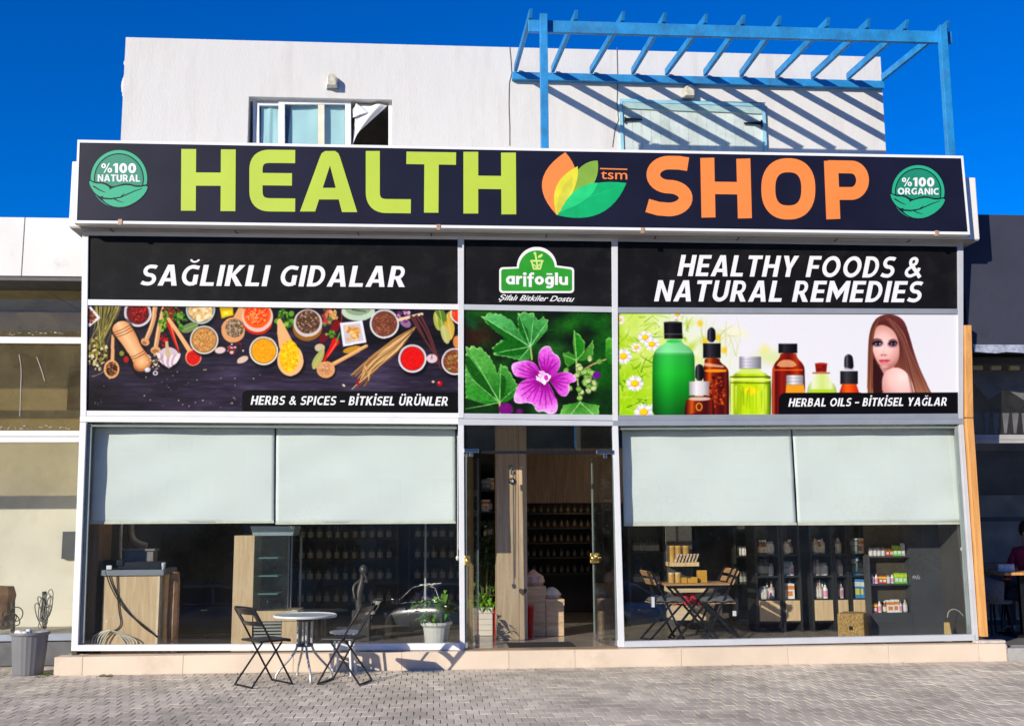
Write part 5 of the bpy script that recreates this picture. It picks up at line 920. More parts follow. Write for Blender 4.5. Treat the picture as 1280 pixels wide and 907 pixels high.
for k in range(4): a = math.radians(35+90*k); mb = MB(); mb.tube([(-2.17+.11*math.cos(a), -.40+.11*math.sin(a), SZ-.03), (-2.17+.15*math.cos(a), -.40+.15*math.sin(a), GZ)], .013, 8); kid('leg', mb, mat('white plastic', (.74, .74, .72), .4), st_)

# ---------------------------------------------------------------- waste bin and weeds
bx = -5.655; by = .02; bn = thing('waste_bin', 'grey pleated plastic bin beside the left end of the plinth', 'bin', (bx, by, GZ)); BH = .46
mb = MB(); prof = [(.152, .0), (.158, .02), (.178, .25), (.19, BH-.03)]; mb.lathe(prof, (bx, by, GZ), 44, wob=-.018, cap=False); mb.lathe([(.18, BH-.02), (.165, BH-.12), (.002, BH-.13)], (bx, by, GZ), 30, cap=False); kid('body', mb, mat('grey bin plastic', (.17, .17, .175), .5, 0, .06, 5, dark=(.16, .15, .15), dscale=5, dlo=.55, dhi=.8), bn)
mb = MB(); mb.lathe([(.186, BH-.04), (.205, BH-.03), (.207, BH-.005), (.197, BH), (.184, BH-.006), (.182, BH-.03)], (bx, by, GZ), 40, cap=False); kid('rim', mb, MATS['grey bin plastic'], bn)
mb = MB()
for k in range(7): mb.ball((bx-.06+rnd.uniform(-.06, .06), by-.08+rnd.uniform(-.05, .1), GZ+BH-.02+rnd.uniform(0, .02)), .045, 4, sx=rnd.uniform(.6, 1.2), sz=.7)
tag(mb.build('crumpled_paper', mat('crumpled paper', (.78, .77, .74), .8, 0, .1)), 'crumpled white paper at the top of the grey bin', 'paper')
mb = MB(); G = mat('weed leaf', (.10, .15, .03), .7, 0, .3, 20)
for (px, py, n, s_) in ((62, 843, 70, .05), (131, 845, 46, .05), (50, 846, 24, .03), (300, 842, 14, .03)):
    c = atz(px, py, GZ)
    for _ in range(n): a = rnd.uniform(0, 6.28); mb.leaf((c.x+rnd.gauss(0, .06), min(c.y, -.16 if px > 70 else 9)+rnd.gauss(0, .03), GZ-.004), (math.cos(a), math.sin(a), rnd.uniform(.2, 1.2)), rnd.uniform(.03, .03+s_), .012, .3)
tag(mb.build('weeds', G), 'low green weeds in the paving joints at the foot of the plinth', 'weeds', kind='stuff')

mb = MB()
for _ in range(150):
    x = rnd.uniform(-5.2, 8); y = -.16-abs(rnd.gauss(0, .12)) if rnd.random() < .6 else rnd.uniform(-3.6, -.2); a = rnd.uniform(0, 6.28); mb.leaf((x, y, GZ+.004), (math.cos(a), math.sin(a), .05), rnd.uniform(.015, .05), rnd.uniform(.008, .02), .05)
tag(mb.build('litter', mat('dry leaf litter', (.13, .10, .06), .9, 0, .5, 30, island=.4)), 'small dry leaves and specks scattered along the foot of the plinth', 'litter', kind='stuff')
# ---------------------------------------------------------------- things inside the shop, left window
def single(name, mb, m, lab, cat, group=None, **k): return tag(mb.build(name, m, **k), lab, cat, group)
cn = thing('counter', 'light oak counter with a grey worktop behind the left shop window', 'counter', (at(160, 760, .21).x, .5, FZ))
mb = MB(); x0, x1, _, zt = abox(mb, 128, 198, 719, 800, .21, .6, zb=FZ+.002); kid('body', mb, OAK, cn, bevel=.004)
mb = MB(); mb.box(x0-.03, x1+.05, .18, .84, zt+.001, zt+.065); kid('worktop', mb, mat('grey worktop', (.30, .33, .37), .3, .3, .1), cn, bevel=.006)
mb = MB(); mb.box(x1-.02, x1+.004, 0.205, .80, FZ+.003, zt-.001); kid('edge_strip', mb, mat('pale edge strip', (.75, .62, .42), .5), cn)
WT = zt+.066
mb = MB(); p = at(215, 730, .40); mb.lathe([(.055, FZ), (.065, .5), (.06, 1.0), (.05, 1.10)], (p.x+.03, .40, 0), 9, wob=.08); single('paper_roll', mb, mat('brown wrapping paper', (.36, .20, .10), .45, 0, .3, 9, bump=.6, bscale=12), 'crumpled brown paper roll standing beside the oak counter', 'paper roll')
mb = MB(); abox(mb, 124, 127.5, 700, 717, .19, .6, zb=WT); mb.box(x0+.14, x0+.62, .26, .6, WT, WT+.085); mb.box(x0+.12, x0+.20, .24, .36, WT+.04, WT+.11); single('coffee_machine', mb, mat('dark machine plastic', (.02, .022, .03), .3, 0, .2), 'dark low appliance lying on the counter worktop', 'appliance', bevel=.015)
mb = MB(); a_ = at(162, 690, .62); mb.box(a_.x-.06, a_.x+.28, .6, .8, WT, WT+.2); mb.box(a_.x-.08, a_.x+.30, .58, .81, WT+.2, WT+.225); single('grey_box', mb, mat('grey carton', (.24, .22, .22), .7, 0, .1), 'grey lidded box at the back of the counter worktop', 'box', bevel=.004)
for k in range(5):
    p = at(179+k*6.2, 708, .30+.04*(k % 2)); mb = MB(); mb.lathe([(.022, 0), (.028, .03), (.03, .075), (.026, .075), (.02, .01)], (p.x, p.y, WT), 12)
    single('drinking_glass', mb, mat('pale cup glass', (.62, .68, .70), .15, 0, .1), 'small pale glass in the row at the right of the counter worktop', 'glass', 'small glasses on the counter')
mb = MB(); p = at(137, 709, .18); mb.box(p.x-.03, p.x+.03, .155, .175, p.z-.02, p.z+.025); single('power_socket', mb, WHITE, 'white plug block at the left edge of the counter worktop', 'socket', bevel=.005)
def icable(lab, pts, Y, r, m): mb = MB(); P = [tuple(at(x, y, Y)) for x, y in pts]; 
def smooth(P, it=3):
    for _ in range(it):
        Q = [P[0]]
        for a, b in zip(P[:-1], P[1:]): Q += [a*.75+b*.25, a*.25+b*.75]
        P = Q+[P[-1]]
    return P
zc = lambda x, y: (100+x/5.04, 640+y/5.04)
def wire(name, lab, pts, Y, r, m, f=zc): mb = MB(); mb.tube(smooth([at(*f(x, y), Y) for x, y in pts]), r, 6); return single(name, mb, m, lab, 'cable')
KB = mat('black cable', (.012, .012, .012), .5); KW = mat('white cable', (.62, .58, .48), .5)
wire('power_cable', 'black cable hanging in a long curve across the counter front', [(180, 380), (200, 460), (270, 590), (390, 720), (490, 785)], .19, .007, KB)
wire('power_cable', 'second black cable curving across the counter front below the first', [(160, 370), (190, 470), (280, 620), (420, 730), (490, 790)], .185, .007, KB)
wire('power_cable', 'black cable dropping straight down the counter front with a kink at the floor', [(232, 380), (235, 480), (243, 620), (262, 700), (240, 730), (215, 745)], .195, .007, KB)
mb = MB()
for k in range(5): a = k*.12; mb.tube(smooth([at(*zc(75+k*16, 830), .19-k*.01), at(*zc(80+k*20, 780), .19-k*.01), at(*zc(140+k*14, 748-k*3), .19-k*.01), at(*zc(190, 742), .19-k*.01), at(*zc(235+k*6, 760), .19-k*.01), at(*zc(270+k*22, 800), .19-k*.01), at(*zc(290+k*18, 835), .19-k*.01)]), .0085, 6)
single('cable_coil', mb, KW, 'loose coil of white cable on the floor in front of the counter', 'cable coil')
mb = MB(); mb.tube([at(152, 640, 1.0), at(150.2, 690, 1.0), at(149.5, 716, 1.0)], .02, 8); single('white_pole', mb, WHITE, 'thin white pole standing behind the counter', 'pole')
mb = MB(); mb.tube(smooth([at(*zc(318, 60), 1.6), at(*zc(318, 150), 1.6), at(*zc(345, 190), 1.6), at(*zc(420, 215), 1.6)]), .045, 10); mb.tube([at(*zc(395, 200), 1.6), at(*zc(378, 240), 1.6)], .04, 10); single('duct_elbow', mb, mat('grey duct', (.34, .32, .30), .5, 0, .1), 'bent grey extractor pipe above the counter', 'pipe')
# display cabinet
cb = thing('display_cabinet', 'oak cased glass display cabinet with a pale tray on top behind the left window', 'cabinet', (at(330, 780, .4).x, .7, FZ))
mb = MB(); abox(mb, 291, 316.5, 669, 800, .42, .55, zb=FZ+.002); abox(mb, 316.8, 372, 763, 776, .42, .55); abox(mb, 352, 371, 776.3, 800, .42, .5, zb=FZ+.002); x0, x1, z0_, z1_ = abox(mb, 316.8, 351.8, 797, 801, .42, .5, zb=FZ+.002); kid('case', mb, OAK, cb, bevel=.003)
mb = MB()
for k in range(5): abox(mb, 317, 351.5, 777.2+k*4, 779.6+k*4, .43, .03)
kid('vent_grille', mb, mat('grey grille slat', (.34, .35, .31), .5, .2, .1), cb)
mb = MB(); abox(mb, 317, 351, 776, 797, .50, .02); kid('vent_back', mb, BLKM, cb)
mb = MB(); c_ = [at(313, 657.5, .40), at(369, 657.5, .40), at(366, 669.5, .40), at(316, 669.5, .40)]; zt_, zb_ = c_[0].z, c_[3].z; mb.hexa([(c_[3].x, .42, zb_), (c_[2].x, .42, zb_), (c_[1].x, .38, zt_), (c_[0].x, .38, zt_), (c_[3].x, .96, zb_), (c_[2].x, .96, zb_), (c_[1].x, 1.0, zt_), (c_[0].x, 1.0, zt_)]); kid('top_tray', mb, mat('pale blue grey tray', (.36, .46, .50), .35, .1, .08), cb, bevel=.006)
mb = MB(); abox(mb, 317, 360, 670, 763, .425, .008); gp = kid('glass_front', mb, glass('cabinet glass', tint=(.72, .82, .80), r0=.05, dust_veil=.03), cb)
mb = MB()
for y in (697, 719.5, 742): a, b = at(318, y, .47), at(347, y, .47); mb.box(a.x, b.x, .47, .9, a.z-.01, a.z+.008)
kid('shelf', mb, mat('pale glass shelf', (.46, .56, .54), .2, 0, .1), cb)
mb = MB()
for px in (360.5, 364): abox(mb, px-.9, px+.9, 668, 763, .43, .02)
kid('chrome_post', mb, CHROME, cb)
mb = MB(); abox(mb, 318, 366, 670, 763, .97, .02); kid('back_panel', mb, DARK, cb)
for px, yb, yt, Y, lab in ((374.5, 671, 760, 1.0, 'thin pale upright post behind the display cabinet'), (531.5, 640, 730, 1.6, 'thin white upright post behind the potted plant')):
    mb = MB(); a, b = at(px, yt, Y), at(px, yb, Y); mb.box(a.x-.012, a.x+.012, Y, Y+.025, FZ, b.z); single('upright_post', mb, mat('grey white post', (.42, .42, .40), .5), lab, 'post')
# carved figurine on a plinth
fg = thing('figurine', 'dark slender carved figurine behind the right folding chair', 'figurine', (at(452, 750, 1.1).x, 1.1, FZ)); fx_ = fg.location.x
FM = mat('dark carved wood', (.07, .06, .055), .35, 0, .3, 9); zf = lambda y: at(452, y, 1.1).z
mb = MB(); mb.box(fx_-.11, fx_+.11, 1.0, 1.2, FZ+.002, zf(762)); kid('base', mb, DARK, fg, bevel=.01)
zh = zf(713); zb2 = zf(762); H_ = zh-zb2; X_ = lambda y: at(y, 730, 1.1).x
mb = MB(); mb.tube(smooth([Vector((fx_-.02, 1.1, zb2)), Vector((fx_-.04, 1.1, zb2+H_*.35)), Vector((fx_-.01, 1.1, zb2+H_*.62)), Vector((fx_+.01, 1.1, zb2+H_*.82)), Vector((fx_+.015, 1.09, zh))]), .05, 10, r1=.028); mb.ball((fx_+.02, 1.085, zh+.01), .052, 8, sz=1.25); mb.tube(smooth([Vector((fx_-.02, 1.1, zb2+H_*.75)), Vector((fx_-.11, 1.07, zb2+H_*.62)), Vector((fx_-.08, 1.04, zb2+H_*.30))]), .02, 8, r1=.014); mb.tube(smooth([Vector((fx_+.03, 1.1, zb2+H_*.75)), Vector((fx_+.08, 1.06, zb2+H_*.7)), Vector((fx_+.03, 1.04, zh-.02))]), .02, 8, r1=.013); kid('body', mb, FM, fg)

# ---------------------------------------------------------------- plants
PL = [mat('glossy green leaf', (.06, .20, .02), .35, 0, .4, 9, island=.3), mat('young green leaf', (.16, .36, .03), .4, 0, .3, 9, island=.3), mat('dark green leaf', (.020, .050, .016), .4, 0, .3, 9, island=.4), mat('plant stem', (.14, .16, .05), .7)]
pp = at(545.5, 803, .28); px_ = pp.x
pot = thing('potted_plant', 'leafy plant in a round white pot inside the window left of the doorway', 'plant', (px_, .30, FZ)); zp = at(545, 778, .16).z
mb = MB(); mb.lathe([(.11, FZ+.002), (.125, FZ+.03), (.155, zp-.06), (.165, zp-.05), (.185, zp-.03), (.185, zp), (.165, zp), (.15, zp-.05)], (px_, .30, 0), 40, wob=-.012, cap=False); kid('pot', mb, mat('white ribbed pot', (.62, .61, .56), .5, 0, .06), pot)
mb = MB(); mb.lathe([(.001, zp-.035), (.155, zp-.03), (.155, zp-.045)], (px_, .30, 0), 24); kid('soil', mb, mat('potting soil', (.03, .022, .016), .95, 0, .3, 40), pot)
mb = MB(); ms = MB()
for k in range(48):
    a = rnd.uniform(0, 6.28); r_ = rnd.uniform(.02, .11); h = rnd.uniform(.06, .24)
    b = Vector((px_+r_*.5*math.cos(a), .30+r_*.5*math.sin(a), zp-.03)); e = b+Vector((math.cos(a)*r_*2.0, math.sin(a)*r_*1.4, h)); ms.tube([b, (b+e)/2+Vector((0, 0, .03)), e], .004, 5, r1=.002)
    for q in range(4): aa = a+rnd.uniform(-1.2, 1.2); mb.leaf(e+Vector((rnd.gauss(0, .015),)*3), (math.cos(aa), math.sin(aa), rnd.uniform(-.2, .9)), rnd.uniform(.06, .12), rnd.uniform(.03, .05), rnd.uniform(.2, .7), mi=rnd.choice((0, 0, 1, 0)))
for s_, tx in ((-.22, .22), (-.17, .2), (-.10, .23), (.05, .28), (.09, .33), (.02, .30), (.14, .2)):
    b = Vector((px_+s_*.15, .29, zp-.03)); e = Vector((px_+s_, .22+rnd.uniform(0, .1), zp+tx-.02)); ms.tube(smooth([b, (b+e)/2+Vector((0, 0, .06)), e], 2), .005, 5, r1=.003)
    for q in range(2): mb.leaf(e, (s_*3+rnd.gauss(0, .3), rnd.uniform(-.8, .2), rnd.uniform(-.3, .7)), rnd.uniform(.12, .17), rnd.uniform(.055, .075), rnd.uniform(.5, 1.0), mi=1)
kid('foliage', mb, PL[:2], pot); kid('stem', ms, PL[3], pot)
# planter box in the doorway with a low bush and a taller dark plant
Yp = 1.45; bo = thing('planter_box', 'white stacked planter box with a red rim inside the doorway', 'planter', (at(604, 780, Yp).x, Yp, FZ)); mb = MB(); x0, x1, _, zt = abox(mb, 592, 616, 759, 797, Yp, .28, zb=FZ+.002)
kid('box', mb, mat('off white planter', (.62, .58, .50), .6, 0, .06), bo, bevel=.008)
mb = MB()
for k in range(1, 5): z = FZ+(zt-FZ)*k/5; mb.box(x0-.002, x1+.002, Yp-.003, Yp+.1, z-.003, z+.003)
kid('groove', mb, mat('planter groove', (.34, .31, .26), .8), bo)
mb = MB(); mb.box(x1+.005, x1+.055, Yp+.02, Yp+.2, FZ+.002, zt-.03); mb.ball((x1+.02, Yp+.0, zt-.06), .022, 6); single('red_ribbon', mb, mat('red lacquer', (.42, .015, .02), .35), 'dark red strip beside the white planter in the doorway', 'ribbon')
xm = (x0+x1)/2
def bush(name, lab, c, n, sp, L, mi, stem=None):
    t = thing(name, lab, 'plant', tuple(c)); mb = MB(); ms = MB()
    for _ in range(n):
        p = Vector((rnd.gauss(0, sp[0]), rnd.gauss(0, sp[1]), abs(rnd.gauss(0, sp[2])) if not stem else rnd.gauss(stem, sp[2]))); a = rnd.uniform(0, 6.28)
        for q in range(4): mb.leaf(Vector(c)+p, (math.cos(a+q*1.5), math.sin(a+q*1.5), rnd.uniform(-.3, .6)), rnd.uniform(.7, 1.2)*L, L*.42, rnd.uniform(.3, .9), mi=0)
        if rnd.random() < .35: ms.tube([Vector(c), Vector(c)+p*.6+Vector((0, 0, .02)), Vector(c)+p], .003, 4)
    if stem: ms.tube([Vector(c), Vector(c)+Vector((.01, 0, stem*.6)), Vector(c)+Vector((0, 0, stem+.1))], .014, 6)
    kid('foliage', mb, PL[mi], t); kid('stem', ms, PL[3], t)
bush('bush_plant', 'bright green bushy plant in the white planter at the doorway', (xm+.02, Yp+.12, zt-.005), 46, (.085, .07, .13), .085, 1)
bush('rubber_plant', 'tall dark leaved plant behind the bright bush at the doorway', (xm+.06, Yp+.42, FZ), 60, (.10, .1, .22), .11, 2, stem=.98)
# ornament, heart, crates, mat
p = at(640, 600, .92); on = thing('hanging_ornament', 'small hanging ornament with a white star disc on the wooden column', 'ornament', (p.x, .92, p.z)); mb = MB()
mb.tube([at(639, 580, .925), at(639.5, 592, .925)], .003, 5); q = at(639, 584, .92); mb.ball(q, .022, 6, sz=1.5); q = at(640, 590, .92); mb.box(q.x-.025, q.x+.025, .915, .93, q.z-.02, q.z+.02); kid('charm', mb, mat('pewter charm', (.34, .33, .30), .5, .3), on)
q = at(640, 601, .925); mb = MB(); mb.lathe([(.001, 0), (.04, 0), (.04, .012), (.001, .012)], (0, 0, 0), 24); 
for v in mb.v: v.xyz = (q.x+v.x, .928-v.z, q.z+v.y)
kid('disc', mb, BLKM, on); mb = MB(); mb.sheet([(q.x+(.032 if k % 2 == 0 else .013)*math.sin(k*math.pi/5), .9145, q.z+(.032 if k % 2 == 0 else .013)*math.cos(k*math.pi/5)) for k in range(10)], .002, (0, -1, 0)); kid('star', mb, WVIN, on)
q = at(653.5, 739, .936); mb = MB(); mb.sheet([(q.x+.052*(16*math.sin(t)**3)/16, .936, q.z+.052*(13*math.cos(t)-5*math.cos(2*t)-2*math.cos(3*t)-math.cos(4*t))/16) for t in [k*.2618 for k in range(24)]], .006, (0, -1, 0)); single('heart_ornament', mb, mat('grey brown heart', (.09, .07, .05), .7), 'small dark heart fixed to the wooden column', 'ornament')
BAG = mat('clear plastic bag', (.55, .50, .46), .25, 0, .3, 12, bump=.8, bscale=14)
def chest(lab, px0, px1, pyt, pyb, Y, d):
    c = at((px0+px1)/2, pyb, Y); t = thing('wooden_crate', lab, 'crate', (c.x, Y+d/2, FZ)); mb = MB(); x0, x1, _, zt = abox(mb, px0, px1, pyt, pyb, Y, d, zb=FZ+.002); kid('body', mb, CRATE, t, bevel=.005); mb = MB(); mb.box(x0-.008, x1+.008, Y-.008, Y+d+.008, zt-.07, zt+.004); kid('lid', mb, CRATE, t, bevel=.004); return x0, x1, zt
x0, x1, zt = chest('taller wooden crate behind the column with a rose coloured bag on top', 659.5, 682, 733, 796, 1.3, .5)
mb = MB(); mb.lathe([(.12, 0), (.15, .05), (.13, .12), (.05, .17), (.02, .2)], ((x0+x1)/2-.02, 1.5, zt+.005), 11, wob=.1, sy=.8); single('goods_bag', mb, mat('rosy clear bag', (.52, .36, .32), .25, 0, .3, 12, bump=.8, bscale=14), 'rosy clear bag on top of the taller crate', 'bag')
x0, x1, zt = chest('lower wooden crate right of the taller crate in the doorway', 682.6, 705, 749, 796, 1.3, .5)
mb = MB(); mb.lathe([(.10, 0), (.13, .05), (.09, .10), (.03, .14)], ((x0+x1)/2-.02, 1.5, zt+.005), 11, wob=.1, sy=.8); single('goods_bag', mb, BAG, 'pale clear bag on top of the lower crate', 'bag')
mb = MB(); q = at(662.5, 775, 1.15); mb.lathe([(.035, FZ), (.05, q.z+.15), (.055, q.z+.15), (.055, q.z+.18), (.02, q.z+.18)], (q.x, 1.16, 0), 20); single('red_vase', mb, MATS['red lacquer'], 'tall dark red vase between the column and the crates', 'vase')
mb = MB(); a, b, c, d = atz(634, 803.5, FZ+.012), atz(715, 803.5, FZ+.012), atz(726, 809.5, FZ+.012), atz(633, 810, FZ+.012); mb.sheet([(a.x, .55, FZ+.013), (b.x, .55, FZ+.013), (b.x, .12, FZ+.013), (a.x, .12, FZ+.013)], .011, (0, 0, 1)); single('door_mat', mb, mat('black door mat', (.012, .012, .013), .95, 0, .3, 60, bump=.8, bscale=120), 'black mat on the floor just inside the doorway', 'mat')

# ---------------------------------------------------------------- stock on shelves
def item(name, kind, w, h, cols):
    mb = MB(); r = w/2
    if kind == 'jar': mb.lathe([(r*.9, 0), (r, .01), (r, h*.72), (r*.72, h*.8), (r*.72, h*.84)], (0, 0, 0), 10, 0); mb.lathe([(r*.8, h*.841), (r*.8, h)], (0, 0, 0), 10, 1); mb.lathe([(r*1.01, h*.16), (r*1.01, h*.6)], (0, 0, 0), 10, 2)
    elif kind == 'bottle': mb.lathe([(r*.9, 0), (r, .01), (r, h*.58), (r*.38, h*.72), (r*.34, h*.86)], (0, 0, 0), 10, 0); mb.lathe([(r*.42, h*.861), (r*.42, h)], (0, 0, 0), 10, 1); mb.lathe([(r*1.01, h*.1), (r*1.01, h*.5)], (0, 0, 0), 10, 2)
    else: mb.box(-r, r, -r*.6, r*.6, 0, h, 0); mb.box(-r*1.005, r*1.005, -r*.61, r*.61, h*.62, h*.86, 1); mb.box(-r*.6, r*.6, -r*.612, 0, h*.18, h*.5, 2)
    o = mb.build(name, cols); COL.objects.unlink(o); return o
C_ = lambda n, c, r=.5: mat(n, c, r, 0, .1, 10)
PROTO = {
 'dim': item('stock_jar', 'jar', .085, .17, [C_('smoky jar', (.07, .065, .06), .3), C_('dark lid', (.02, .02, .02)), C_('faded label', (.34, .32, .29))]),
 'gloom': item('stock_jar', 'jar', .085, .17, [C_('shade toned jar', (.03, .028, .026), .3), C_('dark lid', (.02, .02, .02)), C_('shade toned label', (.13, .115, .10))]),  # darker copy of the dim jar, back shelf shade put into its colour
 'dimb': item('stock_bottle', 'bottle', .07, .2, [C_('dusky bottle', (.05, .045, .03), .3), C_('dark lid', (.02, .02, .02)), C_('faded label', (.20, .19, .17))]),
 'silver': item('stock_bottle', 'bottle', .062, .19, [C_('rosy bottle', (.46, .35, .30), .3), C_('dark cap', (.03, .025, .025)), C_('pale label', (.62, .58, .56))]),
 'pale': item('stock_jar', 'jar', .075, .13, [C_('pale jar', (.60, .58, .55), .3), C_('grey lid', (.3, .3, .3)), C_('pale label', (.62, .58, .56))]),
 'white': item('stock_bottle', 'bottle', .058, .17, [C_('white bottle', (.78, .78, .76), .35), C_('dark cap', (.03, .025, .025)), C_('pink label', (.72, .30, .45))]),
 'lime': item('stock_carton', 'box', .075, .16, [C_('lime carton', (.16, .62, .05)), C_('yellow band', (.75, .62, .02)), C_('white band', (.75, .75, .73))]),
 'red': item('stock_carton', 'box', .07, .12, [C_('red carton', (.62, .05, .04)), C_('yellow band', (.75, .62, .02)), C_('white band', (.75, .75, .73))]),
 'lilac': item('stock_carton', 'box', .06, .19, [C_('lilac carton', (.62, .42, .66)), C_('white band', (.75, .75, .73)), C_('white band', (.75, .75, .73))]),
 'blue': item('stock_carton', 'box', .07, .2, [C_('blue carton', (.04, .25, .62)), C_('white band', (.75, .75, .73)), C_('yellow band', (.75, .62, .02))]),
 'teal': item('stock_carton', 'box', .09, .15, [C_('steel blue carton', (.14, .22, .30)), C_('pale band', (.35, .38, .40)), C_('pale band', (.35, .38, .40))]),
 'orangeb': item('stock_carton', 'box', .10, .16, [C_('white carton', (.76, .75, .73)), C_('orange band', (.72, .22, .03)), C_('orange band', (.72, .22, .03))]),
 'amber': item('stock_bottle', 'bottle', .055, .15, [C_('amber bottle', (.28, .10, .02), .25), C_('white cap', (.75, .75, .73)), C_('cream label', (.66, .60, .45))]),
}
KW_ = {'dim': ('dim jar', 'jar'), 'gloom': ('dark jar', 'jar'), 'dimb': ('dusky bottle', 'bottle'), 'silver': ('rosy bottle', 'bottle'), 'pale': ('pale jar', 'jar'), 'white': ('white bottle', 'bottle'), 'lime': ('lime green carton', 'carton'), 'red': ('red carton', 'carton'), 'lilac': ('lilac carton', 'carton'), 'blue': ('blue carton', 'carton'), 'teal': ('steel blue carton', 'carton'), 'orangeb': ('white and orange carton', 'carton'), 'amber': ('amber bottle', 'bottle')}
def stock(kind, x, y, z, where, s=1.0):
    w_, cat = KW_[kind]; lab = w_+' on '+where; group = w_+'s on '+where
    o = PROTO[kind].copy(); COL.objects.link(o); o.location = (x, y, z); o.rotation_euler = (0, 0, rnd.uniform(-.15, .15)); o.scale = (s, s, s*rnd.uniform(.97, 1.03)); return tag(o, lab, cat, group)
def shelves(name, lab, x0, x1, Y, d, zs_, zt, fill, side=.03, back=True, m=None, sc=1.0):
    """A rack with boards at the heights zs_; fill: per board a list of stock kinds and the words for the label."""
    m = m or mat('black rack', (.022, .021, .022), .5, 0, .2); t = thing(name, lab, 'shelf unit', ((x0+x1)/2, Y+d/2, FZ)); mb = MB()
    mb.box(x0, x0+side, Y, Y+d, FZ+.002, zt); mb.box(x1-side, x1, Y, Y+d, FZ+.002, zt); kid('upright', mb, m, t)
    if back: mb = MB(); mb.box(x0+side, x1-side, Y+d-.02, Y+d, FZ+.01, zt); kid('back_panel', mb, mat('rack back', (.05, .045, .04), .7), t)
    for z, (kinds, words_, n) in zip(zs_, fill):
        mb = MB(); mb.box(x0+side, x1-side, Y+.005, Y+d-.022, z-.022, z); kid('shelf_board', mb, m, t)
        if kinds:
            for k in range(n):
                kd = kinds[k*len(kinds)//n] if len(kinds) <= n else kinds[k]; x = x0+side+.05+(x1-x0-2*side-.1)*(k+.5)/n
                stock(kd, x+rnd.uniform(-.008, .008), Y+.09+rnd.uniform(0, .03), z+.001, words_, sc)
    return t
# back of the shop, dim
bz = [.45, .85, 1.25, 1.65, 2.05, 2.45]
for i, (x0, x1, w) in enumerate(((-3.4, -1.75, 'left'), (-1.6, .02, 'middle'), (.15, 1.5, 'near'), (1.62, 3.0, 'far'))):
    where = ('behind the display cabinet', 'behind the potted plant', 'straight through the doorway', 'at the right of the doorway')[i]
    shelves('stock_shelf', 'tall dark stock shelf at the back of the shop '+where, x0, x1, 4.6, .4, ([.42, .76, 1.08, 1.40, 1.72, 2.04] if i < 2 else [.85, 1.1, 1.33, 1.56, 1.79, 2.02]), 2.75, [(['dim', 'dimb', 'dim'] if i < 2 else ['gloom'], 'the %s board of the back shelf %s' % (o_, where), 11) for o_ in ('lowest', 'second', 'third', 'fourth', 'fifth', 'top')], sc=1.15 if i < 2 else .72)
shelves('stock_shelf', 'narrow dark stock shelf seen left of the wooden column', at(598, 650, 2.6).x, at(622, 650, 2.6).x, 2.6, .35, [1.05, 1.45, 1.8, 2.1], 2.5, [(['dim', 'dim'], 'the lowest board left of the column', 3), (['amber', 'dim'], 'the second board left of the column', 4), (['orangeb', 'dim'], 'the third board left of the column', 4), (['teal', 'orangeb'], 'the top board left of the column', 3)])
# racks behind the right window
Y1 = 1.45; X = lambda px: at(px, 710, Y1).x; Zp = lambda py: at(1030, py, Y1).z
rows = [Zp(773), Zp(748), Zp(719), Zp(692)]
def rack(px0, px1, lab, kinds, n, words_):
    t = shelves('product_rack', lab, X(px0), X(px1), Y1, .4, rows[1:], Zp(645), sc=1.22, fill=[(kinds[k], 'the %s board of the %s' % (('lowest', 'middle', 'top')[k], lab.split(' with')[0]), n[k]) for k in range(3)])
    mb = MB(); mb.box(X(px0)+.035, X(px1)-.035, Y1-.02, Y1+.36, Zp(775), Zp(749.5)); kid('drawer', mb, OAK, t, bevel=.004)
    mb = MB(); mb.box(X(px0)+.04, X(px1)-.04, Y1+.0, Y1+.35, FZ+.12, FZ+.16); kid('crossbar', mb, MATS['black rack'], t)
rack(944, 976, 'leftmost black product rack with pale jars', [['pale', 'white', 'silver'], ['dim', 'pale'], ['amber', 'pale']], [4, 5, 5], ['pale jars', 'jars', 'dim jars'])
rack(977, 1001, 'second black product rack with white boxes', [['orangeb', 'silver', 'white'], ['teal', 'pale', 'white'], ['pale', 'amber']], [4, 4, 4], ['small jars', 'cartons', 'white jars'])
rack(1013, 1042, 'third black product rack with three rows of rosy bottles', [['silver', 'silver', 'white'], ['silver', 'pale'], ['silver', 'amber', 'silver']], [6, 6, 5], ['rosy bottles']*3)
rack(1042.5, 1061, 'fourth narrow black product rack with rosy bottles', [['silver', 'white'], ['silver'], ['pale', 'silver']], [4, 4, 4], ['rosy bottles']*3)
rack(1061.5, 1087, 'fifth black product rack with blue cartons', [['blue'], ['blue', 'teal'], ['teal', 'orangeb']], [4, 3, 3], ['blue cartons', 'steel blue cartons', 'steel blue cartons'])
# slate display panel with coloured goods
Y2 = .80; X2 = lambda px: at(px, 720, Y2).x; Z2 = lambda py: at(1120, py, Y2).z; SL = mat('slate panel', (.055, .058, .064), .55, 0, .15, 3)
dp = thing('display_unit', 'tall slate grey display unit with coloured goods near the right end of the shop', 'display unit', ((X2(1085)+X2(1204))/2, Y2+.2, FZ))
mb = MB(); mb.box(X2(1138), X2(1196), Y2, Y2+.17, FZ+.002, Z2(640)); mb.box(X2(1086), X2(1088), Y2, Y2+.16, FZ+.002, Z2(694)); mb.box(X2(1088)+.002, X2(1138)-.002, Y2+.005, Y2+.17, FZ+.003, Z2(765.5)); kid('panel', mb, SL, dp)
mb = MB(); mb.box(X2(1088)+.002, X2(1138)-.002, Y2+.155, Y2+.168, Z2(765), Z2(640)); kid('back_panel', mb, mat('brown niche back', (.07, .055, .035), .7), dp)
for y in (694.5, 729): mb = MB(); mb.box(X2(1087), X2(1138)-.003, Y2+.01, Y2+.15, Z2(y)-.02, Z2(y)); kid('shelf_board', mb, SL, dp)
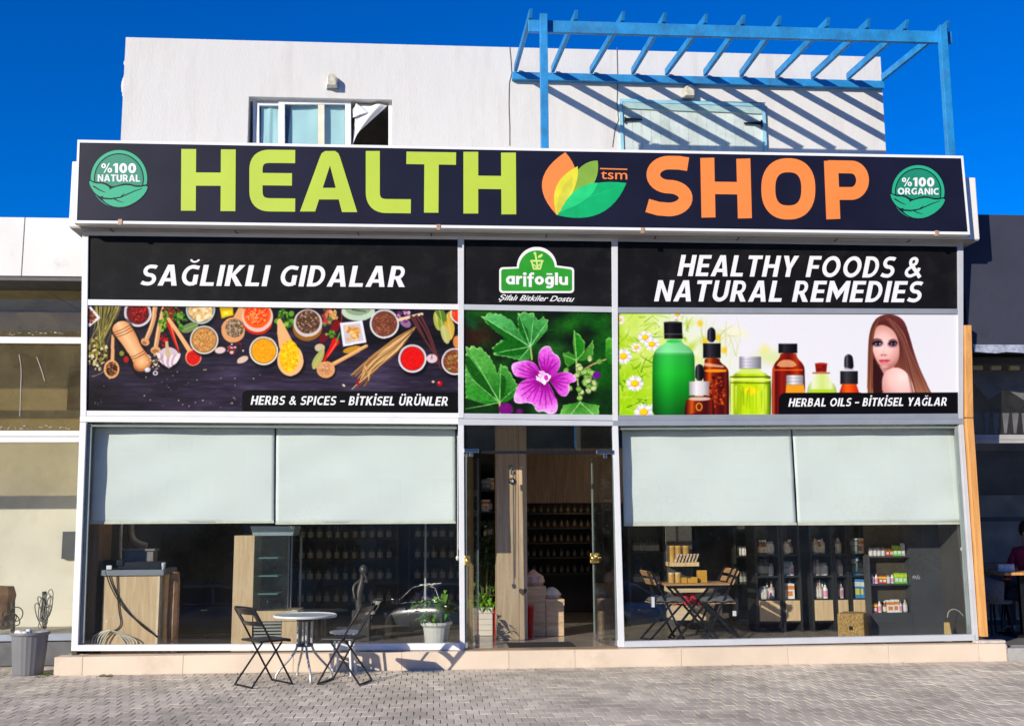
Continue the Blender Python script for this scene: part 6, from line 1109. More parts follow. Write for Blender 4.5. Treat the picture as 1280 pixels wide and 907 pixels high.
def row(py, kinds, words_, px0=1091, px1=1136, s=1.0):
    n = len(kinds)
    for k, kd in enumerate(kinds): stock(kd, X2(px0+(px1-px0)*(k+.5)/n), Y2+.08, Z2(py)+.001, words_, s)
row(765.4, ['red', 'white', 'amber', 'orangeb', 'orangeb', 'white', 'silver'], 'the lowest board of the slate display unit', s=.95)
row(729, ['white', 'white', 'red', 'red', 'pale', 'white', 'lime', 'lime', 'lime'], 'the middle board of the slate display unit', s=.78)
row(694.5, ['pale', 'pale', 'pale', 'pale', 'red', 'red', 'lime', 'lime', 'lilac'], 'the top board of the slate display unit', s=.8)
V = MB(); pl_ = Plane((0, Y2-.001, 0), (0, -1, 0)); text_on(V, pl_, 'eb', 1140.5, 722, 1150, 724, 5.5, .001, 0, .005, .35); kid('lettering', V, mat('faded white print', (.45, .45, .45), .6), dp)
# woven pouf, wedge of wood with a wire
pf = MB(); a, b = at(1052.5, 794, .42), at(1100, 794, .42); zt = at(1075, 767, .42).z; Y3 = .45
t = thing('woven_pouf', 'woven golden straw cube on the floor in front of the slate display unit', 'pouf', ((a.x+b.x)/2, Y3+.2, FZ)); mc = at(1080, 780, Y3).x
mb = MB(); mb.hexa([(a.x, Y3+.10, FZ+.002), (mc, Y3, FZ+.002), (mc, Y3, zt), (a.x, Y3+.10, zt), (a.x+.20, Y3+.42, FZ+.002), (b.x, Y3+.30, FZ+.002), (b.x, Y3+.30, zt), (a.x+.20, Y3+.42, zt)])
STR = mat('woven straw', (.40, .24, .07), .7, 0, .55, 90, bump=1.0, bscale=60, stretch=(1, 1, .5)); kid('body', mb, STR, t, bevel=.012)
mb = MB(); c = (Vector((a.x, Y3+.10, 0))+Vector((mc, Y3, 0)))/2; d = (Vector((mc, Y3, 0))-Vector((a.x, Y3+.1, 0))).normalized(); zc_ = (FZ+zt)/2; nn = Vector((d.y, -d.x, 0)); mb.sheet([c+d*u*.022+Vector((0, 0, zc_+w*.022-.02))+nn*.004 for u, w in ((-1, -1), (1, -1), (1, 1), (-1, 1))], .002, nn); kid('hole', mb, BLKM, t)
mb = MB(); q = at(1186.5, 789, .3); mb.hexa([(q.x-.035, .30, FZ+.002), (q.x+.035, .30, FZ+.002), (q.x+.02, .32, FZ+.2), (q.x-.03, .32, FZ+.2), (q.x-.035, .36, FZ+.002), (q.x+.035, .36, FZ+.002), (q.x+.02, .36, FZ+.2), (q.x-.03, .36, FZ+.2)]); single('wood_offcut', mb, wood('yellow offcut', (.55, .36, .12), (.70, .50, .20), 2, 2), 'small upright wooden offcut at the right end of the shop window', 'wood block')
wire('loop_cable', 'thin grey wire looping over the wooden offcut', [(1085, 560), (1090, 525), (1125, 512), (1165, 540), (1195, 600), (1200, 640)], .30, .006, mat('grey wire', (.40, .40, .38), .4), lambda x, y: (930+x/4.267, 640+y/4.267))
# ceiling lamps seen through the doorway
for px, py, Y, w in ((720, 627, 4.2, .10), (755, 619.5, 3.4, .10)):
    q = at(px, py, Y); t = thing('ceiling_lamp', 'small warm lit lamp under the shop ceiling, %s one through the doorway' % ('lower' if py > 622 else 'upper'), 'lamp', (q.x, Y, q.z)); mb = MB(); mb.box(q.x-.13, q.x+.13, Y-.05, Y+.05, q.z-.012, q.z+.012); kid('diffuser', mb, mat('warm lit diffuser', (1, .62, .28), .5, emit=7), t)
    mb = MB(); mb.box(q.x-.14, q.x+.14, Y-.06, Y+.06, q.z+.013, q.z+.03); mb.tube([(q.x, Y, q.z+.03), (q.x, Y, 3.12)], .006, 6); kid('housing', mb, BLKM, t)
for k, (x, y, lb) in enumerate(((-4.0, 1.6, 'over the oak counter'), (-2.3, 1.8, 'over the display cabinet'), (1.9, 1.3, 'over the bistro table'), (3.3, .75, 'over the middle racks'), (4.4, .75, 'over the slate display unit'))):  # added fill lamps, unseen from outside, to brighten the goods below them
    t = thing('ceiling_lamp', 'added unseen fill lamp '+lb, 'lamp', (x, y, 3.05)); mb = MB(); mb.box(x-.5, x+.5, y-.09, y+.09, 3.05, 3.075); kid('diffuser', mb, mat('added fill diffuser', (1, .86, .66), .5, emit=9), t); mb = MB(); mb.box(x-.52, x+.52, y-.11, y+.11, 3.076, 3.118); kid('housing', mb, BLKM, t)
# ---------------------------------------------------------------- bistro set behind the right window
YB = .62; TPZ = at(865, 727.5, YB).z; bt = thing('bistro_table', 'folding bistro table with a slatted wooden top and crossed black legs', 'table', (at(865, 760, YB).x, YB, FZ)); x0, x1 = at(826, 727, YB).x, at(905, 727, YB).x
SLAT = wood('warm slat wood', (.34, .17, .07), (.52, .30, .14), 0, 2.2, knots=False)
mb = MB()
for k in range(7): y = YB-.27+k*.082; mb.box(x0, x1, y, y+.07, TPZ-.022, TPZ)
kid('tabletop', mb, SLAT, bt, bevel=.003)
for y in (YB-.20, YB+.20):
    mb = MB(); mb.beam((x0+.10, y, TPZ-.03), (x1-.12, y, FZ+.006), .028, .012, up=(0, 1, 0)); mb.beam((x1-.10, y+.014, TPZ-.03), (x0+.12, y+.014, FZ+.006), .028, .012, up=(0, 1, 0)); kid('leg', mb, BLKM, bt)
mb = MB()
for x in (x0+.14, x1-.14): mb.beam((x, YB-.2, FZ+.02), (x, YB+.21, FZ+.02), .02, .012)
mb.box(x0+.06, x1-.06, YB-.21, YB-.19, TPZ-.06, TPZ-.024); kid('rail', mb, BLKM, bt)
def bistro_chair():
    t = thing('bistro_chair', 'folding bistro chair left of the slatted table with a tag on its seat', 'chair', (0, 0, 0), 'bistro chairs at the slatted table')
    for s_ in (-1, 1):
        mb = MB(); mb.beam((.20, s_*.19, .006), (-.21, s_*.19, .86), .024, .012, up=(0, 1, 0)); mb.beam((-.24, s_*.175, .006), (.19, s_*.175, .44), .024, .012, up=(0, 1, 0)); kid('side_frame', mb, BLKM, t)
    mb = MB()
    for a in ((.20, .006+.03), (-.22, .02), (.17, .43)): mb.beam((a[0], -.19, a[1]), (a[0], .19, a[1]), .018, .012)
    kid('crossbar', mb, BLKM, t)
    mb = MB()
    for k in range(6): mb.box(-.17+k*.062, -.17+k*.062+.05, -.185, .185, .445, .46)
    kid('seat', mb, SLAT, t)
    for z in (.70, .80): mb = MB(); x = .20-.41*(z/.854); mb.beam((x-.02, -.20, z), (x-.02, .20, z), .018, .07, up=(-.43, 0, .9)); kid('back_slat', mb, SLAT, t, bevel=.004)
    return t
bc = bistro_chair(); bpy.context.view_layer.update()
CU = mat('dark grey seat cushion', (.13, .13, .14), .9, 0, .15, 12, bump=.3, bscale=40)
def cushion(x, y, rz, lab):
    mb = MB(); nx = 14; vs = []
    for j in range(nx+1):
        for i in range(nx+1):
            u, v = i/nx*2-1, j/nx*2-1; e = (1-abs(u)**4)*(1-abs(v)**4); vs.append((u*.2*(1-.04*v*v), v*.2*(1-.04*u*u), .01+.055*e**.5+.006*math.sin(u*7)*math.cos(v*6)))
    vs2 = [(a, b, .02-.012*(c > .02)) for a, b, c in vs]; F = [(j*(nx+1)+i, j*(nx+1)+i+1, (j+1)*(nx+1)+i+1, (j+1)*(nx+1)+i) for j in range(nx) for i in range(nx)]; mb.add(vs, F, 0, True); mb.add([(a, b, .0) for a, b, c in vs], [f[::-1] for f in F], 0, True)
    o = mb.build('seat_cushion', CU, merge=False); o.location = (x, y, FZ+.463); o.rotation_euler = (0, 0, rz); tag(o, lab, 'cushion', 'seat cushions on the bistro chairs')
places = [(at(828, 770, .72).x, .68, .1, 'left'), (at(898, 770, .66).x, .60, math.pi-.12, 'right'), (at(893, 770, 1.2).x, 1.15, math.pi+.05, 'far right')]
labs = ['folding bistro chair left of the slatted table with its back to the doorway', 'nearer folding bistro chair right of the slatted table', 'farther folding bistro chair right of the slatted table, partly hidden']
bc.location = (places[0][0], places[0][1], FZ); bc.rotation_euler.z = places[0][2]; bc['label'] = labs[0]
for (x, y, rz, w), lb in list(zip(places, labs))[1:]: copy_tree(bc, (x, y, FZ), rz, lb)
for x, y, rz, w in places: cushion(x+.03*math.cos(rz), y, rz, {'left': 'grey seat cushion on the bistro chair left of the table', 'right': 'grey seat cushion on the nearer right bistro chair', 'far right': 'grey seat cushion on the farther right bistro chair'}[w])
for px, lb in ((816, 'white price tag hanging at the left bistro chair'), (918, 'white price tag hanging under the right bistro chair')): q = at(px, 752 if px < 850 else 763, .45); mb = MB(); mb.box(q.x-.022, q.x+.022, .45, .453, q.z-.06, q.z+.06 if px < 850 else q.z); single('price_tag', mb, WVIN, lb, 'tag')
# goods on the bistro table
KR = mat('kraft tin', (.55, .33, .09), .45, 0, .1, 8); AM = mat('amber carton', (.62, .33, .03), .5, 0, .12, 8)
for px, lb in ((839.5, 'left kraft tin on the bistro table'), (847.5, 'right kraft tin on the bistro table')):
    q = at(px, 727, YB-.05); t = thing('tin', lb, 'tin', (q.x, YB-.05, TPZ)); mb = MB(); mb.lathe([(.036, .002), (.038, .01), (.038, .105)], (q.x, YB-.05, TPZ), 20); kid('body', mb, KR, t); mb = MB(); mb.lathe([(.04, .105), (.04, .122), (.03, .124)], (q.x, YB-.05, TPZ), 20); kid('lid', mb, mat('pale tin lid', (.62, .50, .30), .4, .2), t)
q0_ = at(877, 727, YB); mb = MB(); mb.box(q0_.x-.055, q0_.x+.055, YB-.06, YB+.02, TPZ+.001, TPZ+.145); single('carton', mb, AM, 'tall amber carton at the right of the bistro table top', 'carton', bevel=.003)
for k, (px, h) in enumerate(((855, .065), (862, .055), (868, .068))): q = at(px, 727, YB-.08); mb = MB(); mb.box(q.x-.03, q.x+.03, YB-.12, YB-.04, TPZ+.001, TPZ+h); single('small_carton', mb, AM, 'small amber carton, %s of the three beside the tall carton' % ('left', 'middle', 'right')[k], 'carton', 'small amber cartons on the bistro table', bevel=.003)
# crate with red cloth behind the table, wall shelf with tins
YC = 1.6; mb = MB(); t = thing('cream_crate', 'pale wooden crate with red cloth behind the bistro table', 'crate', (at(872, 760, YC).x, YC, FZ)); abox(mb, 843, 903, 757, 777, YC, .5, zb=FZ+.15); abox(mb, 838, 893, 732, 740, YC+.02, .4); kid('body', mb, wood('cream board', (.58, .42, .24), (.74, .58, .38), 0, 2), t, bevel=.005)
mb = MB(); q = at(866, 755, YC-.02)
for k in range(14): mb.ball((q.x+rnd.uniform(-.17, .17), YC+.12+rnd.uniform(0, .2), at(866, 757, YC).z+rnd.uniform(0, .16)), .07, 5, sx=1.2, sz=.8)
single('red_cloth', mb, mat('red cloth', (.55, .03, .06), .85, 0, .3, 14, bump=.6), 'bundle of red cloth on the pale crate behind the bistro table', 'cloth')
YS = 2.0; t = thing('wall_shelf', 'light wooden wall shelf with tins behind the bistro table', 'shelf', (at(855, 702, YS).x, YS, at(855, 702, YS).z)); mb = MB(); x0, x1, z0, z1 = abox(mb, 838, 874, 702.5, 707.5, YS, .3); kid('board', mb, OAK, t, bevel=.003); mb = MB(); mb.box(x0+.02, x1-.02, YS+.3, YS+.34, FZ, 2.6); kid('back_board', mb, DARK, t)
for k, px in enumerate((843, 851, 861)): q = at(px, 700, YS); mb = MB(); h = at(px, 682, YS).z-z1; mb.lathe([(.045, .001), (.047, h*.85), (.05, h*.86), (.05, h)], (q.x, YS+.15, z1), 16); single('storage_tin', mb, KR, '%s tall kraft tin on the wall shelf' % ('left', 'middle', 'right')[k], 'tin', 'tall tins on the wall shelf')
for k in range(7): q = at(846+k*4.2, 700, YS); mb = MB(); mb.beam((q.x-.015, YS+.05, z1+.004), (q.x+.03, YS+.05, z1+.11), .018, .06, up=(0, 1, 0)); single('snack_bar', mb, mat('striped wrapper', (.56, .44, .34), .4, 0, .6, 60), 'wrapped bar leaning in the row on the wall shelf', 'snack bar', 'wrapped bars on the wall shelf')
YV = 2.4; mb = MB(); abox(mb, 833, 838, 640, 706, YV, .05); single('leaflet_rack', mb, mat('pale leaflets', (.55, .55, .54), .6, 0, .5, 30), 'narrow pale strip of leaflets hanging left of the wall shelf', 'leaflets')
shelves('stock_shelf', 'long low dark shelf with small jars behind the bistro chairs', at(786, 700, 3.2).x, at(832, 700, 3.2).x, 3.2, .4, [.75, 1.2], 1.9, [(['dim'], 'the low board behind the bistro chairs', 8), (['dim', 'dimb'], 'the upper board behind the bistro chairs', 8)])
shelves('stock_shelf', 'dark shelf with grey bottles between the bistro set and the racks', at(918, 700, 3.0).x, at(955, 700, 3.0).x, 3.0, .4, [.75, 1.15, 1.5, 1.85], 2.4, [(['dim'], 'the first board between the bistro set and the racks', 5), (['pale', 'dim'], 'the second board between the bistro set and the racks', 5), (['dim', 'pale'], 'the third board between the bistro set and the racks', 5), (['pale'], 'the top board between the bistro set and the racks', 5)])
# ---------------------------------------------------------------- left neighbour
ln = thing('left_neighbour_shop', 'white fascia and glazed front of the empty shop on the left', 'building', (-7.5, .95, 0))
WP = mat('weathered white fascia', (.74, .73, .70), .75, 0, .05, 2, dark=(.45, .43, .40), dscale=2.2, dlo=.58, dhi=.82)
fa = at(50, 272, .4).z; fb = at(50, 345, .4).z; jx = at(29.5, 300, .4).x
mb = MB(); mb.box(-11, jx-.006, .40, 3.0, fb, fa); mb.box(jx+.006, -5.39, .40, 3.0, fb, fa); kid('fascia', mb, WP, ln, bevel=.004)
mb = MB(); mb.box(jx-.006, jx+.006, .42, .5, fb, fa); mb.box(-11, -5.39, .42, 1.0, fb-.05, fb-.004); kid('soffit', mb, mat('dark soffit', (.10, .10, .10), .7, 0, .2), ln)
mb = MB(); zq = [at(50, y, .95).z for y in (421, 429, 538, 545, 545.8, 552.5, 792, 800)]
mb.box(-11, -5.34, .95, 1.03, zq[1], zq[0]); mb.box(-11, -5.34, .95, 1.03, zq[3], zq[2]); mb.box(-11, -5.34, .945, 1.03, zq[5], zq[4]); mb.box(-11, -10.9, .95, 1.03, .29, fb); mb.box(-9.6, -9.53, .95, 1.03, .29, fb); kid('window_frame', mb, WHITE, ln, bevel=.003)
mb = MB(); mb.box(-11, -5.34, .93, 1.05, zq[7], zq[6]); kid('sill', mb, mat('blue grey sill', (.30, .34, .40), .5, 0, .1), ln)
mb = MB(); mb.box(-11, -5.34, .97, 3.6, 0, zq[7]-.002); kid('base_wall', mb, mat('dark grey base', (.13, .13, .13), .8, 0, .2), ln)
for z0, z1 in ((zq[6], zq[5]), (zq[3]+.01, zq[1]), (zq[0], fb)): mb = MB(); mb.box(-10.9, -5.345, .985, .993, z0, z1); kid('window_pane', mb, glass('clear shop glass', tint=(.97, .97, .95), r0=.04, dust_veil=.02, veilcol=(.5, .47, .40)) if z1 < 3 else glass('dusty window glass', tint=(.72, .68, .55), r0=.04, dust_veil=.11, veilcol=(.34, .28, .18)), ln)
BE = mat('cream inner wall', (.70, .68, .59), .85, 0, .05, 2, dark=(.56, .53, .44), dscale=1.3, dlo=.5, dhi=.8)
mb = MB(); mb.box(-11, -5.33, 2.55, 2.7, zq[7], 5.2); mb.box(-5.42, -5.335, 1.04, 2.55, zq[7], 5.2); kid('inner_wall', mb, BE, ln)
mb = MB(); mb.box(-11, -5.43, 1.04, 2.54, 4.62, 4.66); kid('ceiling', mb, mat('tan ceiling', (.40, .33, .22), .8, 0, .1), ln)
mb = MB(); a = at(79, 680, 2.5); mb.box(at(78, 680, 2.5).x, -5.5, 2.48, 2.545, at(80, 698, 2.5).z, at(80, 664, 2.5).z); kid('wall_cabinet', mb, mat('dark blue grey cabinet', (.06, .07, .085), .5), ln, bevel=.004)
mb = MB(); mb.box(at(85, 480, 2.5).x, -5.45, 2.50, 2.545, at(90, 512, 2.5).z, at(90, 457, 2.5).z); kid('wall_opening', mb, mat('dark opening', (.07, .06, .045), .8), ln)
mb = MB(); mb.box(-10.9, -5.44, 1.04, 2.54, zq[7]+.001, zq[7]+.02); kid('window_shelf', mb, mat('dusty shelf', (.34, .31, .25), .8, 0, .2), ln)
sc_ = MB(); SCR = mat('pale pen scratch', (.45, .43, .38), .8)
for P_ in ([(24, 443), (27, 460), (26, 490), (25, 520)], [(46, 446), (52, 462), (56, 476)]): mb = MB(); mb.tube(smooth([at(x, y, .98) for x, y in P_], 2), .006, 5); kid('scratch', mb, SCR, ln)
for y0 in (418, 535): 
    mb = MB()
    for k in range(26): x = 3+k*3.4; p = at(x, y0+rnd.uniform(-3.5, 1), .98); mb.ball(p+Vector((rnd.uniform(-.1, .1), 0, 0)), rnd.uniform(.005, .013), 3, sx=rnd.uniform(.8, 3), sz=.5)
    kid('paint_smear', mb, SCR, ln)
# cable coils on posts, paper sack
zw = lambda x, y: (x/4.0, 680+y/4.0)
def coil(lab, cx, cy0, cy1, n, R, dark):
    q0 = at(*zw(cx, cy1), 1.3); q1 = at(*zw(cx, cy0), 1.3); t = thing('cable_stand', lab, 'cable coil', (q0.x, 1.3, q0.z)); mb = MB(); mb.tube([q0, q1], .028, 8); kid('post', mb, mat('dark post', (.035, .035, .032), .7), t)
    mb = MB()
    for k in range(n):
        c = q0*(.45+rnd.uniform(-.25, .2))+q1*(.55); c = q0.lerp(q1, rnd.uniform(.35, .8)); tl = rnd.uniform(-.4, .4); rr = R*rnd.uniform(.7, 1.1); off = rnd.uniform(-.05, .07)
        mb.tube([(c.x+off+rr*(1 if dark else .45)*math.cos(a)+tl*.12*math.sin(a), 1.27-.03*k/n+tl*.1*math.sin(a), c.z-.02+rr*math.sin(a)*(1.05 if dark else 1.6)) for a in [i*.3927 for i in range(16)]], .007, 5, closed=True)
    kid('coil', mb, KB if dark else mat('grey cable loop', (.22, .22, .20), .6), t)
coil('dark cable coil hung on a short post behind the bin', 64, 285, 445, 3, .10, True)
coil('tangle of grey cables on a post in the left neighbour window', 222, 235, 420, 9, .10, False)
sk = MB(); q = at(0, 750, 1.3); zt = at(8, 732, 1.3).z; zb = at(8, 785, 1.3).z
sk.lathe([(.20, 0), (.24, .05), (.22, .3), (.235, (zt-zb)*.8), (.20, zt-zb), (.05, zt-zb+.01)], (q.x-.08, 1.4, zb-.01), 9, wob=.07, sy=.7); single('paper_sack', sk, mat('brown paper sack', (.22, .12, .06), .8, 0, .3, 6, bump=.6, bscale=10), 'crumpled brown paper sack at the left edge of the neighbouring window', 'sack')

# ---------------------------------------------------------------- right neighbour
rn = thing('right_neighbour_cafe', 'dark navy cafe front on the right with glazed terrace', 'building', (7.5, .6, 0))
NV = mat('navy painted wall', (.035, .038, .062), .75, 0, .15, 2, bump=.1, dark=(.02, .022, .03), dscale=2, dlo=.5, dhi=.8)
nz = at(1250, 268.5, .0).z; nb = at(1250, 432, .0).z
mb = MB(); mb.box(5.31, 12, .0, .8, nb, nz); kid('wall', mb, NV, rn)
mb = MB(); mb.box(5.31, 12, .8, 3.7, nz-.2, nz-.02); kid('roof', mb, NV, rn)
mb = MB(); za = at(1250, 440, .0).z; pts = 10
for k in range(pts): x = 5.36+k*.14; mb.hexa([(x, -.04+.015*(k % 2), za-.01*(k % 3)), (x+.14, -.04+.015*((k+1) % 2), za-.01*((k+1) % 3)), (x+.14, -.025+.015*((k+1) % 2), nb+.01), (x, -.025+.015*(k % 2), nb+.012), (x, -.001, za), (x+.14, -.001, za), (x+.14, -.001, nb), (x, -.001, nb)])
kid('flashing', mb, mat('bent metal strip', (.52, .53, .55), .35, .4, .3, 20), rn)
mb = MB(); mb.box(5.31, 12, .64, .70, at(1250, 446, .64).z, at(1250, 440.5, .64).z); kid('dark_band', mb, BLKM, rn)
mb = MB()
for a, b in ((1216, 1228), (1239, 1251), (1262, 1274)):
    x0, x1 = at(a, 458, .63).x, at(b, 458, .63).x; z = at(1240, 459, .63).z; mb.box(x0, x1, .62, .66, z-.03, z+.02)
kid('lamp_bracket', mb, mat('pale yellow bracket', (.70, .58, .30), .5), rn)
gz0, gz1, gz2 = at(1250, 446, .7).z, at(1250, 543, .7).z, at(1250, 553.5, .7).z
mb = MB(); mb.box(5.31, 12, .70, .78, gz2, gz1); mb.box(5.31, 12, .69, .78, gz2+.045, gz2+.055); kid('window_transom', mb, mat('grey cafe frame', (.40, .39, .38), .5, 0, .1), rn, bevel=.003)
CG = glass('cafe glass', tint=(.80, .80, .80), r0=.05, dust_veil=.03)
mb = MB(); mb.box(5.31, 12, .735, .743, gz1, gz0); kid('window_pane', mb, CG, rn)
mb = MB()
for px in (1217, 1229, 1241, 1253, 1265, 1277):  # pale trapezoids are reflections drawn as flat shapes behind the pane
    a, b, c, d = at(px, 516, .75), at(px+8.5, 516, .75), at(px+5.5, 541, .75), at(px+2.5, 541, .75); mb.sheet([a, b, c, d], .004, (0, -1, 0))
q = [at(1217, 465, .76), at(1240, 462, .76), at(1280, 465, .76), at(1280, 500, .76), at(1258, 486, .76), at(1235, 500, .76), at(1217, 478, .76)]; mb.sheet(q, .004, (0, -1, 0))
kid('film_and_reflection', mb, mat('grey film and reflection', (.42, .41, .41), .6, 0, .25, 5), rn)
mb = MB(); mb.box(5.31, 12, 3.4, 3.6, .2, nb); mb.box(5.31, 12, .8, 3.4, nb-.1, nb-.02); mb.box(5.31, 5.40, .8, 3.4, .2, nb); kid('inner_wall', mb, mat('dark cafe interior', (.34, .33, .32), .8, 0, .3, 2), rn)
mb = MB(); mb.box(5.31, 12, 2.2, 2.208, .2, gz2); kid('window_pane', mb, CG, rn)
mb = MB(); mb.box(5.31, 12, 2.16, 2.24, 1.62, 1.68); mb.box(7.2, 7.27, 2.16, 2.24, .2, gz2); mb.box(5.31, 12, 2.16, 2.24, .2, .27); kid('window_frame', mb, mat('dark cafe frame', (.05, .05, .055), .4), rn)
PZ = .16; mb = MB(); mb.box(5.48, 12, -.10, 3.4, -.01, PZ); kid('terrace', mb, CONC, rn, bevel=.01)
mb = MB(); mb.box(5.50, 12, .10, 3.4, PZ, PZ+.012); kid('terrace_floor', mb, mat('dark wet terrace', (.24, .225, .21), .35, 0, .25, 4), rn)
mb = MB(); mb.box(5.462, 5.479, -.11, .3, -.01, .20); mb.box(5.12, 5.47, -.1, .02, .2165, .25); kid('plaster_patch', mb, mat('rough mortar patch', (.55, .49, .42), .95, 0, .2, 9, bump=.8, bscale=25), rn, bevel=.01)
# cafe table, woven chairs, seated guest at the edge of the frame
ft2 = thing('cafe_table', 'cafe table with an orange wooden top at the right edge', 'table', (6.75, 1.05, PZ)); TZ2 = at(1268, 714, 1.05).z; x0 = at(1255.5, 714, .8).x
mb = MB(); mb.box(x0, x0+.75, .80, 1.4, TZ2-.035, TZ2); kid('tabletop', mb, PINE, ft2, bevel=.005)
mb = MB(); mb.box(x0+.33, x0+.40, 1.05, 1.12, PZ+.04, TZ2-.036); mb.box(x0+.14, x0+.6, .85, 1.35, PZ+.014, PZ+.04); kid('pedestal', mb, BLKM, ft2)
mb = MB(); q = at(1243, 711, .95); mb.box(x0+.01, x0+.22, .95, 1.0, TZ2+.001, TZ2+.10); single('napkin_holder', mb, mat('white napkins', (.55, .56, .60), .7, 0, .3, 30), 'napkin holder with white napkins on the cafe table', 'napkin holder', bevel=.006)
def woven_chair(x, y, rz, lab):
    t = thing('woven_chair', lab, 'chair', (0, 0, 0), 'dark woven chairs at the cafe'); W = mat('dark woven cane', (.17, .17, .185), .6, 0, .4, 60, bump=1.0, bscale=70)
    mb = MB(); n = 12
    for z0, z1, r0, r1 in ((.42, .80, .25, .29),):
        vs = []
        for k in range(n+1):
            a = math.radians(95+170*k/n)
            for (r, z) in ((r0, z0), (r1, z1-.12*abs(k/n-.5)*2), (r1-.03, z1-.12*abs(k/n-.5)*2), (r0-.03, z0)): vs.append((r*math.cos(a), r*math.sin(a), z))
        mb.add(vs, [(4*k+i, 4*k+(i+1) % 4, 4*k+4+(i+1) % 4, 4*k+4+i) for k in range(n) for i in range(4)]+[(0, 1, 2, 3), (4*n+3, 4*n+2, 4*n+1, 4*n)], 0, True)
    kid('backrest', mb, W, t)
    mb = MB(); mb.lathe([(.1, .39), (.24, .40), (.255, .42), (.24, .44), (.02, .445)], (0, 0, 0), 20); kid('seat', mb, W, t)
    for k in range(4): a = math.radians(45+90*k); mb = MB(); mb.tube([(.18*math.cos(a), .18*math.sin(a), .4), (.24*math.cos(a), .24*math.sin(a), .002)], .016, 8, r1=.012); kid('leg', mb, BLKM, t)
    t.location = (x, y, PZ+.012); t.rotation_euler = (0, 0, rz); return t
wc = woven_chair(at(1243, 760, 1.25).x, 1.30, .2, 'dark woven chair left of the orange topped cafe table'); bpy.context.view_layer.update()
GX, GY = 6.74, 1.5; copy_tree(wc, (GX+.02, GY+.02, PZ+.012), -2.0, 'dark woven chair under the seated guest in maroon')
copy_tree(wc, (at(1270, 740, 1.9).x, 1.95, PZ+.012), -.6, 'dark woven chair farthest back on the cafe terrace')
mb = MB(); q = at(1262, 660, 3.38); mb.box(q.x-.5, q.x+.6, 3.36, 3.395, q.z-.5, q.z+.5); kid('wall_board', mb, mat('pale wall board', (.70, .69, .67), .7, 0, .3, 3), rn)
def skin(name, verts, edges, radii, m, parent, root=0):
    me = bpy.data.meshes.new(name); me.from_pydata(verts, edges, []); o = bpy.data.objects.new(name, me); COL.objects.link(o); sk_ = o.modifiers.new('skin', 'SKIN'); sk_.use_smooth_shade = True; s = o.modifiers.new('sub', 'SUBSURF'); s.levels = 2; s.render_levels = 2
    for i, r in enumerate(radii): me.skin_vertices[0].data[i].radius = (r, r) if not isinstance(r, tuple) else r
    me.skin_vertices[0].data[root].use_root = True; me.materials.append(m); o.parent = parent; return o
gs = thing('person', 'guest in a maroon jacket seated at the cafe table, cut by the right edge', 'person', (GX, GY, PZ)); FL = -.0
SK = mat('skin', (.50, .30, .21), .6, 0, .06, 8); MA = mat('maroon jacket', (.34, .02, .06), .85, 0, .2, 14, bump=.3); JN = mat('dark jeans', (.03, .035, .06), .9, 0, .2, 20); HR = mat('dark brown hair', (.03, .018, .012), .6, 0, .3, 30)
V_ = [(0, 0, .50), (0, -.02, .72), (0, -.03, .93), (0, -.03, 1.05), (0, -.05, 1.16), (-.17, -.03, .97), (-.25, -.10, .74), (-.17, -.34, .66), (.17, -.03, .97), (.25, -.10, .74), (.17, -.34, .66), (-.10, -.05, .48), (-.12, -.44, .49), (-.12, -.42, .08), (-.12, -.53, .045), (.10, -.05, .48), (.12, -.44, .49), (.12, -.42, .08), (.12, -.53, .045), (0, -.06, 1.26)]
E_ = [(0, 1), (1, 2), (2, 3), (3, 4), (4, 19), (2, 5), (5, 6), (6, 7), (2, 8), (8, 9), (9, 10), (0, 11), (11, 12), (12, 13), (13, 14), (0, 15), (15, 16), (16, 17), (17, 18)]
R_ = [(.15, .12), (.14, .11), (.15, .10), .055, .075, .062, .046, .034, .062, .046, .034, .085, .062, .045, .04, .085, .062, .045, .04, .085]
body = skin('body', V_, E_, R_, SK, gs)
def shell(name, ids, grow, m):
    mp = {v: i for i, v in enumerate(ids)}; ed = [(mp[a], mp[b]) for a, b in E_ if a in mp and b in mp]; return skin(name, [V_[i] for i in ids], ed, [(tuple(x+grow for x in R_[i]) if isinstance(R_[i], tuple) else R_[i]+grow) for i in ids], m, gs)
shell('jacket', [0, 1, 2, 3, 5, 6, 7, 8, 9, 10], .014, MA); shell('trousers', [0, 11, 12, 13, 15, 16, 17], .012, JN)
mb = MB(); gs['_at'] = (0, 0, 0); mb.ball((0, -.035, 1.255), .108, 10, sx=.95, sy=1.0, sz=1.12); o_ = mb.build('hair', HR, gs)
mb = MB(); mb.ball((-.034, -.136, 1.235), .011, 5); mb.ball((.034, -.136, 1.235), .011, 5); mb.build('eye', BLKM, gs)
mb = MB(); mb.ball((0, -.152, 1.205), .014, 5, sz=1.4); mb.build('nose', SK, gs); mb = MB(); mb.ball((0, -.143, 1.17), .022, 5, sx=1, sy=.4, sz=.3); mb.build('mouth', mat('lips', (.40, .14, .12), .5), gs)
for s_ in (-1, 1):
    h = Vector((s_*.17, -.34, .66)); mb = MB(); mb.ball(h+Vector((-s_*.01, -.05, -.005)), .036, 6, sx=1.0, sy=1.3, sz=.5)
    for f in range(4): b = h+Vector((-s_*.01+(f-1.5)*.017, -.09, 0)); mb.tube([b, b+Vector((0, -.028, .004)), b+Vector((0, -.05-(.008 if f in (1, 2) else 0), -.012))], .0085, 6, r1=.0065)
    b = h+Vector((-s_*.04, -.04, 0)); mb.tube([b, b+Vector((-s_*.022, -.025, .002)), b+Vector((-s_*.028, -.048, -.004))], .010, 6, r1=.007); mb.build('hand', SK, gs)
    mb = MB(); mb.ball((s_*.12, -.50, .045), .05, 6, sx=.9, sy=2.2, sz=.8); mb.build('shoe', BLKM, gs)
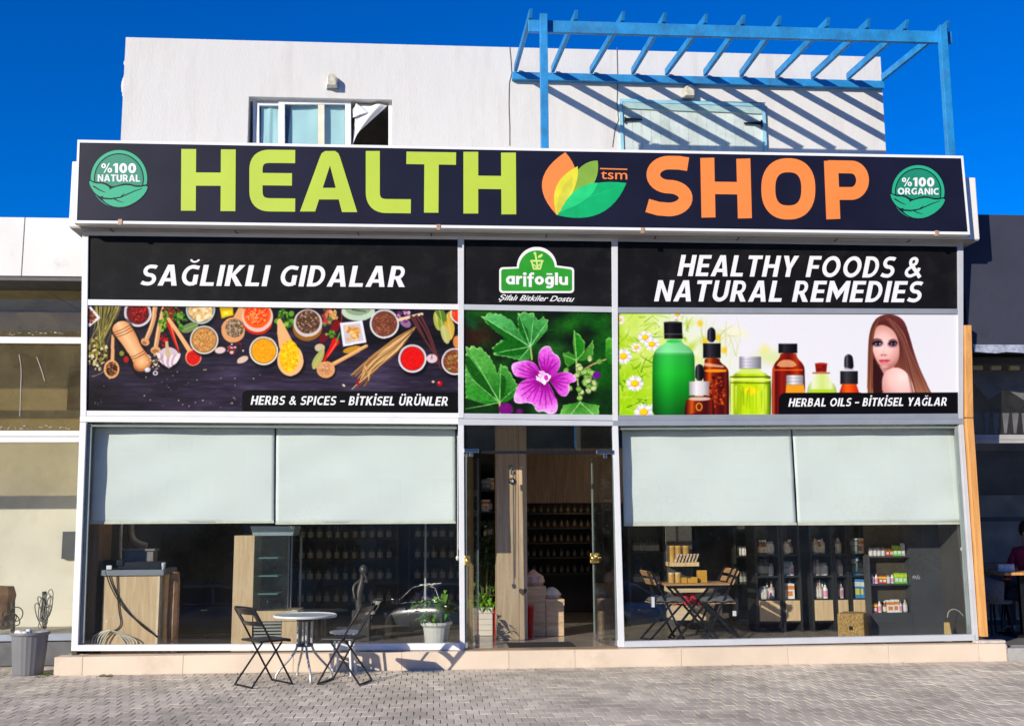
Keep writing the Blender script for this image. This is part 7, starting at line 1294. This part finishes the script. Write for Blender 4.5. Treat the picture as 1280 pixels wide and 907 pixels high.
gs.scale = (1, 1, 1.07); gs.location = (GX, GY, PZ+.012); gs.rotation_euler = (0, 0, -.9)

# ---------------------------------------------------------------- cars parked behind the photographer (the windows mirror them)
def car(lab, x, y, rz, col):
    t = thing('parked_car', lab, 'car', (0, 0, 0), 'cars parked across from the shop'); cp = mat('car paint '+col[0], col[1], .25, 0, .05, 3, coat=.8); gl_ = mat('car window', (.012, .014, .016), .06, 0, .1, spec=.8)
    st = [(-2.15, .62, .42, .50), (-2.05, .78, .30, .80), (-1.75, .86, .22, .98), (-1.0, .90, .20, 1.00), (0, .91, .20, .98), (.9, .90, .20, .96), (1.6, .86, .22, .86), (2.0, .76, .28, .72), (2.15, .60, .40, .58)]
    mb = MB(); n = 12; vs = []
    for X_, w, zb, zt in st:
        for k in range(n): a = 6.28319*k/n; cx = abs(math.cos(a))**.45*math.copysign(1, math.cos(a)); sz = abs(math.sin(a))**.55*math.copysign(1, math.sin(a)); vs.append((X_, w*cx*(1-.08*max(0, sz)), (zb+zt)/2+(zt-zb)/2*sz))
    mb.add(vs, [(i*n+k, i*n+(k+1) % n, (i+1)*n+(k+1) % n, (i+1)*n+k) for i in range(len(st)-1) for k in range(n)]+[list(range(n))[::-1], [(len(st)-1)*n+k for k in range(n)]], 0, True); o = mb.build('body', cp, t); o.modifiers.new('s', 'SUBSURF').render_levels = 2
    mb = MB(); cs = [(-1.75, .70, .95, .02), (-1.15, .62, .93, .42), (-.4, .60, .93, .50), (.35, .61, .93, .46), (1.15, .72, .92, .03)]; vs = []
    for X_, w, z, h in cs: vs += [(X_, -w-.08, z), (X_, -w+.04*h, z+h*.86), (X_, -w+.2, z+h), (X_, w-.2, z+h), (X_, w-.04*h, z+h*.86), (X_, w+.08, z)]
    mb.add(vs, [(6*i+k, 6*i+k+1, 6*i+7+k, 6*i+6+k) for i in range(4) for k in range(5)]+[(0, 5, 4, 3, 2, 1), (24, 25, 26, 27, 28, 29)], 0, True); o = mb.build('greenhouse', gl_, t)
    mb = MB()
    for s_ in (-1, 1):
        mb.tube([(-1.72, s_*.74, .97), (-1.15, s_*.62, 1.30), (-.4, s_*.58, 1.40), (.35, s_*.59, 1.36), (1.12, s_*.76, .96)], .035, 6); mb.beam((-.45, s_*.66, .96), (-.4, s_*.585, 1.40), .08, .03, up=(0, 1, 0))
    mb.box(-1.1, .3, -.45, .45, 1.375, 1.44); mb.build('roof', cp, t, bevel=.03)
    for X_ in (-1.32, 1.32):
        for s_ in (-1, 1):
            w = MB(); w.lathe([(.20, -.10), (.31, -.10), (.325, -.06), (.325, .06), (.31, .10), (.20, .10)], (0, 0, 0), 28)
            for v in w.v: v.xyz = (X_+v.x, s_*.80+v.z, .325+v.y)
            wo_ = w.build('wheel', mat('tyre rubber', (.02, .02, .02), .8), t); r = MB(); r.lathe([(.02, -.06), (.20, -.04), (.21, .085), (.19, .06), (.06, .075), (.01, .08)], (0, 0, 0), 20)
            for v in r.v: v.xyz = (X_+v.x, s_*(.80+v.z), .325+v.y)
            r.build('rim', mat('alloy rim', (.45, .46, .47), .3, .8), wo_)
    for s_ in (-1, 1):
        mb = MB(); mb.box(-2.12, -1.95, s_*.60-.16, s_*.60+.16, .72, .86); mb.build('tail_light', mat('red lamp glass', (.55, .012, .012), .15, 0, .1), t, bevel=.03); mb = MB(); mb.box(1.88, 2.06, s_*.58-.17, s_*.58+.17, .60, .72); mb.build('headlight', mat('clear lamp glass', (.62, .64, .66), .1), t, bevel=.03)
        mb = MB(); mb.box(.72, .90, s_*.93-.09, s_*.93+.09, .95, 1.08); mb.build('wing_mirror', cp, t, bevel=.03)
        mb = MB(); mb.tube([(-2.05, s_*.80, .98), (0, s_*.90, .96), (.9, s_*.88, .95)], .012, 5); mb.box(-.35, -.18, s_*.915-.012, s_*.915+.012, .80, .83); mb.build('door_trim', CHROME, t)
    for X_ in (-2.16, 2.16): mb = MB(); mb.box(X_-.015, X_+.015, -.26, .26, .48, .59); mb.build('plate', mat('blank plate', (.65, .65, .62), .5), t)
    t.location = (x, y, .0); t.rotation_euler = (0, 0, rz); return t
q = at(522, 760, 14.2); car('silver grey car parked with its tail to the shop, behind the photographer', q.x+.55, -16.9, -math.pi/2-.42, ('silver grey', (.74, .70, .64)))
q = at(800, 760, 14.0); car('grey car parked askew across from the right shop window', q.x-.5, -15.6, 1.02, ('mid grey', (.64, .60, .55)))
q = at(240, 760, 15.0); car('dark car parked side on across from the left shop window', q.x, -15.6, math.pi-.1, ('charcoal', (.20, .202, .21)))
# buildings and trees across the road (seen only in the glass)
ob = [(-40, -14, 12.5, (.36, .25, .15)), (-12, 7, 11.5, (.42, .33, .22)), (9, 44, 13.0, (.34, .27, .19))]
for k, (x0, x1, h, c) in enumerate(ob):
    t = thing('street_house', ('wide brown house across the road on the left', 'low cream house straight across the road', 'tall grey house across the road on the right')[k], 'house', ((x0+x1)/2, -52, 0)); mb = MB(); mb.box(x0, x1, -64, -50, 0, h); kid('wall', mb, mat('render %d' % k, c, .9, 0, .1, .5), t); mb = MB(); mb.box(x0-.4, x1+.4, -64.4, -49.6, h, h+.4); kid('roof', mb, CONC, t)
    for i in range(int((x1-x0)/3.2)):
        for j in range(int(h/3)): mb = MB(); x = x0+1.2+i*3.2; z = 1+j*3; mb.box(x, x+1.4, -50.02, -49.93, z, z+1.4); kid('window', mb, mat('dark house window', (.03, .035, .04), .1), t)
TL = mat('tree foliage', (.045, .075, .022), .8, 0, .4, 2, island=.4); TB = mat('tree bark', (.10, .075, .05), .9, 0, .3, 6)
for k, (x, y, h) in enumerate(((-20, -38, 6.5), (-13, -42, 5.5), (-6.5, -39, 6.0), (2, -41, 5.0), (8, -38, 6.5), (14, -43, 5.5), (21, -39, 7.0))):
    t = thing('street_tree', '%s tree from the left in the row across the road' % ('first', 'second', 'third', 'fourth', 'fifth', 'sixth', 'seventh')[k], 'tree', (x, y, 0), 'trees across the road'); mb = MB(); mb.tube([(x, y, 0), (x+.1, y, h*.3), (x, y, h*.65)], .2, 8, r1=.08)
    for _ in range(6): a = rnd.uniform(0, 6.28); mb.tube([(x+.05, y, h*.4), (x+math.cos(a)*h*.2, y+math.sin(a)*h*.2, h*.72)], .07, 6, r1=.03)
    kid('trunk', mb, TB, t); mb = MB(); cl = [(x+rnd.gauss(0, h*.16), y+rnd.gauss(0, h*.14), h*.66+rnd.gauss(0, h*.12), rnd.uniform(.10, .2)*h) for _ in range(16)]
    for _ in range(1500):
        cx, cy, cz, cr = rnd.choice(cl); d = Vector((rnd.gauss(0, 1), rnd.gauss(0, 1), rnd.gauss(0, 1))).normalized(); p = Vector((cx, cy, cz))+d*cr*rnd.uniform(.5, 1.05); mb.leaf(p, (rnd.gauss(0, 1), rnd.gauss(0, 1), rnd.gauss(0, .6)), rnd.uniform(.25, .45), .2, .3)
    kid('crown', mb, TL, t)
for o in bpy.data.objects:
    if '_at' in o: del o['_at']
